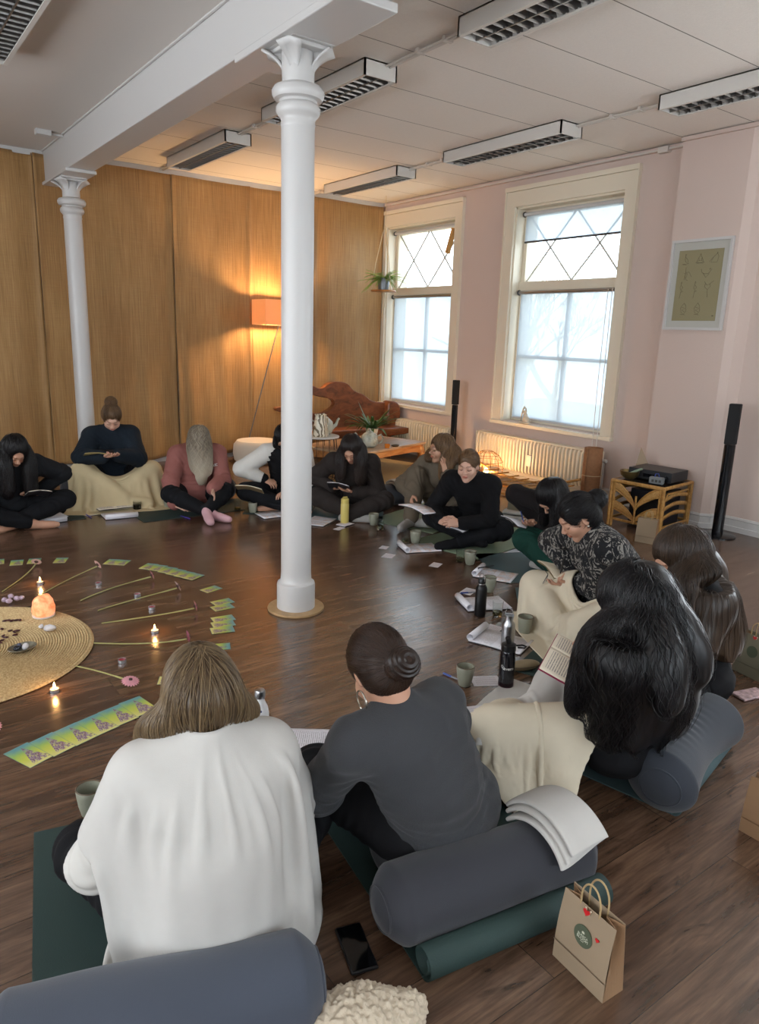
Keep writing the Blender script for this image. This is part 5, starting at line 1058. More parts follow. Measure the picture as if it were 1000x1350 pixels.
# ---- skin, cloth and hair materials
def skin_mat(name, c):
    t = NT(name); a = t.n('ShaderNodeVertexColor', layer_name='tint'); t.col(t.mix(1., c, a.outputs[0], 'MULTIPLY')); t.set(Roughness=.5); t.b.inputs['Subsurface Weight'].default_value = .12; t.b.inputs['Subsurface Radius'].default_value = (.02, .008, .004); t.b.inputs['Subsurface Scale'].default_value = .5; return t.m
def hair_mat(name, c1, c2, tip=None, rough=.38):
    t = NT(name); a = t.n('ShaderNodeVertexColor', layer_name='tint'); sp = t.n('ShaderNodeSeparateColor'); t.l(a.outputs[0], sp.inputs[0]); c = t.mix(sp.outputs[0], c1, c2)
    if tip: c = t.mix(sp.outputs[1], c, tip)
    t.col(c); t.set(Roughness=rough); t.b.inputs['Specular IOR Level'].default_value = .35; return t.m
def rotm(yaw, pitch=0., roll=0.):
    """columns: forward, left, up; pitch > 0 bows the head"""
    cy, sy = math.cos(yaw), math.sin(yaw); Rz = np.array([[cy, -sy, 0], [sy, cy, 0], [0, 0, 1]]); cp, sp = math.cos(pitch), math.sin(pitch); Ry = np.array([[cp, 0, sp], [0, 1, 0], [-sp, 0, cp]]); cr, sr = math.cos(roll), math.sin(roll); Rx = np.array([[1, 0, 0], [0, cr, -sr], [0, sr, cr]]); return Rz@Ry@Rx
def unit(v): v = np.array(v, float); return v/(np.linalg.norm(v)+1e-9)
def ik(S, W, l1, l2, hint):
    d = W-S; L = np.linalg.norm(d)
    if L > (l1+l2)*.985: W = S+d/L*(l1+l2)*.985; d = W-S; L = np.linalg.norm(d)
    L = max(L, abs(l1-l2)+.01)
    a = (l1*l1-l2*l2+L*L)/(2*L); h = math.sqrt(max(0, l1*l1-a*a)); u = d/np.linalg.norm(d); hh = np.array(hint, float); hh = hh-u*(hh@u); return S+u*a+unit(hh)*h, W
UP = np.array([0, 0, 1.])
class Person:
    """joints in world metres relative to the place of the pelvis on the floor"""
    def __init__(s, name, label, base, yaw, hp, head, hyaw, hpitch, hroll=0., neck=40, arms=None, legs=None, s_=1., wide=1., spine=.46):
        if base is None:      # seat found from the head: the spine keeps its length
            nk = math.radians(neck); ff = np.array([math.cos(yaw), math.sin(yaw), 0]); Nw = np.array(head)-(ff*math.sin(nk)+np.array([0, 0, 1.])*math.cos(nk))*.125*s_; dz = Nw[2]-hp; ln = math.sqrt(max(.0025, (spine*s_)**2-dz*dz)); base = (Nw-ff*ln)[:2]
        s.base = np.array([base[0], base[1], 0.]); s.yaw = yaw; s.f = np.array([math.cos(yaw), math.sin(yaw), 0]); s.l = np.array([-math.sin(yaw), math.cos(yaw), 0]); s.k = s_; s.wide = wide
        s.root = thing('person', label, 'person', (base[0], base[1], 0)); s.P = np.array([0, 0, hp]); s.H = np.array(head)-s.base; s.HR = rotm(hyaw, hpitch, hroll)
        nk = math.radians(neck); s.N = s.H-(s.f*math.sin(nk)+UP*math.cos(nk))*.125*s_-s.HR[:, 0]*-.012
        L = np.linalg.norm(s.N-s.P); pj = lambda q: [round(float(x)) for x in ((lambda c: (500+F_PX*c[0]/c[2], 675+F_PX*c[1]/c[2]))(CR@(np.array(q)-[0, 0, CAM_H])))]
        if DEBUG: print('PERSON', label[:40], 'torso', round(float(L), 3), 'base', s.base[:2].round(2), 'pelvis px', pj(s.base+s.P), 'seat px', pj(s.base), 'head px', pj(s.H+s.base))
        s.M = (s.P+s.N)/2-s.f*.045+UP*.0; s.t = unit(s.N-s.M); s.tl = unit(s.M-s.P)
        s.SH = {}; s.EL = {}; s.WR = {}; s.HD = {}
        s.KN = {}; s.AN = {}; s.HP = {}; s.FT = {}
        sw = .165*s_*wide
        for q, sg in (('L', 1), ('R', -1)):
            S = s.N-s.t*.055*s_+s.l*sg*sw+s.f*.02; a = (arms or {}).get(q, {})
            W = s.loc(a['w']) if 'w' in a else s.P+s.f*.32+s.l*sg*.08+UP*.12
            E, W = ik(S, W, .275*s_, .235*s_, a.get('hint', s.l*sg*.8-UP*.6-s.f*.35)); s.SH[q] = S; s.EL[q] = E; s.WR[q] = W; s.HD[q] = dict(dir=unit(np.array(a.get('dir', W-E))), nrm=unit(np.array(a.get('nrm', -UP))), curl=a.get('curl', .5), hide=a.get('hide', False), spread=a.get('spread', .12))
            g = (legs or {}).get(q, {}); s.HP[q] = s.P+s.l*sg*.09*s_; s.KN[q] = s.loc(g['k']) if 'k' in g else s.P+s.f*.29+s.l*sg*.33+UP*(.12-hp)
            s.AN[q] = s.loc(g['a']) if 'a' in g else s.P+s.f*(.33-(.06 if sg > 0 else 0))-s.l*sg*.06+UP*(.055-hp)
            s.FT[q] = unit(np.array(g['d'])) if 'd' in g else unit(-s.l*sg+s.f*.3)
    def loc(s, v):
        """a tuple is (forward, left, height) from the seat, an array is a place in the room"""
        return s.f*v[0]+s.l*v[1]+UP*v[2] if isinstance(v, tuple) else np.array(v)-s.base
    def fall(s, start, L, r0, r1, gap=.012, flat=.7, pull=(0, 0)):
        """cones of a lock of hair that hangs down outside the clothes; start in the head's own axes"""
        P = s.H+s.HR@(np.array(start)*s.k); pts = [P.copy()]; st = .03
        for k in range(int(L/st)):
            P = P+np.array([0, 0, -st])+(s.f*pull[0]+s.l*pull[1])*st; r = r0+(r1-r0)*(k*st/L)
            for _ in range(3):
                d = s.topF.sample(P[None])[0]-(gap+r*.55)
                if d < 0: g = s.topF.grad(P[None], .02)[0]; g[2] *= .4; P = P-unit(g)*d
            pts.append(P.copy())
        pts = np.array(pts); pts[1:-1] = pts[1:-1]*.5+(pts[:-2]+pts[2:])*.25; out = []; n = len(pts)-1
        for k in range(0, n):
            g = s.topF.grad(((pts[k]+pts[k+1])/2)[None], .03)[0]; near = s.topF.sample(pts[k][None])[0] < .1
            out.append((pts[k]+s.base, pts[k+1]+s.base, r0+(r1-r0)*k/n, r0+(r1-r0)*(k+1)/n, (g, flat) if near and flat < 1 else None))
        return out
    def bounds(s, m=.16):
        J = [s.P, s.N, s.H, s.H+UP*.02]+list(s.SH.values())+list(s.EL.values())+list(s.WR.values())+list(s.KN.values())+list(s.AN.values())+[s.AN[q]+s.FT[q]*.16 for q in 'LR']; J = np.array(J); lo = J.min(0)-m; hi = J.max(0)+m; lo[2] = -.01; return lo, hi
    def torso(s, F, o=0., k=.05):
        R1 = np.stack([np.cross(s.l, s.tl), s.l, s.tl], 1); R2 = np.stack([np.cross(s.l, s.t), s.l, s.t], 1); q = s.k; w = s.wide
        F.ell(s.P+UP*.0, np.array([.115*q, .17*q*w, .11*q])+o, R1, k); F.cone(s.P+s.l*.05, s.M, .115*q+o, .1*q*w+o, k); F.cone(s.P-s.l*.05, s.M, .115*q+o, .1*q*w+o, k)
        F.cone(s.M+s.l*.035*w, s.N-s.t*.13*q+s.l*.05*w, .1*q+o, .1*q+o, k); F.cone(s.M-s.l*.035*w, s.N-s.t*.13*q-s.l*.05*w, .1*q+o, .1*q+o, k)
        F.cone(s.N-s.t*.07*q+s.l*.09*w*q, s.N-s.t*.07*q-s.l*.09*w*q, .062*q+o, None, k)
        for g in 'LR': F.cone(s.N-s.t*.05*q, s.SH[g], .05*q+o, .052*q+o, k*.8)
        for g in (1, -1): F.ell(s.N-s.t*.19*q+s.f*.095*q+s.l*g*.065*q, (.045*q+o*.8,)*3, None, .03)
    def arm(s, F, g, o=0., end=1., k=.03, o2=None):
        q = s.k; o2 = o if o2 is None else o2; F.cone(s.SH[g], s.EL[g], .048*q+o, .038*q+o2, k); W = s.EL[g]+(s.WR[g]-s.EL[g])*end; F.cone(s.EL[g], W, .038*q+o2, .025*q+o2*.9, k*.6)
    def leg(s, F, g, o=0., end=1., k=.03, o2=None):
        q = s.k; o2 = o if o2 is None else o2; F.cone(s.HP[g], s.KN[g], .086*q+o, .056*q+o, k); W = s.KN[g]+(s.AN[g]-s.KN[g])*end; mid = s.KN[g]+(W-s.KN[g])*.35; F.cone(s.KN[g], mid, .055*q+o, .052*q+o2, k*.7); F.cone(mid, W, .052*q+o2, .034*q+o2, k*.6)
    def foot(s, F, g, o=0.):
        A = s.AN[g]; d = s.FT[g]; L = .16*s.k; F.cone(A, A+d*.04-UP*.012, .032+o, .03+o, .02); F.cone(A-d*.035-UP*.02, A+d*L-UP*.03, .03+o, .022+o, .02); F.cone(A+d*.09-UP*.022, A+d*L*1.12-UP*.03+s.l*.01, .032+o, .022+o, .02)
    def head(s, F):
        H, R, q = s.H, s.HR, s.k; w = lambda x, y, z: H+R@(np.array([x, y, z])*q)
        F.ell(w(-.012, 0, .03), (.093*q, .074*q, .088*q), R, .02); F.ell(w(.03, 0, -.028), (.06*q, .058*q, .083*q), R, .03); F.cone(w(.02, 0, -.07), w(.066, 0, -.098), .04*q, .018*q, .02)
        F.cone(w(.0, .045, -.055), w(.06, .012, -.095), .016*q, .012*q, .02); F.cone(w(.0, -.045, -.055), w(.06, -.012, -.095), .016*q, .012*q, .02)
        for g in (1, -1): F.ell(w(.058, g*.036, -.03), (.028*q,)*3, R, .02); F.ell(w(.1, g*.031, .004), (.016*q, .017*q, .011*q), R, .012, sub=True); F.ell(w(.079, g*.031, .003), (.013*q, .0145*q, .0105*q), R, .005)
        F.cone(w(.083, -.026, .024), w(.083, .026, .024), .011*q, None, .02); F.cone(w(.087, 0, .006), w(.108, 0, -.025), .0065*q, .0095*q, .01)
        for g in (1, -1): F.ell(w(.1, g*.011, -.031), (.011*q, .0075*q, .0075*q), R, .006)
        F.cone(w(.09, -.014, -.0525), w(.09, .014, -.0525), .0065*q, None, .005); F.cone(w(.088, -.012, -.063), w(.088, .012, -.063), .0072*q, None, .004)
        for g in (1, -1): F.ell(w(-.008, g*.074, -.005), (.018*q, .009*q, .031*q), R, .008); F.ell(w(-.004, g*.082, -.003), (.009*q, .006*q, .018*q), R, .004, sub=True)
        F.cone(w(-.028, 0, -.05), s.N-s.t*.01, .05*q, .056*q, .03)
    def hand(s, F, g, o=0.):
        h = s.HD[g]; W = s.WR[g]; d = h['dir']; n = h['nrm']; n = unit(n-d*(n@d)); sg = 1 if g == 'L' else -1; q = s.k*.96
        lat = np.cross(n, d)*sg    # towards the thumb
        s.HD[g]['palm'] = W+d*.05*q; R = np.stack([d, lat, n], 1)
        F.cone(s.EL[g]+(W-s.EL[g])*.7, W+d*.012, .027*q, .023*q, .01); F.ell(W+d*.045*q, (.052*q, .039*q, .0145*q), R, .012)
        for i, (off, L) in enumerate(((.029, .066), (.0095, .075), (-.0105, .07), (-.029, .055))):
            b = W+d*(.082-.006*abs(i-1))*q+lat*off*q; dd = unit(d+lat*(off*h['spread']*30*.25)); p = b; c = h['curl']; r = .0085*q; ang_ = c*.45
            for seg in range(3):
                v = dd*math.cos(ang_)+n*math.sin(ang_); p2 = p+unit(v)*L*q*(.45, .3, .25)[seg]; F.cone(p, p2, r, r*.92, .004); p = p2; r *= .92; ang_ += c*.85
        b = W+d*.022*q+lat*.028*q; e = b+unit(d*.75+lat*.65+n*.3)*.045*q; F.cone(b-lat*.008, e, .0125*q, .0105*q, .01); F.cone(e, e+unit(d*.95+lat*.15+n*.4)*.033*q, .0105*q, .0088*q, .004)
    def tint(s, V, socks=None, lip=(.82, .5, .5)):
        L = (V-s.H)@s.HR/s.k; x, y, z = L.T; C = np.ones((len(V), 4)); face = x > .06
        m = face & (np.abs(y) < .021-.0) & (np.abs(z+.058) < .0105-12*y*y) & (x > .08); C[m, :3] = lip
        for sgn in (1, -1):
            yy = y*sgn; m = face & (yy > .016) & (yy < .047) & (np.abs(z+.007-(yy-.031)**2*14) < .0034); C[m, :3] = (.22, .16, .14)
            m = face & (yy > .012) & (yy < .05) & (np.abs(z-.0275+(yy-.032)**2*7) < .0042); C[m, :3] = (.42, .33, .28)
        n = vnoise(V, 14, 3); C[:, :3] *= (1-.05*n)[:, None]; return C
    def build_body(s, m, h=.0047, hide_legs=False):
        F = Field(*s.bounds(), h); s.torso(F); s.head(F)
        for g in 'LR': s.arm(F, g); s.leg(F, g); s.foot(F, g); s.hand(F, g)
        V, Q = F.mesh(); V = relax(V, Q, 1, .4); s.F = F; s.bodyobj = np_mesh('body', V, Q, m, s.root, attr={'tint': s.tint(V)}); return F
    def cloth(s, name, m, fill, h=.0065, amp=.006, seed=1, cuts=(), parent=None, folds=(), lo=None, hi=None, it=1):
        b = s.bounds(.2); F = Field(b[0], b[1], h); fill(F)
        for p, n in cuts: F.cut(p, n)
        V, Q = F.mesh(); V = relax(V, Q, 1, .5); V = fabric_wrinkle(V, Q, amp, seed, pts=folds) if amp else V; V[:, 2] = np.maximum(V[:, 2], .006)
        if it: V = relax(V, Q, it, .5)
        return np_mesh(name, V, Q, m, parent or s.root), F
    def top(s, name, m, o=.02, end=.93, amp=.007, seed=1, sleeve=.018, collar=True, hoodie=False, hem=.02, h=.0065, mcollar=None, high=False):
        fo = [(s.EL[g], .09, unit(s.WR[g]-s.SH[g])) for g in 'LR']+[(s.SH[g]-UP*.05+s.f*.03, .08, unit(s.l+UP)) for g in 'LR']+[(s.P+UP*.1, .16, UP)]
        def fill(F):
            s.torso(F, o)
            for g in 'LR': s.arm(F, g, sleeve, end, o2=sleeve*1.05); W = s.EL[g]+(s.WR[g]-s.EL[g])*end; u = unit(s.WR[g]-s.EL[g]); F.cone(W-u*.05, W, .028+sleeve*.75, .029+sleeve*.6, .012)
            F.cone(s.N-s.t*.02, s.N+unit(s.H-s.N)*(.05 if high else .012), .064*s.k, .062*s.k, .03)
            R1 = np.stack([np.cross(s.l, s.tl), s.l, s.tl], 1); F.ell(s.P+s.tl*.02, (.14+hem, .185*s.wide+hem, .075), R1, .04)
            if hoodie: hd = s.N-s.f*.05+UP*.0; F.cone(hd+s.l*.07, hd-s.l*.07, .045, None, .03); F.cone(hd+s.l*.08+s.f*.03, hd+s.f*.1-UP*.03+s.l*.04, .032, .022, .025); F.cone(hd-s.l*.08+s.f*.03, hd+s.f*.1-UP*.03-s.l*.04, .032, .022, .025)
        top, F = s.cloth(name, m, fill, h, amp, seed, folds=fo); s.topF = F; s.topobj = top
        if collar:
            nd = unit(s.H-s.N+s.t*.1); c = s.N+nd*(.052 if high else .014); a = unit(np.cross(nd, s.l)); b_ = np.cross(nd, a)
            MB().tube([tuple(c+(a*math.cos(k*PI/14)*.06+b_*math.sin(k*PI/14)*.06)*s.k) for k in range(28)], .0085, 8, closed=True).build('collar', mcollar or m, top)
        for g in 'LR':
            if s.HD[g]['hide']: continue
            W = s.EL[g]+(s.WR[g]-s.EL[g])*end; u = unit(s.WR[g]-s.EL[g]); a = unit(np.cross(u, UP+.1)); b_ = np.cross(u, a); r = .029+sleeve*.55
            MB().tube([tuple(W-u*.028), tuple(W-u*.015), tuple(W), tuple(W+u*.003)], [r*.98, r*1.06, r, r*.8], 20).build('cuff', mcollar or m, top)
        return top
    def trousers(s, m, o=.02, end=.92, amp=.007, seed=5, name='trousers', o2=None, h=.0065):
        def fill(F):
            R1 = np.stack([np.cross(s.l, s.tl), s.l, s.tl], 1); F.ell(s.P+UP*.0, (.13+o*.6, .175*s.wide+o*.6, .12), R1, .04)
            for g in 'LR': s.leg(F, g, o, end, o2=o2)
        fo = [(s.KN[g], .12, unit(s.AN[g]-s.HP[g])) for g in 'LR']+[((s.HP[g]+s.KN[g])/2, .1, unit(s.KN[g]-s.HP[g])) for g in 'LR']
        o_, s.trF = s.cloth(name, m, fill, h, amp, seed, folds=fo); return o_
    def socks(s, m, gs='LR', name='sock', end=.86):
        for g in gs:
            b = Field(np.minimum(s.AN[g], s.AN[g]+s.FT[g]*.22)-.1, np.maximum(s.AN[g], s.AN[g]+s.FT[g]*.22)+.1, .005); s.foot(b, g, .006); b.cone(s.KN[g]+(s.AN[g]-s.KN[g])*end, s.AN[g], .042, .037, .02); V, Q = b.mesh(); V[:, 2] = np.maximum(V[:, 2], .004); V = relax(V, Q, 1); np_mesh(name, V, Q, m, s.root)
    # ---- hair
    def hair(s, m, style='long', paths=(), n=400, zmin=.2, steps=60, step=.014, seed=2, thick=.0016, wav=0., bun=None, bunr=.04, spread=.006, part=0., extra=None, hz=.0065, flow=None, cap=.012, face=(.105, -.02), frizz=0., fr_=(.062, .056, .082), shell=None):
        H, R, q = s.H, s.HR, s.k; w = lambda x, y, z: H+R@(np.array([x, y, z])*q); ptsall = [H]+[np.array(p[i])-s.base for p in paths for i in (0, 1)]; ptsall = np.array(ptsall); lo = ptsall.min(0)-.22; hi = ptsall.max(0)+.22
        F = Field(lo, hi, hz); F.ell(w(-.014, 0, .033), ((.093+cap)*q, (.075+cap)*q, (.089+cap)*q), R, .02); F.ell(w(-.045, 0, -.02), ((.062+cap*.4)*q, (.07+cap*.7)*q, .07*q), R, .03)
        F.ell(w(face[0], 0, face[1]), (fr_[0]*q, fr_[1]*q, fr_[2]*q), R, .018, sub=True)
        if style == 'bun':
            for g in (1, -1): F.ell(w(.01, g*.085, -.02), (.03*q, .03*q, .034*q), R, .012, sub=True)
            B = w(*bun); F.ell(B, (bunr, bunr*1.08, bunr*.95), R, .012)
        for (a, b, ra, rb, fa) in paths: F.cone(np.array(a)-s.base, np.array(b)-s.base, ra, rb, .035, flat=None if fa is None else (unit(fa[0]), fa[1]))
        if shell:
            cdir, off, zlo, th_, zhi = shell; T_ = s.topF; cdir = np.array(unit(cdir)); tang = np.cross(UP, cdir)
            def fs(X, Y, Z):
                sh_ = np.broadcast_shapes(X.shape, Y.shape, Z.shape); P = np.stack([np.broadcast_to(a, sh_).ravel() for a in (X, Y, Z)], 1); q_ = P-s.N; a_ = q_@cdir; b_ = q_@tang
                d = np.maximum(np.maximum(T_.sample(P)-th_, off-a_), np.maximum((zlo+1.1*b_**2+.02*np.sin(b_*60+P[:, 2]*9))-P[:, 2], P[:, 2]-zhi)); return d.reshape(sh_)
            lo_ = np.array([s.N[0]-.32, s.N[1]-.32, zlo-.05]); F.put(fs, lo_, np.array([s.N[0]+.32, s.N[1]+.32, zhi+.02]), .04)
        if paths and style == 'long' and fr_[0] > .063: F.ell(w(.12, 0, -.01), (.078*q, .044*q, .092*q), R, .012, sub=True)
        if extra: extra(F, w)
        s.hairF = F; r = np.random.default_rng(seed); V, Q = F.mesh(); V = relax(V, Q, 2, .5); N = normals(V, Q)
        # the mass, finely ridged along its fall
        gz = vnoise(V*np.array([1, 1, .12]), 60, seed); V2 = V+N*(.0035*(gz-.6))[:, None]; T = np.zeros((len(V), 4)); T[:, 0] = np.clip(gz*1.3-.4, 0, 1)*.6; T[:, 1] = np.clip((H[2]-.05-V[:, 2])/.35, 0, 1); T[:, 3] = 1
        mass = np_mesh('hair', V2, Q, m, s.root, attr={'tint': T}); s.hairobj = mass
        # strands
        P = w(-.03, 0, .1)+(r.normal(size=(n, 3))*np.array([.07, .065, .05]))
        if style == 'long': d = r.normal(size=(n, 3)); P = H+((R@(np.stack([r.uniform(-.09, .07, n), r.normal(0, .022, n)+part, np.full(n, .12)]))).T)*q; k2 = r.random(n) < .5; P[k2] = H+((R@np.stack([r.uniform(-.1, .02, k2.sum()), r.uniform(-.09, .09, k2.sum()), r.uniform(.0, .12, k2.sum())])).T)*q
        else: u = r.normal(size=(n, 3)); u /= np.linalg.norm(u, axis=1, keepdims=True); P = H+(R@np.array([-.014, 0, .033]))+(u*np.array([.1, .085, .1]))@R.T
        off = r.uniform(.0005, spread, n)
        for _ in range(6): P = P-F.grad(P)*(F.sample(P)-off)[:, None]*.9
        ok = F.sample(P) < .02; P = P[ok]; off = off[ok]; n = len(P); path = [P.copy()]; ph = r.uniform(0, 6.28, n); alive = np.ones(n, bool); jit = r.normal(size=(n, 3))*.12; frm = np.full(n, steps)
        for k in range(steps):
            g = F.grad(P)
            if style == 'bun': fdir = B-P; fdir /= np.linalg.norm(fdir, axis=1, keepdims=True)+1e-9
            elif flow is not None: fdir = flow(P+s.base)-0*P
            else: fdir = np.tile([0, 0, -1.], (n, 1))
            fdir = fdir+jit; t = fdir-g*(fdir*g).sum(1, keepdims=True); tl = np.linalg.norm(t, axis=1); t = t/(tl[:, None]+1e-6); sd = np.cross(g, t)
            mv = t*step+sd*(wav*np.sin(k*.75*step/.014+ph)*step)[:, None]
            if style == 'bun': near = np.linalg.norm(P-B, axis=1) < bunr*.9; stop = near
            else: stop = (tl < .22) | (P[:, 2] < zmin+jit[:, 0]*.3)
            alive &= ~stop; P = np.where(alive[:, None], P+mv, P); dd = F.sample(P)-off; P = np.where(alive[:, None], P-F.grad(P)*np.clip(dd, -.02, .02)[:, None]*.8, P); frm = np.where(alive, steps, np.minimum(frm, k)); path.append(P.copy())
            if not alive.any(): break
        path = np.array(path); m_ = len(path); tv = []; tf = []; tt = []; bc = 0; rad = thick*r.uniform(.6, 1.3, n); col = r.random(n)
        for i in range(n):
            e = min(m_, frm[i]+1); 
            if e < 4: continue
            p = path[:e, i]; tg = np.gradient(p, axis=0); tg /= np.linalg.norm(tg, axis=1, keepdims=True)+1e-9; g = F.grad(p); sd = np.cross(g, tg); sd /= np.linalg.norm(sd, axis=1, keepdims=True)+1e-9; nn = np.cross(tg, sd); prof = np.minimum(1, np.minimum(np.arange(e)/2+.3, (e-1-np.arange(e))/6.+.08))*rad[i]
            ring = np.stack([p+sd*(prof*1.7)[:, None], p+nn*prof[:, None], p-sd*(prof*1.7)[:, None], p-nn*prof[:, None]*.6], 1); tv.append(ring.reshape(-1, 3)); a = np.arange(e-1)[:, None]*4
            for j in range(4): j2 = (j+1) % 4; tf.append(np.concatenate([a+j, a+j2, a+4+j2, a+4+j], 1)+bc)
            c = np.zeros((e*4, 4)); c[:, 0] = col[i]; c[:, 1] = np.clip((H[2]-.05-ring.reshape(-1, 3)[:, 2])/.35, 0, 1); c[:, 3] = 1; tt.append(c); bc += e*4
        if tv: np_mesh('hair_strands', np.concatenate(tv), np.concatenate(tf), m, mass, attr={'tint': np.concatenate(tt)})
        return mass
# ---------------------------------------------------------------- cloth that falls over bodies (mass-spring sheet)
def drape(name, m, P0, field_list, iters=160, gs=9, th=.008, rest=None, pin=None, mu=.55, bend=.25, ground=.004, damp=.97, grav=.0011, solid=.005, sub=1, damp_end=None):
    """P0: (n,m,3) start sheet in world coordinates; rest: rest distances from this grid"""
    P = P0.copy(); O = P.copy(); n, q = P.shape[:2]; Rr = rest if rest is not None else P0
    cons = []
    def con(di, dj, w):
        a = Rr[:n-di or None, (0 if dj >= 0 else -dj):(q-dj if dj > 0 else q)]; b = Rr[di:, (dj if dj > 0 else 0):(q+dj if dj < 0 else q)]; L = np.linalg.norm(a-b, axis=2)
        ii = np.arange(n-di)[:, None]+np.zeros(L.shape, int); jj = np.arange(L.shape[1])[None, :]+(0 if dj >= 0 else -dj)+np.zeros(L.shape, int); A = (ii*q+jj).ravel(); B_ = ((ii+di)*q+jj+dj).ravel(); L = L.ravel()
        key = (ii//max(1, di) if di else jj//max(1, dj)).ravel() % 2
        for c in (0, 1): s = key == c; cons.append((A[s], B_[s], L[s], w))
    con(1, 0, 1.); con(0, 1, 1.); con(1, 1, .6); con(1, -1, .6); con(2, 0, bend); con(0, 2, bend)
    P = P.reshape(-1, 3); O = O.reshape(-1, 3); pinm = None if pin is None else pin.ravel(); PP = P.copy()
    for it in range(iters):
        v = (P-O)*damp; O = P.copy(); P = P+v; P[:, 2] -= grav
        for g_ in range(gs):
            for A, B_, L, w in cons:
                d = P[B_]-P[A]; l = np.sqrt((d*d).sum(1))+1e-9; c = (d*(.5*w*(l-L)/l)[:, None]); P[A] += c; P[B_] -= c
            if pinm is not None: P[pinm] = PP[pinm]
            if g_ % 3 == 2 or g_ == gs-1:
                for F, base in field_list:
                    X = P-base; inside = ((X > F.lo+F.h) & (X < F.lo+F.h*(np.array(F.n)-2))).all(1); idx = np.where(inside)[0]
                    if len(idx):
                        d = F.sample(X[idx]); hit = d < th; k = idx[hit]
                        if len(k): g = F.grad(X[k], .012); P[k] += g*(th-d[hit])[:, None]; t = P[k]-O[k]; tn = t-g*(t*g).sum(1, keepdims=True); P[k] -= tn*mu
                k = P[:, 2] < ground; P[k, 2] = ground; P[k, :2] -= (P[k, :2]-O[k, :2])*mu
    V = P; i, j = np.meshgrid(np.arange(n-1), np.arange(q-1), indexing='ij'); a = (i*q+j).ravel(); Fq = np.stack([a, a+q, a+q+1, a+1], 1)
    c = V.mean(0); c[2] = 0; o = np_mesh(name, V-c, Fq, m, None); o.location = tuple(c)
    k = o.modifiers.new('d', 'SUBSURF'); k.levels = sub; k.render_levels = sub
    k = o.modifiers.new('s', 'SOLIDIFY'); k.thickness = solid; k.offset = 1
    return o
D = math.radians
def fw(px, py, z): return np.array(fl(px, py, z))
def cot(name, c, **k): kw = dict(bump=.2, bs=320, dist=.0015, sheen=0., var=.06, vs=5, spec=.25); kw.update(k); return mat(name, c, .9, **kw)
M_sk = skin_mat('light_skin', '#bd8f76'); M_sk3 = skin_mat('fair_skin', '#c89d88')
M_blk = cot('black_cotton', '#0c0c0f'); M_blk2 = cot('black_leggings', '#0f1014'); M_brownh = cot('dark_brown_hoodie', '#2b2523'); M_tau = cot('taupe_fleece', '#645a4d'); M_pink = cot('dusty_pink_fleece', '#8d5a54'); M_navy = cot('dark_teal_sweatshirt', '#151e27')
M_grey = cot('grey_wool', '#38393c', bump=.5, bs=260, dist=.003, sheen=.1); M_green = cot('bottle_green_cotton', '#12352c'); M_cream = cot('cream_blanket_cotton', '#cfc4ae', bump=.15); M_whb = cot('white_blanket_cotton', '#bab7b2', bump=.15); M_creamy = cot('cream_yellow_blanket', '#d0bf99', bump=.15)
M_sockp = cot('pink_sock', '#c59ca2'); M_sockg = cot('grey_white_sock', '#9a9793'); M_sockb = cot('black_sock', '#101013')
H_blonde = hair_mat('dark_blonde_hair', '#4a3a2a', '#7d684b', '#8f7a5b'); H_black = hair_mat('black_hair', '#080708', '#151113'); H_brown = hair_mat('brown_hair', '#241a13', '#3e2f23', '#423224'); H_dkb = hair_mat('dark_brown_hair', '#151010', '#2b211d', '#332823')
H_ash = hair_mat('ash_blonde_hair', '#5a4f43', '#a0937f', '#c9bda8'); H_bun = hair_mat('chestnut_hair', '#1f130d', '#372418'); H_lb = hair_mat('light_brown_hair', '#4a3524', '#7f6346', '#8f7150')
def patt():
    t = NT('black_white_patterned_fleece'); v = t.coord('Object', (1, 1, .75)); n = t.noise(v, 22, 3, .6, 2.2); n2 = t.noise(v, 70, 2)
    t.col(t.mix(t.math('MULTIPLY', t.math('GREATER_THAN', n.outputs['Fac'], .545), t.math('GREATER_THAN', n2.outputs['Fac'], .42)), '#101014', '#85817b')); t.set(Roughness=.95); t.bump(n2.outputs['Fac'], .4, .004); return t.m
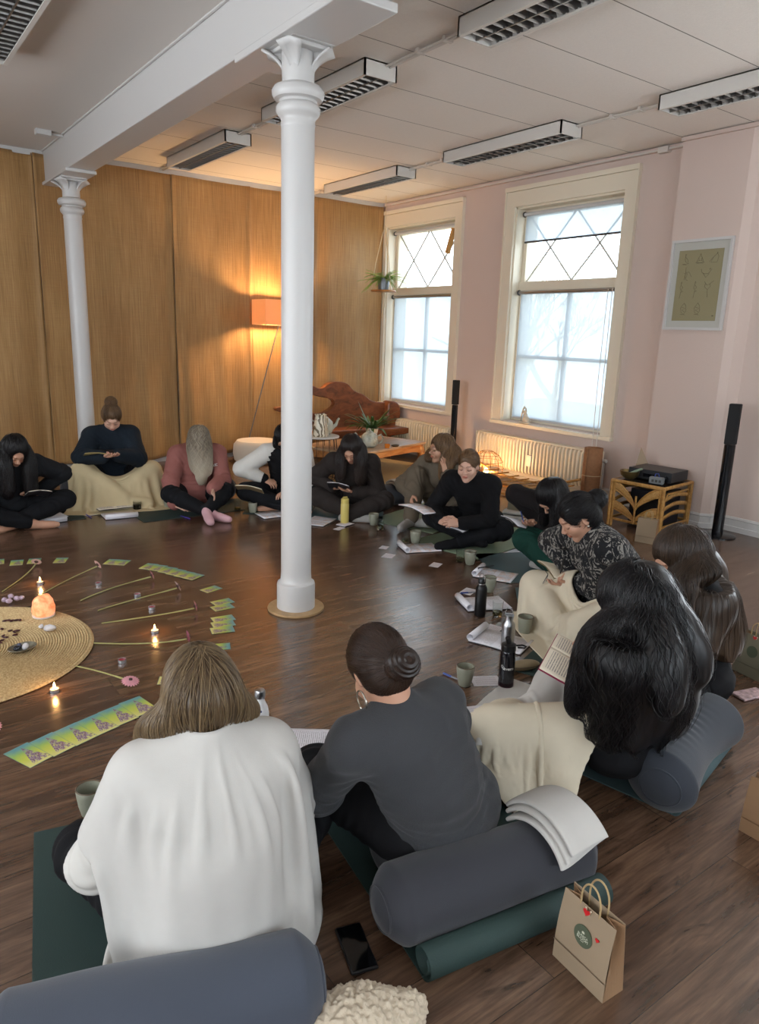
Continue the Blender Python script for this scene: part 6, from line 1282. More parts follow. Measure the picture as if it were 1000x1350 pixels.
def p13():
    p = Person('p', 'person with long dark blonde hair, back to the camera, wrapped in a white blanket', None, D(78), .13, fw(264, 918, .69), D(80), D(30), neck=32, spine=.45, wide=.9,
        arms={'L': dict(w=(.3, .16, .22), hint=np.array([-.8, -.2, -.7]), hide=True), 'R': dict(w=(.32, -.1, .2), hint=np.array([.85, -.25, -.45]), hide=True)}, legs={'L': dict(k=fw(112, 1122, .15), a=(.36, -.06, .06)), 'R': dict(k=(.26, -.33, .15), a=(.3, .06, .08))})
    p.build_body(M_sk3); p.trousers(M_blk, seed=3); p.top('jumper', cot('white_jumper', '#c0bdb7'), o=.022, sleeve=.024, seed=4); p.socks(M_sockb)
    ps = p.fall((-.05, 0, .0), .27, .082, .06, flat=.75, gap=.012)+p.fall((-.03, .05, -.02), .30, .05, .022, gap=.014, pull=(0, .2))+p.fall((-.03, -.05, -.02), .22, .052, .035, gap=.012)+p.fall((.01, .055, -.02), .2, .04, .03, gap=.01)+p.fall((.01, -.055, -.02), .18, .04, .03, gap=.01)
    p.hair(H_blonde, paths=ps, n=2400, zmin=.36, steps=58, step=.01, thick=0.00066, spread=.005)
    n, q = 80, 62; P0 = np.zeros((n, q, 3)); C = p.base+p.N
    for i in range(n):
        u = i/(n-1); a = p.yaw+D(46)+u*D(268)
        for j in range(q):
            v = j/(q-1); L = v*.86
            if L < .24: r = .056+L*.765; z = C[2]+.085-L*.455
            else: r = .24+(L-.24)*.0; z = C[2]-.024-(L-.24)*.98
            rr = r*(1+.12*abs(math.sin(a-p.yaw))*min(1, L/.24)); P0[i, j] = (C[0]-p.f[0]*.02+rr*math.cos(a), C[1]-p.f[1]*.02+rr*math.sin(a), max(.01, z))
    rest = P0.copy(); wv = .88+.1*np.clip((np.linspace(0, 1, q)-.35)/.5, 0, 1)[None, :, None]; rest[:, :, :2] = C[:2]+(P0[:, :, :2]-C[:2])*wv
    pin = np.zeros((n, q), bool); pin[:, 0] = True
    o = drape('white_shawl_blanket', M_whb, P0, [(p.topF, p.base)], iters=130, rest=rest, pin=pin, bend=.5, th=.014, solid=.007, mu=.35); tag(o, 'white cotton blanket wrapped round the shoulders of the blonde person in front', 'blanket')
    return p
def p12():
    p = Person('p', 'person in a dark grey wool sweater with low bun and hoop earring', (1.31, 1.45), D(97), .15, fw(500, 882, .665), D(80), D(42), D(-6), neck=40, spine=.42,
        arms={'L': dict(w=(.28, .1, .2), hint=np.array([-1, -.05, -.25]), dir=(.5, .8, -.1)), 'R': dict(w=(.3, -.1, .2), hint=np.array([1, .1, -.3]), dir=(-.3, 1, -.1))}, legs={'L': dict(k=fw(420, 1018, .25), a=(.45, -.06, .07)), 'R': dict(k=(.34, -.33, .18), a=(.44, .08, .06))})
    p.build_body(M_sk); p.trousers(M_blk, seed=13, o=.028); p.top('sweater', M_grey, o=.024, sleeve=.026, seed=14, amp=.008); p.socks(M_sockb)
    p.hair(H_bun, style='bun', bun=(-.128, -.01, -.03), bunr=.043, n=2200, steps=60, step=.006, thick=0.00054, spread=.003, cap=.008, face=(.11, -.02))
    B = p.H+p.HR@np.array([-.13, -.01, -.03]); cb = MB()
    for k in range(3): cb.tube([tuple(B+p.HR@np.array([-.012-.012*k, (.036-.009*k)*math.cos(a), (.036-.009*k)*math.sin(a)])) for a in [j*PI/9 for j in range(18)]], .012, 8, closed=True)
    cb.build('bun_coil', H_bun, p.hairobj)
    c = p.H+p.HR@np.array([-.004, .083, -.07]); w = p.HR
    MB().tube([tuple(c+w@np.array([.026*math.cos(k*PI/16), .004, .028*math.sin(k*PI/16)])) for k in range(32)], .0026, 8, closed=True).build('hoop_earring', mat('silver', '#b8b3a8', .25, .9), p.root)
    nd = unit(p.H-p.N); cn = p.N+nd*.04-p.f*.005; MB().tube([tuple(cn+(p.l*math.cos(k*PI/16)*.062+p.f*math.sin(k*PI/16)*.06)-UP*(.012*math.sin(k*PI/16))) for k in range(32)], .0014, 5, closed=True).build('necklace', mat('fine_gold', '#a9844a', .3, .8), p.root)
    return p
def p10():
    p = Person('p', 'person in black with very long wavy black hair reading an open book at right', (2.2, 1.43), D(112), .2, fw(832, 792, .735), D(132), D(40), neck=24, spine=.43, s_=.96,
        arms={'L': dict(w=fw(772, 908, .33), hint=np.array([-.3, -1, -.5]), dir=(-.35, .8, .35), nrm=(.3, .6, .6), curl=.35, spread=.2), 'R': dict(w=fw(788, 852, .41), hint=np.array([1, .3, -.3]), dir=(-.7, .5, 0), nrm=(-.5, -.5, -.2), curl=.7)}, legs={'L': dict(k=(.38, .3, .19), a=(.42, -.1, .07)), 'R': dict(k=(.33, -.36, .22), a=(.36, .05, .06))})
    p.build_body(M_sk); p.trousers(M_blk, seed=23); p.top('jumper', M_blk, o=.03, sleeve=.032, seed=24, amp=.008, hem=.03); p.socks(M_sockb)
    ps = p.fall((-.07, 0, .02), .34, .088, .06, flat=.7, pull=(-.3, 0))+p.fall((-.05, .05, 0), .34, .075, .055, flat=.6, pull=(-.2, .3))+p.fall((.0, .06, 0), .44, .05, .04, flat=.7, pull=(.08, .2))
    p.hair(H_black, paths=ps, n=2600, zmin=.25, steps=80, step=.011, thick=.0009, spread=.012, wav=.5, seed=5, shell=(-p.f*.8+p.l*.6, .01, .25, .04, p.N[2]+.03))
    return p
def p11():
    p = Person('p', 'person in black with long straight brown hair, behind the black-haired reader', None, D(150), .2, fw(893, 733, .735), D(165), D(34), neck=36, s_=.95, legs={'L': dict(k=(.3, .33, .2)), 'R': dict(k=(.3, -.33, .2))})
    p.build_body(M_sk); p.trousers(M_blk, seed=33); p.top('jumper', M_blk, o=.03, sleeve=.028, seed=34, hem=.03); p.socks(M_sockb)
    ps = p.fall((-.06, 0, .01), .34, .085, .06, flat=.7, pull=(-.25, 0))+p.fall((-.04, .05, -.01), .32, .065, .05, flat=.6, pull=(-.15, .2))+p.fall((.02, .065, -.02), .32, .045, .03, flat=.8, pull=(-.0, .1))
    p.hair(H_brown, paths=ps, n=2200, zmin=.3, steps=65, step=.011, thick=.0009, spread=.007, wav=.12, seed=6, shell=(-p.f*.8+p.l*.5, .02, .34, .032, p.N[2]+.02))
    return p
def p9():
    p = Person('p', 'person in a black and white patterned fleece with a dark bun, writing in profile', None, D(158), .2, fw(762, 682, .7), D(150), D(35), neck=48,
        arms={'L': dict(w=fw(752, 768, .27), dir=(-.8, .4, -.1), nrm=(0, .3, .9), curl=.5), 'R': dict(w=fw(755, 752, .33), dir=(-.9, .2, -.25), nrm=(-.2, -.4, -.9), curl=.75, hint=np.array([.3, 1, -.3]))}, legs={'L': dict(k=(.35, .28, .2)), 'R': dict(k=(.32, -.34, .2))})
    p.build_body(M_sk); p.trousers(M_blk, seed=43); p.top('fleece', patt(), o=.03, sleeve=.032, seed=44, high=True, hem=.03); p.socks(M_sockb)
    p.hair(H_black, style='bun', bun=(-.13, 0, .03), bunr=.05, n=1200, steps=50, step=.007, thick=0.00072, spread=.006, cap=.011)
    MB().sph(tuple(p.H+p.HR@np.array([-.005, .083, -.035])), .006).build('earring', mat('silver', '#b8b3a8', .25, .9), p.root)
    return p
def p8():
    p = Person('p', 'person with dark hair bent low over a notebook, in green trousers', None, D(172), .16, fw(727, 655, .575), D(180), D(55), neck=62,
        arms={'L': dict(w=fw(700, 692, .27), dir=(-.9, .15, .0), nrm=(0, .2, .9), curl=.5), 'R': dict(w=fw(705, 683, .33), dir=(-.9, .1, -.3), nrm=(0, -.3, -.9), curl=.75, hint=np.array([0, 1, -.2]))}, legs={'L': dict(k=(.3, .34, .2)), 'R': dict(k=(.36, -.28, .2))})
    p.build_body(M_sk); p.trousers(M_green, seed=53, o=.03, o2=.03); p.top('jumper', cot('brown_black_jumper', '#161213'), o=.022, sleeve=.025, seed=54); p.socks(M_sockg)
    ps = p.fall((-.02, .06, -.02), .3, .055, .03, flat=1)+p.fall((-.02, -.06, -.02), .22, .045, .02, flat=1)+p.fall((-.07, .0, .0), .12, .07, .05)
    p.hair(H_black, paths=ps, n=900, zmin=.25, steps=45, step=.011, thick=0.00090, spread=.006, wav=.15, seed=7)
    return p
def p7():
    p = Person('p', 'person in a black shirt with tied back light brown hair, hands clasped', None, D(205), .14, fw(617, 614, .64), D(212), D(12), neck=36,
        arms={'L': dict(w=fw(606, 690, .22), dir=(-.8, .35, .1), nrm=(.3, .6, -.5), curl=.7), 'R': dict(w=fw(579, 686, .22), dir=(.2, -1, .05), nrm=(.5, .0, -.5), curl=.7)}, legs={'L': dict(k=(.27, .3, .17), a=(.4, 0, .06), d=(-.8, .3, 0)), 'R': dict(k=(.3, -.28, .2), a=(.33, .02, .1))})
    p.build_body(M_sk3); p.trousers(M_blk2, seed=63, o=.022); p.top('shirt', M_blk, o=.022, sleeve=.026, seed=64, high=False, end=.9); p.socks(M_sockb)
    p.hair(H_lb, style='bun', bun=(-.1, 0, -.02), bunr=.025, n=900, steps=45, step=.007, thick=0.00060, spread=.003, cap=.006, face=(.112, -.005), fr_=(.052, .06, .078))
    W = p.WR['L']; u = unit(W-p.EL['L']); a = unit(np.cross(u, UP)); b_ = np.cross(u, a); MB().tube([tuple(W-u*.0+(a*math.cos(k*PI/10)+b_*math.sin(k*PI/10))*.0275) for k in range(20)], .0045, 6, closed=True).build('watch_strap', mat('watch_steel', '#8a7d66', .3, .7), p.root)
    c = W+b_*-.03 if (b_@np.array([-.6, -.6, .5])) < 0 else W+b_*.03; nrm = unit(c-W); q = Vector(nrm).to_track_quat('Z', 'Y').to_matrix().to_4x4(); m = MB(); m.T = Matrix.Translation(tuple(c)) @ q; m.lathe([(0, 0), (.018, 0), (.018, .007), (.015, .009), (0, .009)], 20); m.build('watch_face', mat('black_glass', '#050608', .06), p.root)
    return p
def p6():
    p = Person('p', 'person in a taupe tracksuit and glasses, hand at the neck, knee up', None, D(200), .13, fw(582, 592, .67), D(165), D(2), neck=30,
        arms={'L': dict(w=fw(588, 626, .48), dir=(-.15, .2, 1), nrm=(-.1, .6, 0), curl=.15, hint=np.array([0, -1, -.8])), 'R': dict(w=fw(541, 652, .28), dir=(-.4, -.5, -.6), nrm=(.3, -.3, -.5), curl=.4, hint=np.array([0, 1, -.2]))}, legs={'R': dict(k=fw(548, 626, .43), a=fw(541, 686, .07), d=(-.9, -.35, 0)), 'L': dict(k=(.3, .34, .2), a=(.38, 0, .07))})
    p.build_body(M_sk); p.trousers(M_tau, seed=73, o=.025, o2=.03); p.top('sweatshirt', M_tau, o=.028, sleeve=.03, seed=74); p.socks(M_sockg)
    ps = p.fall((-.03, .05, -.02), .24, .05, .035)+p.fall((-.06, 0, 0), .26, .07, .05)+p.fall((-.03, -.05, -.02), .24, .045, .03)
    p.hair(H_lb, paths=ps, n=900, zmin=.42, steps=45, step=.009, thick=0.00072, spread=.005, wav=.2, seed=8)
    g = MB(); w = lambda x, yy, z: tuple(p.H+p.HR@np.array([x, yy, z]))
    for s in (1, -1): g.tube([w(.108, s*.031+.02*math.cos(k*PI/8), .002+.017*math.sin(k*PI/8)) for k in range(16)], .0013, 5, closed=True); g.tube([w(.107, s*.051, .006), w(.085, s*.072, .006), w(.0, s*.08, .004)], .0013, 5)
    g.tube([w(.11, -.011, .004), w(.112, 0, .008), w(.11, .011, .004)], .0013, 5); g.build('glasses', mat('thin_gold_frame', '#9a8258', .3, .7), p.root)
    return p
def p5():
    p = Person('p', 'person in a dark brown hoodie with long dark hair reading, right of the middle column', None, D(228), .13, fw(463, 592, .625), D(222), D(42), neck=48,
        arms={'L': dict(w=fw(466, 648, .25), dir=(-.6, .2, .1), nrm=(0, 0, 1), curl=.3), 'R': dict(w=fw(438, 644, .25), dir=(.3, -.5, .1), nrm=(0, .1, 1), curl=.3)}, legs={'R': dict(k=(.27, -.29, .18), a=(.34, .04, .06)), 'L': dict(k=(.27, .3, .18), a=(.38, -.02, .05), d=(.8, -.6, 0))})
    p.build_body(M_sk); p.trousers(M_brownh, seed=83, o=.025, o2=.03); p.top('hoodie', M_brownh, o=.03, sleeve=.03, seed=84, hoodie=True); p.socks(M_sockg)
    ps = p.fall((-.03, .068, -.02), .3, .048, .03, flat=.9)+p.fall((-.03, -.066, -.02), .28, .042, .025, flat=.9)+p.fall((-.06, 0, 0), .16, .07, .06)
    p.hair(H_dkb, face=(.112, .005), fr_=(.066, .06, .088), paths=ps, n=900, zmin=.3, steps=45, step=.011, thick=0.00084, spread=.006, wav=.1, seed=9)
    return p
def p4():
    p = Person('p', 'person with black hair and white sleeves writing, mostly hidden behind the middle column', None, D(235), .13, fw(375, 578, .66), D(228), D(40), neck=42,
        arms={'L': dict(w=(.33, .05, .2), curl=.5), 'R': dict(w=fw(349, 632, .27), dir=(.3, -.6, -.2), curl=.7, nrm=(.3, 0, -.9), hint=np.array([-1, .3, -.3]))}, legs={'R': dict(k=(.3, -.34, .18)), 'L': dict(k=(.3, .34, .18))})
    p.build_body(M_sk); p.trousers(M_blk2, seed=93, o=.022); p.top('black_top', M_blk, o=.02, sleeve=.02, seed=94)
    def sl(F):
        for g in 'LR': p.arm(F, g, .035, .75, o2=.035)
        F.cone(p.SH['L'], p.N-p.t*.02-p.f*.03, .075, .07, .03); F.cone(p.SH['R'], p.N-p.t*.02-p.f*.03, .075, .07, .03)
    p.cloth('white_knit_sleeves', cot('white_knit', '#c9c6c0'), sl, amp=.007, seed=95)
    p.hair(H_black, style='long', paths=p.fall((-.05, 0, 0), .12, .07, .06)+p.fall((0, -.06, -.01), .08, .045, .03)+p.fall((0, .06, -.01), .08, .045, .03), n=520, zmin=.5, steps=30, step=.01, thick=0.00084, seed=10); return p
def p3():
    p = Person('p', 'person in a dusty pink hooded sweatshirt with long wavy ash blonde hair over the face', (2.43, 6.2), D(258), .14, fw(262, 580, .63), D(255), D(50), neck=52, wide=1.05,
        arms={'L': dict(w=(.34, .1, .24), dir=(-.1, -.7, -.7), nrm=(-.4, -.2, -.3), curl=.2), 'R': dict(w=(.3, -.22, .1), dir=(.6, -.7, -.25), nrm=(0, 0, -1), curl=.1, hint=np.array([-1, .2, -.3]))}, legs={'L': dict(k=(.27, .23, .2), a=(.5, .02, .08), d=(-.25, -.95, -.1)), 'R': dict(k=(.27, -.25, .2), a=(.48, .06, .06), d=(.4, -.8, 0))})
    p.build_body(M_sk3); p.trousers(M_blk2, seed=103, o=.015); p.top('hoodie', M_pink, o=.033, sleeve=.034, seed=104, hoodie=True); p.socks(M_sockp)
    ps = p.fall((.03, 0, .03), .38, .06, .025, flat=1, pull=(0.15, 0))+p.fall((.02, .05, .0), .28, .045, .025, flat=1)+p.fall((.02, -.05, .0), .24, .045, .025, flat=1)+p.fall((-.06, 0, 0), .1, .06, .05)
    p.hair(H_ash, paths=ps, n=1400, zmin=.3, steps=50, step=.01, thick=0.00108, spread=.01, wav=.9, seed=11, face=(.16, -.06))
    l = p.l; c = p.N+p.f*.185-UP*.12+l*.1; o = text_mesh('lettering', 'F&SC', .034, mat('white_print', '#e8e6e2', .5), p.topobj, (0, 0, 0), (0, 0, 0), .001)
    M = Matrix.Translation(tuple(c)) @ Matrix(((l[0], -p.f[0]*.3, p.f[0]), (l[1], -p.f[1]*.3, p.f[1]), (0, 1, .3))).to_4x4(); o.data.transform(M)
    sn = p.topF; V = np.array([v.co[:] for v in o.data.vertices])
    for _ in range(4): V = V-sn.grad(V)*(sn.sample(V)-.008)[:, None]
    o.data.vertices.foreach_set('co', V.astype(np.float32).ravel())
    return p
def p2():
    p = Person('p', 'person with a high messy bun in a dark teal sweatshirt holding a phone', None, D(262), .22, fw(147, 551, .78), D(258), D(34), neck=30, wide=1.0,
        arms={'L': dict(w=fw(154, 600, .48), dir=(-.6, -.5, .1), nrm=(.1, .1, 1), curl=.4, hint=np.array([1, -.1, -.7])), 'R': dict(w=fw(136, 602, .48), dir=(.6, -.6, .1), nrm=(.1, 0, 1), curl=.35, hint=np.array([-1, -.1, -.7]))}, legs={'L': dict(k=(.3, .3, .3), a=(.4, -.06, .08)), 'R': dict(k=(.3, -.3, .32), a=(.44, .06, .08))})
    p.build_body(M_sk3); p.trousers(M_blk2, seed=113, o=.02); p.top('sweatshirt', M_navy, o=.034, sleeve=.038, seed=114, high=True)
    p.hair(H_lb, style='bun', bun=(-.05, 0, .145), bunr=.045, n=900, steps=45, step=.008, thick=0.00078, spread=.009, cap=.006, face=(.112, .0), fr_=(.052, .06, .078)); return p
def p1():
    p = Person('p', 'person with long black hair and a dark jumper reading at the far left', None, D(278), .14, fw(20, 594, .635), D(275), D(45), neck=46,
        arms={'L': dict(w=fw(52, 648, .25), dir=(-.5, -.7, -.1), nrm=(0, .1, 1), curl=.3), 'R': dict(w=fw(24, 652, .25), dir=(.7, -.5, .1), nrm=(0, 0, 1), curl=.4)}, legs={'L': dict(k=(.28, .36, .2)), 'R': dict(k=(.3, -.33, .2))})
    p.build_body(M_sk); p.trousers(M_blk2, seed=123, o=.02); p.top('jumper', cot('charcoal_jumper', '#1a1c20'), o=.028, sleeve=.03, seed=124)
    ps = p.fall((-.03, .068, -.02), .38, .048, .035, flat=.9)+p.fall((-.03, -.068, -.02), .36, .048, .035, flat=.9)+p.fall((-.06, 0, 0), .14, .07, .06)
    p.hair(H_black, face=(.112, .005), fr_=(.066, .06, .088), paths=ps, n=900, zmin=.24, steps=50, step=.011, thick=0.00084, spread=.006, wav=.2, seed=12); return p
import time as _t
PE = {}
for nm, fn in (('13', p13), ('12', p12), ('10', p10), ('11', p11), ('9', p9), ('8', p8), ('7', p7), ('6', p6), ('5', p5), ('4', p4), ('3', p3), ('2', p2), ('1', p1)):
    if ONLY and nm not in ONLY: continue
    PE[nm] = fn()
# ---------------------------------------------------------------- mats, bolsters and loose blankets round the circle
def mat2(a, b, W, label, m, roll=0., rr=.035):
    """from the end towards the circle (a) to the outer end (b), both places in the room"""
    A, B = Vector((a[0], a[1], 0)), Vector((b[0], b[1], 0)); return yoga_mat((A.x, A.y), ang(A, B), (B-A).length, W, label, m, roll, rr=rr)
bolster(.40, 1.32, D(-19), 'dark slate bolster behind the white shawl, cut by the bottom edge of the view', L=.76, R=.118, m=M_bol2)
mat2((.62, 2.2), (.45, 1.35), .62, 'dark green yoga mat under the person in the white shawl', M_mg)
bolster(1.33, 1.235, D(-10), 'charcoal bolster with a folded white blanket on its right end', L=.72, R=.113, m=M_bol)
mat2((1.47, 2.1), (1.32, 1.1), .61, 'dark green yoga mat with its end rolled up behind the charcoal bolster', M_mg, 1.4, .042)
bolster(2.41, 1.3, D(14), 'wrinkled dark grey bolster bent round behind the black-haired reader', L=.68, R=.125, m=M_bol3, bend=-.05, wr=1.)
mat2((2.27, 2.06), (2.46, 1.24), .62, 'teal yoga mat with a rolled edge behind the wrinkled bolster', M_mt, 1.2, .03)
mat2((2.78, 2.38), (3.08, 1.62), .6, 'dark mat rolled at the end under the brown-haired person', M_mg, 1.2, .03)
bolster(3.2, 1.72, D(35), 'dark bolster under the brown-haired person at right', L=.55, R=.09, m=M_bol, zs=.8)
mat2((3.2, 2.9), (3.85, 2.3), .61, 'teal grey yoga mat under the patterned fleece and cream blanket', M_mt)
bolster(3.72, 2.35, D(55), 'blue-grey bolster behind the patterned fleece', L=.66, R=.12, m=M_bol2)
mat2((3.55, 3.52), (4.4, 3.15), .66, 'teal yoga mat under the green trousers', M_mt)
mat2((3.55, 4.02), (4.55, 4.2), .66, 'sage green yoga mat under the black shirt', M_ms)
mat2((3.68, 4.74), (4.6, 5.05), .66, 'sage green yoga mat under the taupe tracksuit', M_ms)
bolster(4.08, 5.45, D(-10), 'grey-blue bolster between the brown hoodie and the taupe tracksuit', L=.62, R=.112, m=M_bol2)
mat2((3.4, 5.15), (3.85, 5.75), .64, 'teal yoga mat under the brown hoodie', M_mt)
mat2((2.95, 5.6), (3.4, 6.2), .6, 'dark teal yoga mat under the person behind the middle column', M_mg)
bolster(2.6, 6.42, D(-3), 'charcoal bolster behind the pink hoodie with a white cloth on it', L=.66, R=.115, m=M_bol)
mat2((2.42, 5.9), (2.42, 6.35), 1.1, 'dark green yoga mat under the pink hoodie', M_mg)
bolster(1.9, 7.02, D(-4), 'charcoal bolster beneath the person with the high bun', L=.86, R=.12, m=M_bol)
mat2((1.8, 6.35), (1.85, 6.95), 1.1, 'dark green yoga mat under the cream blanket at left', M_mg)
mat2((1.02, 6.25), (1.02, 6.7), .95, 'dark green yoga mat under the person at the far left', M_mg)
# ---- folded and draped blankets
def folded(x, y, z, rz, w, d, h, label, m, layers=3, tilt=(0, 0), R0=None, name='folded_blanket'):
    """a stack of folded layers; with R0 the stack follows the top of a bolster of that radius lying along local x"""
    mb = MB()
    for k in range(layers):
        t0 = h/layers; z0 = k*t0; s_ = .012*k
        def fn(u, v, z0=z0, t0=t0, s_=s_, k=k):
            a = 2*PI*v; c, s = math.cos(a), math.sin(a); X = (abs(c)**.35)*(1 if c > 0 else -1)*(w/2-s_); Z = z0+t0/2+(abs(s)**.6)*(1 if s > 0 else -1)*t0/2; Y = (u-.5)*(d-s_)
            Z += .004*math.sin(X*22+k*2)*math.sin(Y*17+k); Y += .006*math.sin(X*15+k)+.05*X
            if R0: r = R0+Z; th = Y/R0; Y = r*math.sin(th); Z = r*math.cos(th)-R0
            return (X, Y, Z)
        mb.grid(fn, 30, 36)
    o = mb.build(name, m, loc=(x, y, z), rot=(tilt[0], tilt[1], rz)); return tag(o, label, 'blanket')
folded(1.56, 1.195, .222, D(-10)+.12, .2, .25, .055, 'white blanket folded on the right end of the charcoal bolster', M_whb, 3, R0=.13)
folded(3.02, 1.63, .16, D(40), .22, .26, .035, 'cream-pink blanket folded beside the brown-haired person', cot('cream_pink_blanket', '#c7ab93'), 3, tilt=(.35, .1))
folded(4.16, 5.42, .21, D(0), .16, .2, .04, 'white blanket folded on the grey-blue bolster by the brown hoodie', M_whb, 2, R0=.12)
folded(2.78, 6.4, .215, .2, .12, .16, .035, 'crumpled white cloth on the bolster beside the pink hoodie', M_whb, 2, R0=.12)
folded(1.28, 6.85, .002, .5, .3, .3, .09, 'cream blanket bundled behind the person at the far left', M_creamy, 3)
_c = fl(678, 688)
folded(_c.x, _c.y, .01, .4, .24, .2, .1, 'white blanket bundled between the black shirt and the green trousers', M_whb, 3)
def lap(p, name, label, m, f0, f1, l0, l1, z, *, world=None, n=64, q=64, iters=120, skew=0., fields=None, th=.012, curve=None, noise=.012, seed=0, grav=.0011, extra=1.):
    P0 = np.zeros((n, q, 3)); r = np.random.default_rng(seed)
    for i in range(n):
        for j in range(q):
            u, v = i/(n-1), j/(q-1); ff = f0+(f1-f0)*u; ll = l0+(l1-l0)*v+skew*u; P0[i, j] = p.base+p.f*ff+p.l*ll+UP*(z+(0)+.02*math.sin(u*9+seed)*math.sin(v*7+seed)+(curve(u, v) if curve else 0))
    if world:
        c_, w_, d_, a_ = world
        for i in range(n):
            for j in range(q): u, v = (i/(n-1)-.5)*w_, (j/(q-1)-.5)*d_; P0[i, j] = (c_[0]+u*math.cos(a_)-v*math.sin(a_), c_[1]+u*math.sin(a_)+v*math.cos(a_), .36+.02*math.sin(u*30)*math.sin(v*26))
    cm = P0.mean((0, 1)); P0 += r.normal(size=P0.shape)*.001; rest = cm+(P0-cm)*extra
    o = drape(name, m, P0, fields or [(p.trF, p.base), (p.topF, p.base)], iters=iters, rest=rest if extra != 1 else None, th=th, mu=.5, grav=grav, bend=.12); return tag(o, label, 'blanket')
if '2' in PE:
    p = PE['2']; lap(p, 'lap_blanket', 'cream blanket over the knees of the person with the high bun', M_creamy, .2, .68, -.46, .5, .43, seed=1, iters=120, fields=[(p.trF, p.base), (p.F, p.base)], extra=1.1, th=.016)
if '9' in PE:
    p = PE['9']; o = lap(p, 'lap_blanket', 'cream fringed blanket over the legs of the person in the patterned fleece', M_cream, .03, .6, -.42, .42, .44, seed=2, iters=110, extra=1.06)
    V = np.array([v.co[:] for v in o.data.vertices]).reshape(64, 64, 3); fr = MB(); rr_ = random.Random(4)
    for k in range(0, 63):
        for h_ in (0, .5):
            a = V[k, 63]*(1-h_)+V[k+1, 63]*h_; d = unit(V[k, 63]-V[k, 61]); pts = [a]
            for s in range(4): d = unit(d+np.array([rr_.uniform(-.3, .3), rr_.uniform(-.3, .3), -.35])); nx = pts[-1]+d*.011; nx[2] = max(.008, nx[2]); pts.append(nx)
            fr.tube([tuple(q_) for q_ in pts], .0014, 4)
    fr.build('fringe', M_cream, o)
if '10' in PE:
    p = PE['10']; lap(p, 'lap_blanket', 'white blanket over the lap of the black-haired reader', M_whb, .12, .72, -.45, .4, .42, n=60, q=80, seed=3, iters=120, extra=1.1)
    cb = np.array([1.84, 1.56, 0]); Fh = Field((-.5, -.5, -.02), (.5, .5, .4), .02); Fh.ell((.0, .02, .0), (.15, .11, .15), None, .05); Fh.ell((.05, -.12, .0), (.09, .08, .11), None, .05); Fh.ell((-.12, .02, .0), (.08, .08, .09), None, .05)
    lap(p, 'heaped_blanket', 'cream blanket heaped in folds between the grey sweater and the wrinkled bolster', M_cream, 0, 0, 0, 0, 0, n=70, q=66, seed=5, iters=110, extra=1.3, th=.024, fields=[(Fh, cb), (p.trF, p.base)], world=(cb, .36, .36, .3))
# ---- things held in hands or lying in laps
def held(pos, yaw, tilt, label, kind='notebook', L=.13, W=.19, m=None, cover=None, open_=PI-.25, roll=0.):
    t = notebook(Vector((pos[0], pos[1], 0)), yaw-PI/2, label, L, W, m, cover, open_=open_, z=pos[2]); t.rotation_euler = (tilt, roll, yaw-PI/2); return t
M_pinkc = mat('magenta_cover', '#8c1f45', .5); M_yb = mat('mustard_card', '#9a8a58', .6)
held(fw(757, 872, .405), D(120), .35, 'open book with cream pages and magenta cover edge in the hands of the black-haired reader', L=.145, W=.21, cover=M_pinkc)
held(fw(738, 752, .3), D(158), .25, 'open notebook with a dark cord on the lap of the patterned fleece', L=.12, W=.19, m=page_mat('cream_blank', '#d8ccb4', '#c9bda6', 14., 1), cover=mat('tan_cover', '#8d7a5a', .6))
pa, pb = fw(741, 742, .33), fw(715, 806, .1); tag(MB().tube([tuple(fw(708, 740, .345)), tuple(fw(722, 757, .31)), tuple(fw(716, 780, .2)), tuple(fw(700, 802, .1))], .0022, 6).tube([tuple(fw(722, 757, .31)), tuple(fw(712, 775, .23)), tuple(fw(698, 800, .1))], .0022, 6).build('bookmark_cord', M_blackm), 'dark cord hanging from the notebook over the cream blanket', 'cord')
held(fw(682, 688, .31), D(172), .3, 'open white notebook in the hands above the green trousers', L=.11, W=.16, m=M_paper)
held(fw(603, 697, .17), D(205), .1, 'small leaflet booklet in the lap of the black shirt', L=.07, W=.12, m=M_paper)
tb = held(fw(552, 669, .3), D(195), .1, 'booklet with a rolled page on the lap of the taupe tracksuit', L=.13, W=.2, m=M_page2)
held(fw(447, 641, .3), D(228), .5, 'open photo booklet in the hands of the brown hoodie', L=.1, W=.16, m=M_page2)
held(fw(330, 645, .22), D(235), .45, 'tan notebook on the knee of the person behind the middle column', L=.12, W=.22, cover=mat('tan_cover', '#8d7a5a', .6))
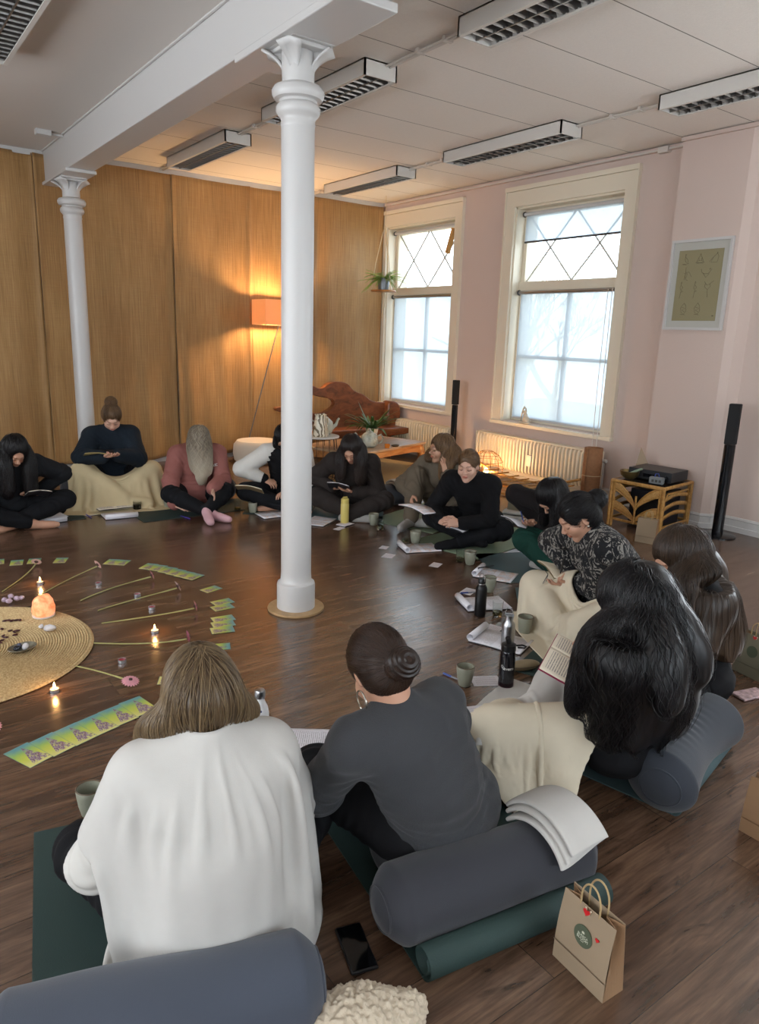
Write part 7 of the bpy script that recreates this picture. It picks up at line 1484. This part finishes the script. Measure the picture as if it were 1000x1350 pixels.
held(fw(130, 599, .5), D(262), .3, 'mustard card booklet held under the phone of the high bun person', L=.12, W=.14, m=M_yb, cover=M_yb)
held(fw(50, 650, .3), D(280), .45, 'small open booklet in the hands of the person at the far left', L=.09, W=.13)
held(fw(508, 1036, .2), D(97), .2, 'open printed booklet in the lap of the grey sweater', L=.13, W=.19, m=M_page)
c = fw(151, 596, .51); t = thing('smartphone', 'dark smartphone held by the person with the high bun', 'phone', tuple(c), .4); t.rotation_euler = (.35, .1, .4); MB().box((-.07, -.035, 0), (.07, .035, .008)).build('case', M_bp, t, smooth=False, bevel=.003)
def heldpen(a, b, label, m):
    A, B = np.array(a), np.array(b); t = thing('pen', label, 'pen', tuple(A)); MB().tube([(0, 0, 0), tuple((B-A)*.9), tuple(B-A)], [.004, .004, .001], 8).build('barrel', m, t)
heldpen(fw(743, 735, .42), fw(738, 757, .31), 'black pen in the hand of the patterned fleece', M_blackp); heldpen(fw(686, 674, .4), fw(690, 689, .32), 'blue pen in the hand above the green trousers', M_bluep); heldpen(fw(466, 949, .33), fw(480, 958, .28), 'blue-capped pen showing above the left arm of the grey sweater', M_bluep); heldpen(fw(341, 618, .36), fw(347, 629, .29), 'dark pen in the hand of the person behind the middle column', M_blackp)
# ---- curly fleece jacket at the bottom edge
c = fl(462, 1372); Fs = Field((-.25, -.2, -.01), (.25, .2, .2), .0035); Fs.ell((0, 0, .045), (.12, .09, .06), None, .04); Fs.ell((-.07, .02, .05), (.07, .06, .055), None, .03); Fs.ell((.1, -.03, .03), (.09, .06, .045), None, .03)
V, Q = Fs.mesh(); V = relax(V, Q, 1); N = normals(V, Q); a = vnoise(V, 110, 1); b = vnoise(V, 240, 2); V = V+N*(.013*(a-.4)+.006*(b-.5))[:, None]; V[:, 2] = np.maximum(V[:, 2], .002)
o = np_mesh('fleece_jacket', V, Q, mat('curly_cream_fleece', '#c4b6a1', .95, bump=.4, bs=250), None); o.location = (c.x, c.y, 0); tag(o, 'curly cream fleece jacket just showing at the bottom edge of the view', 'jacket')
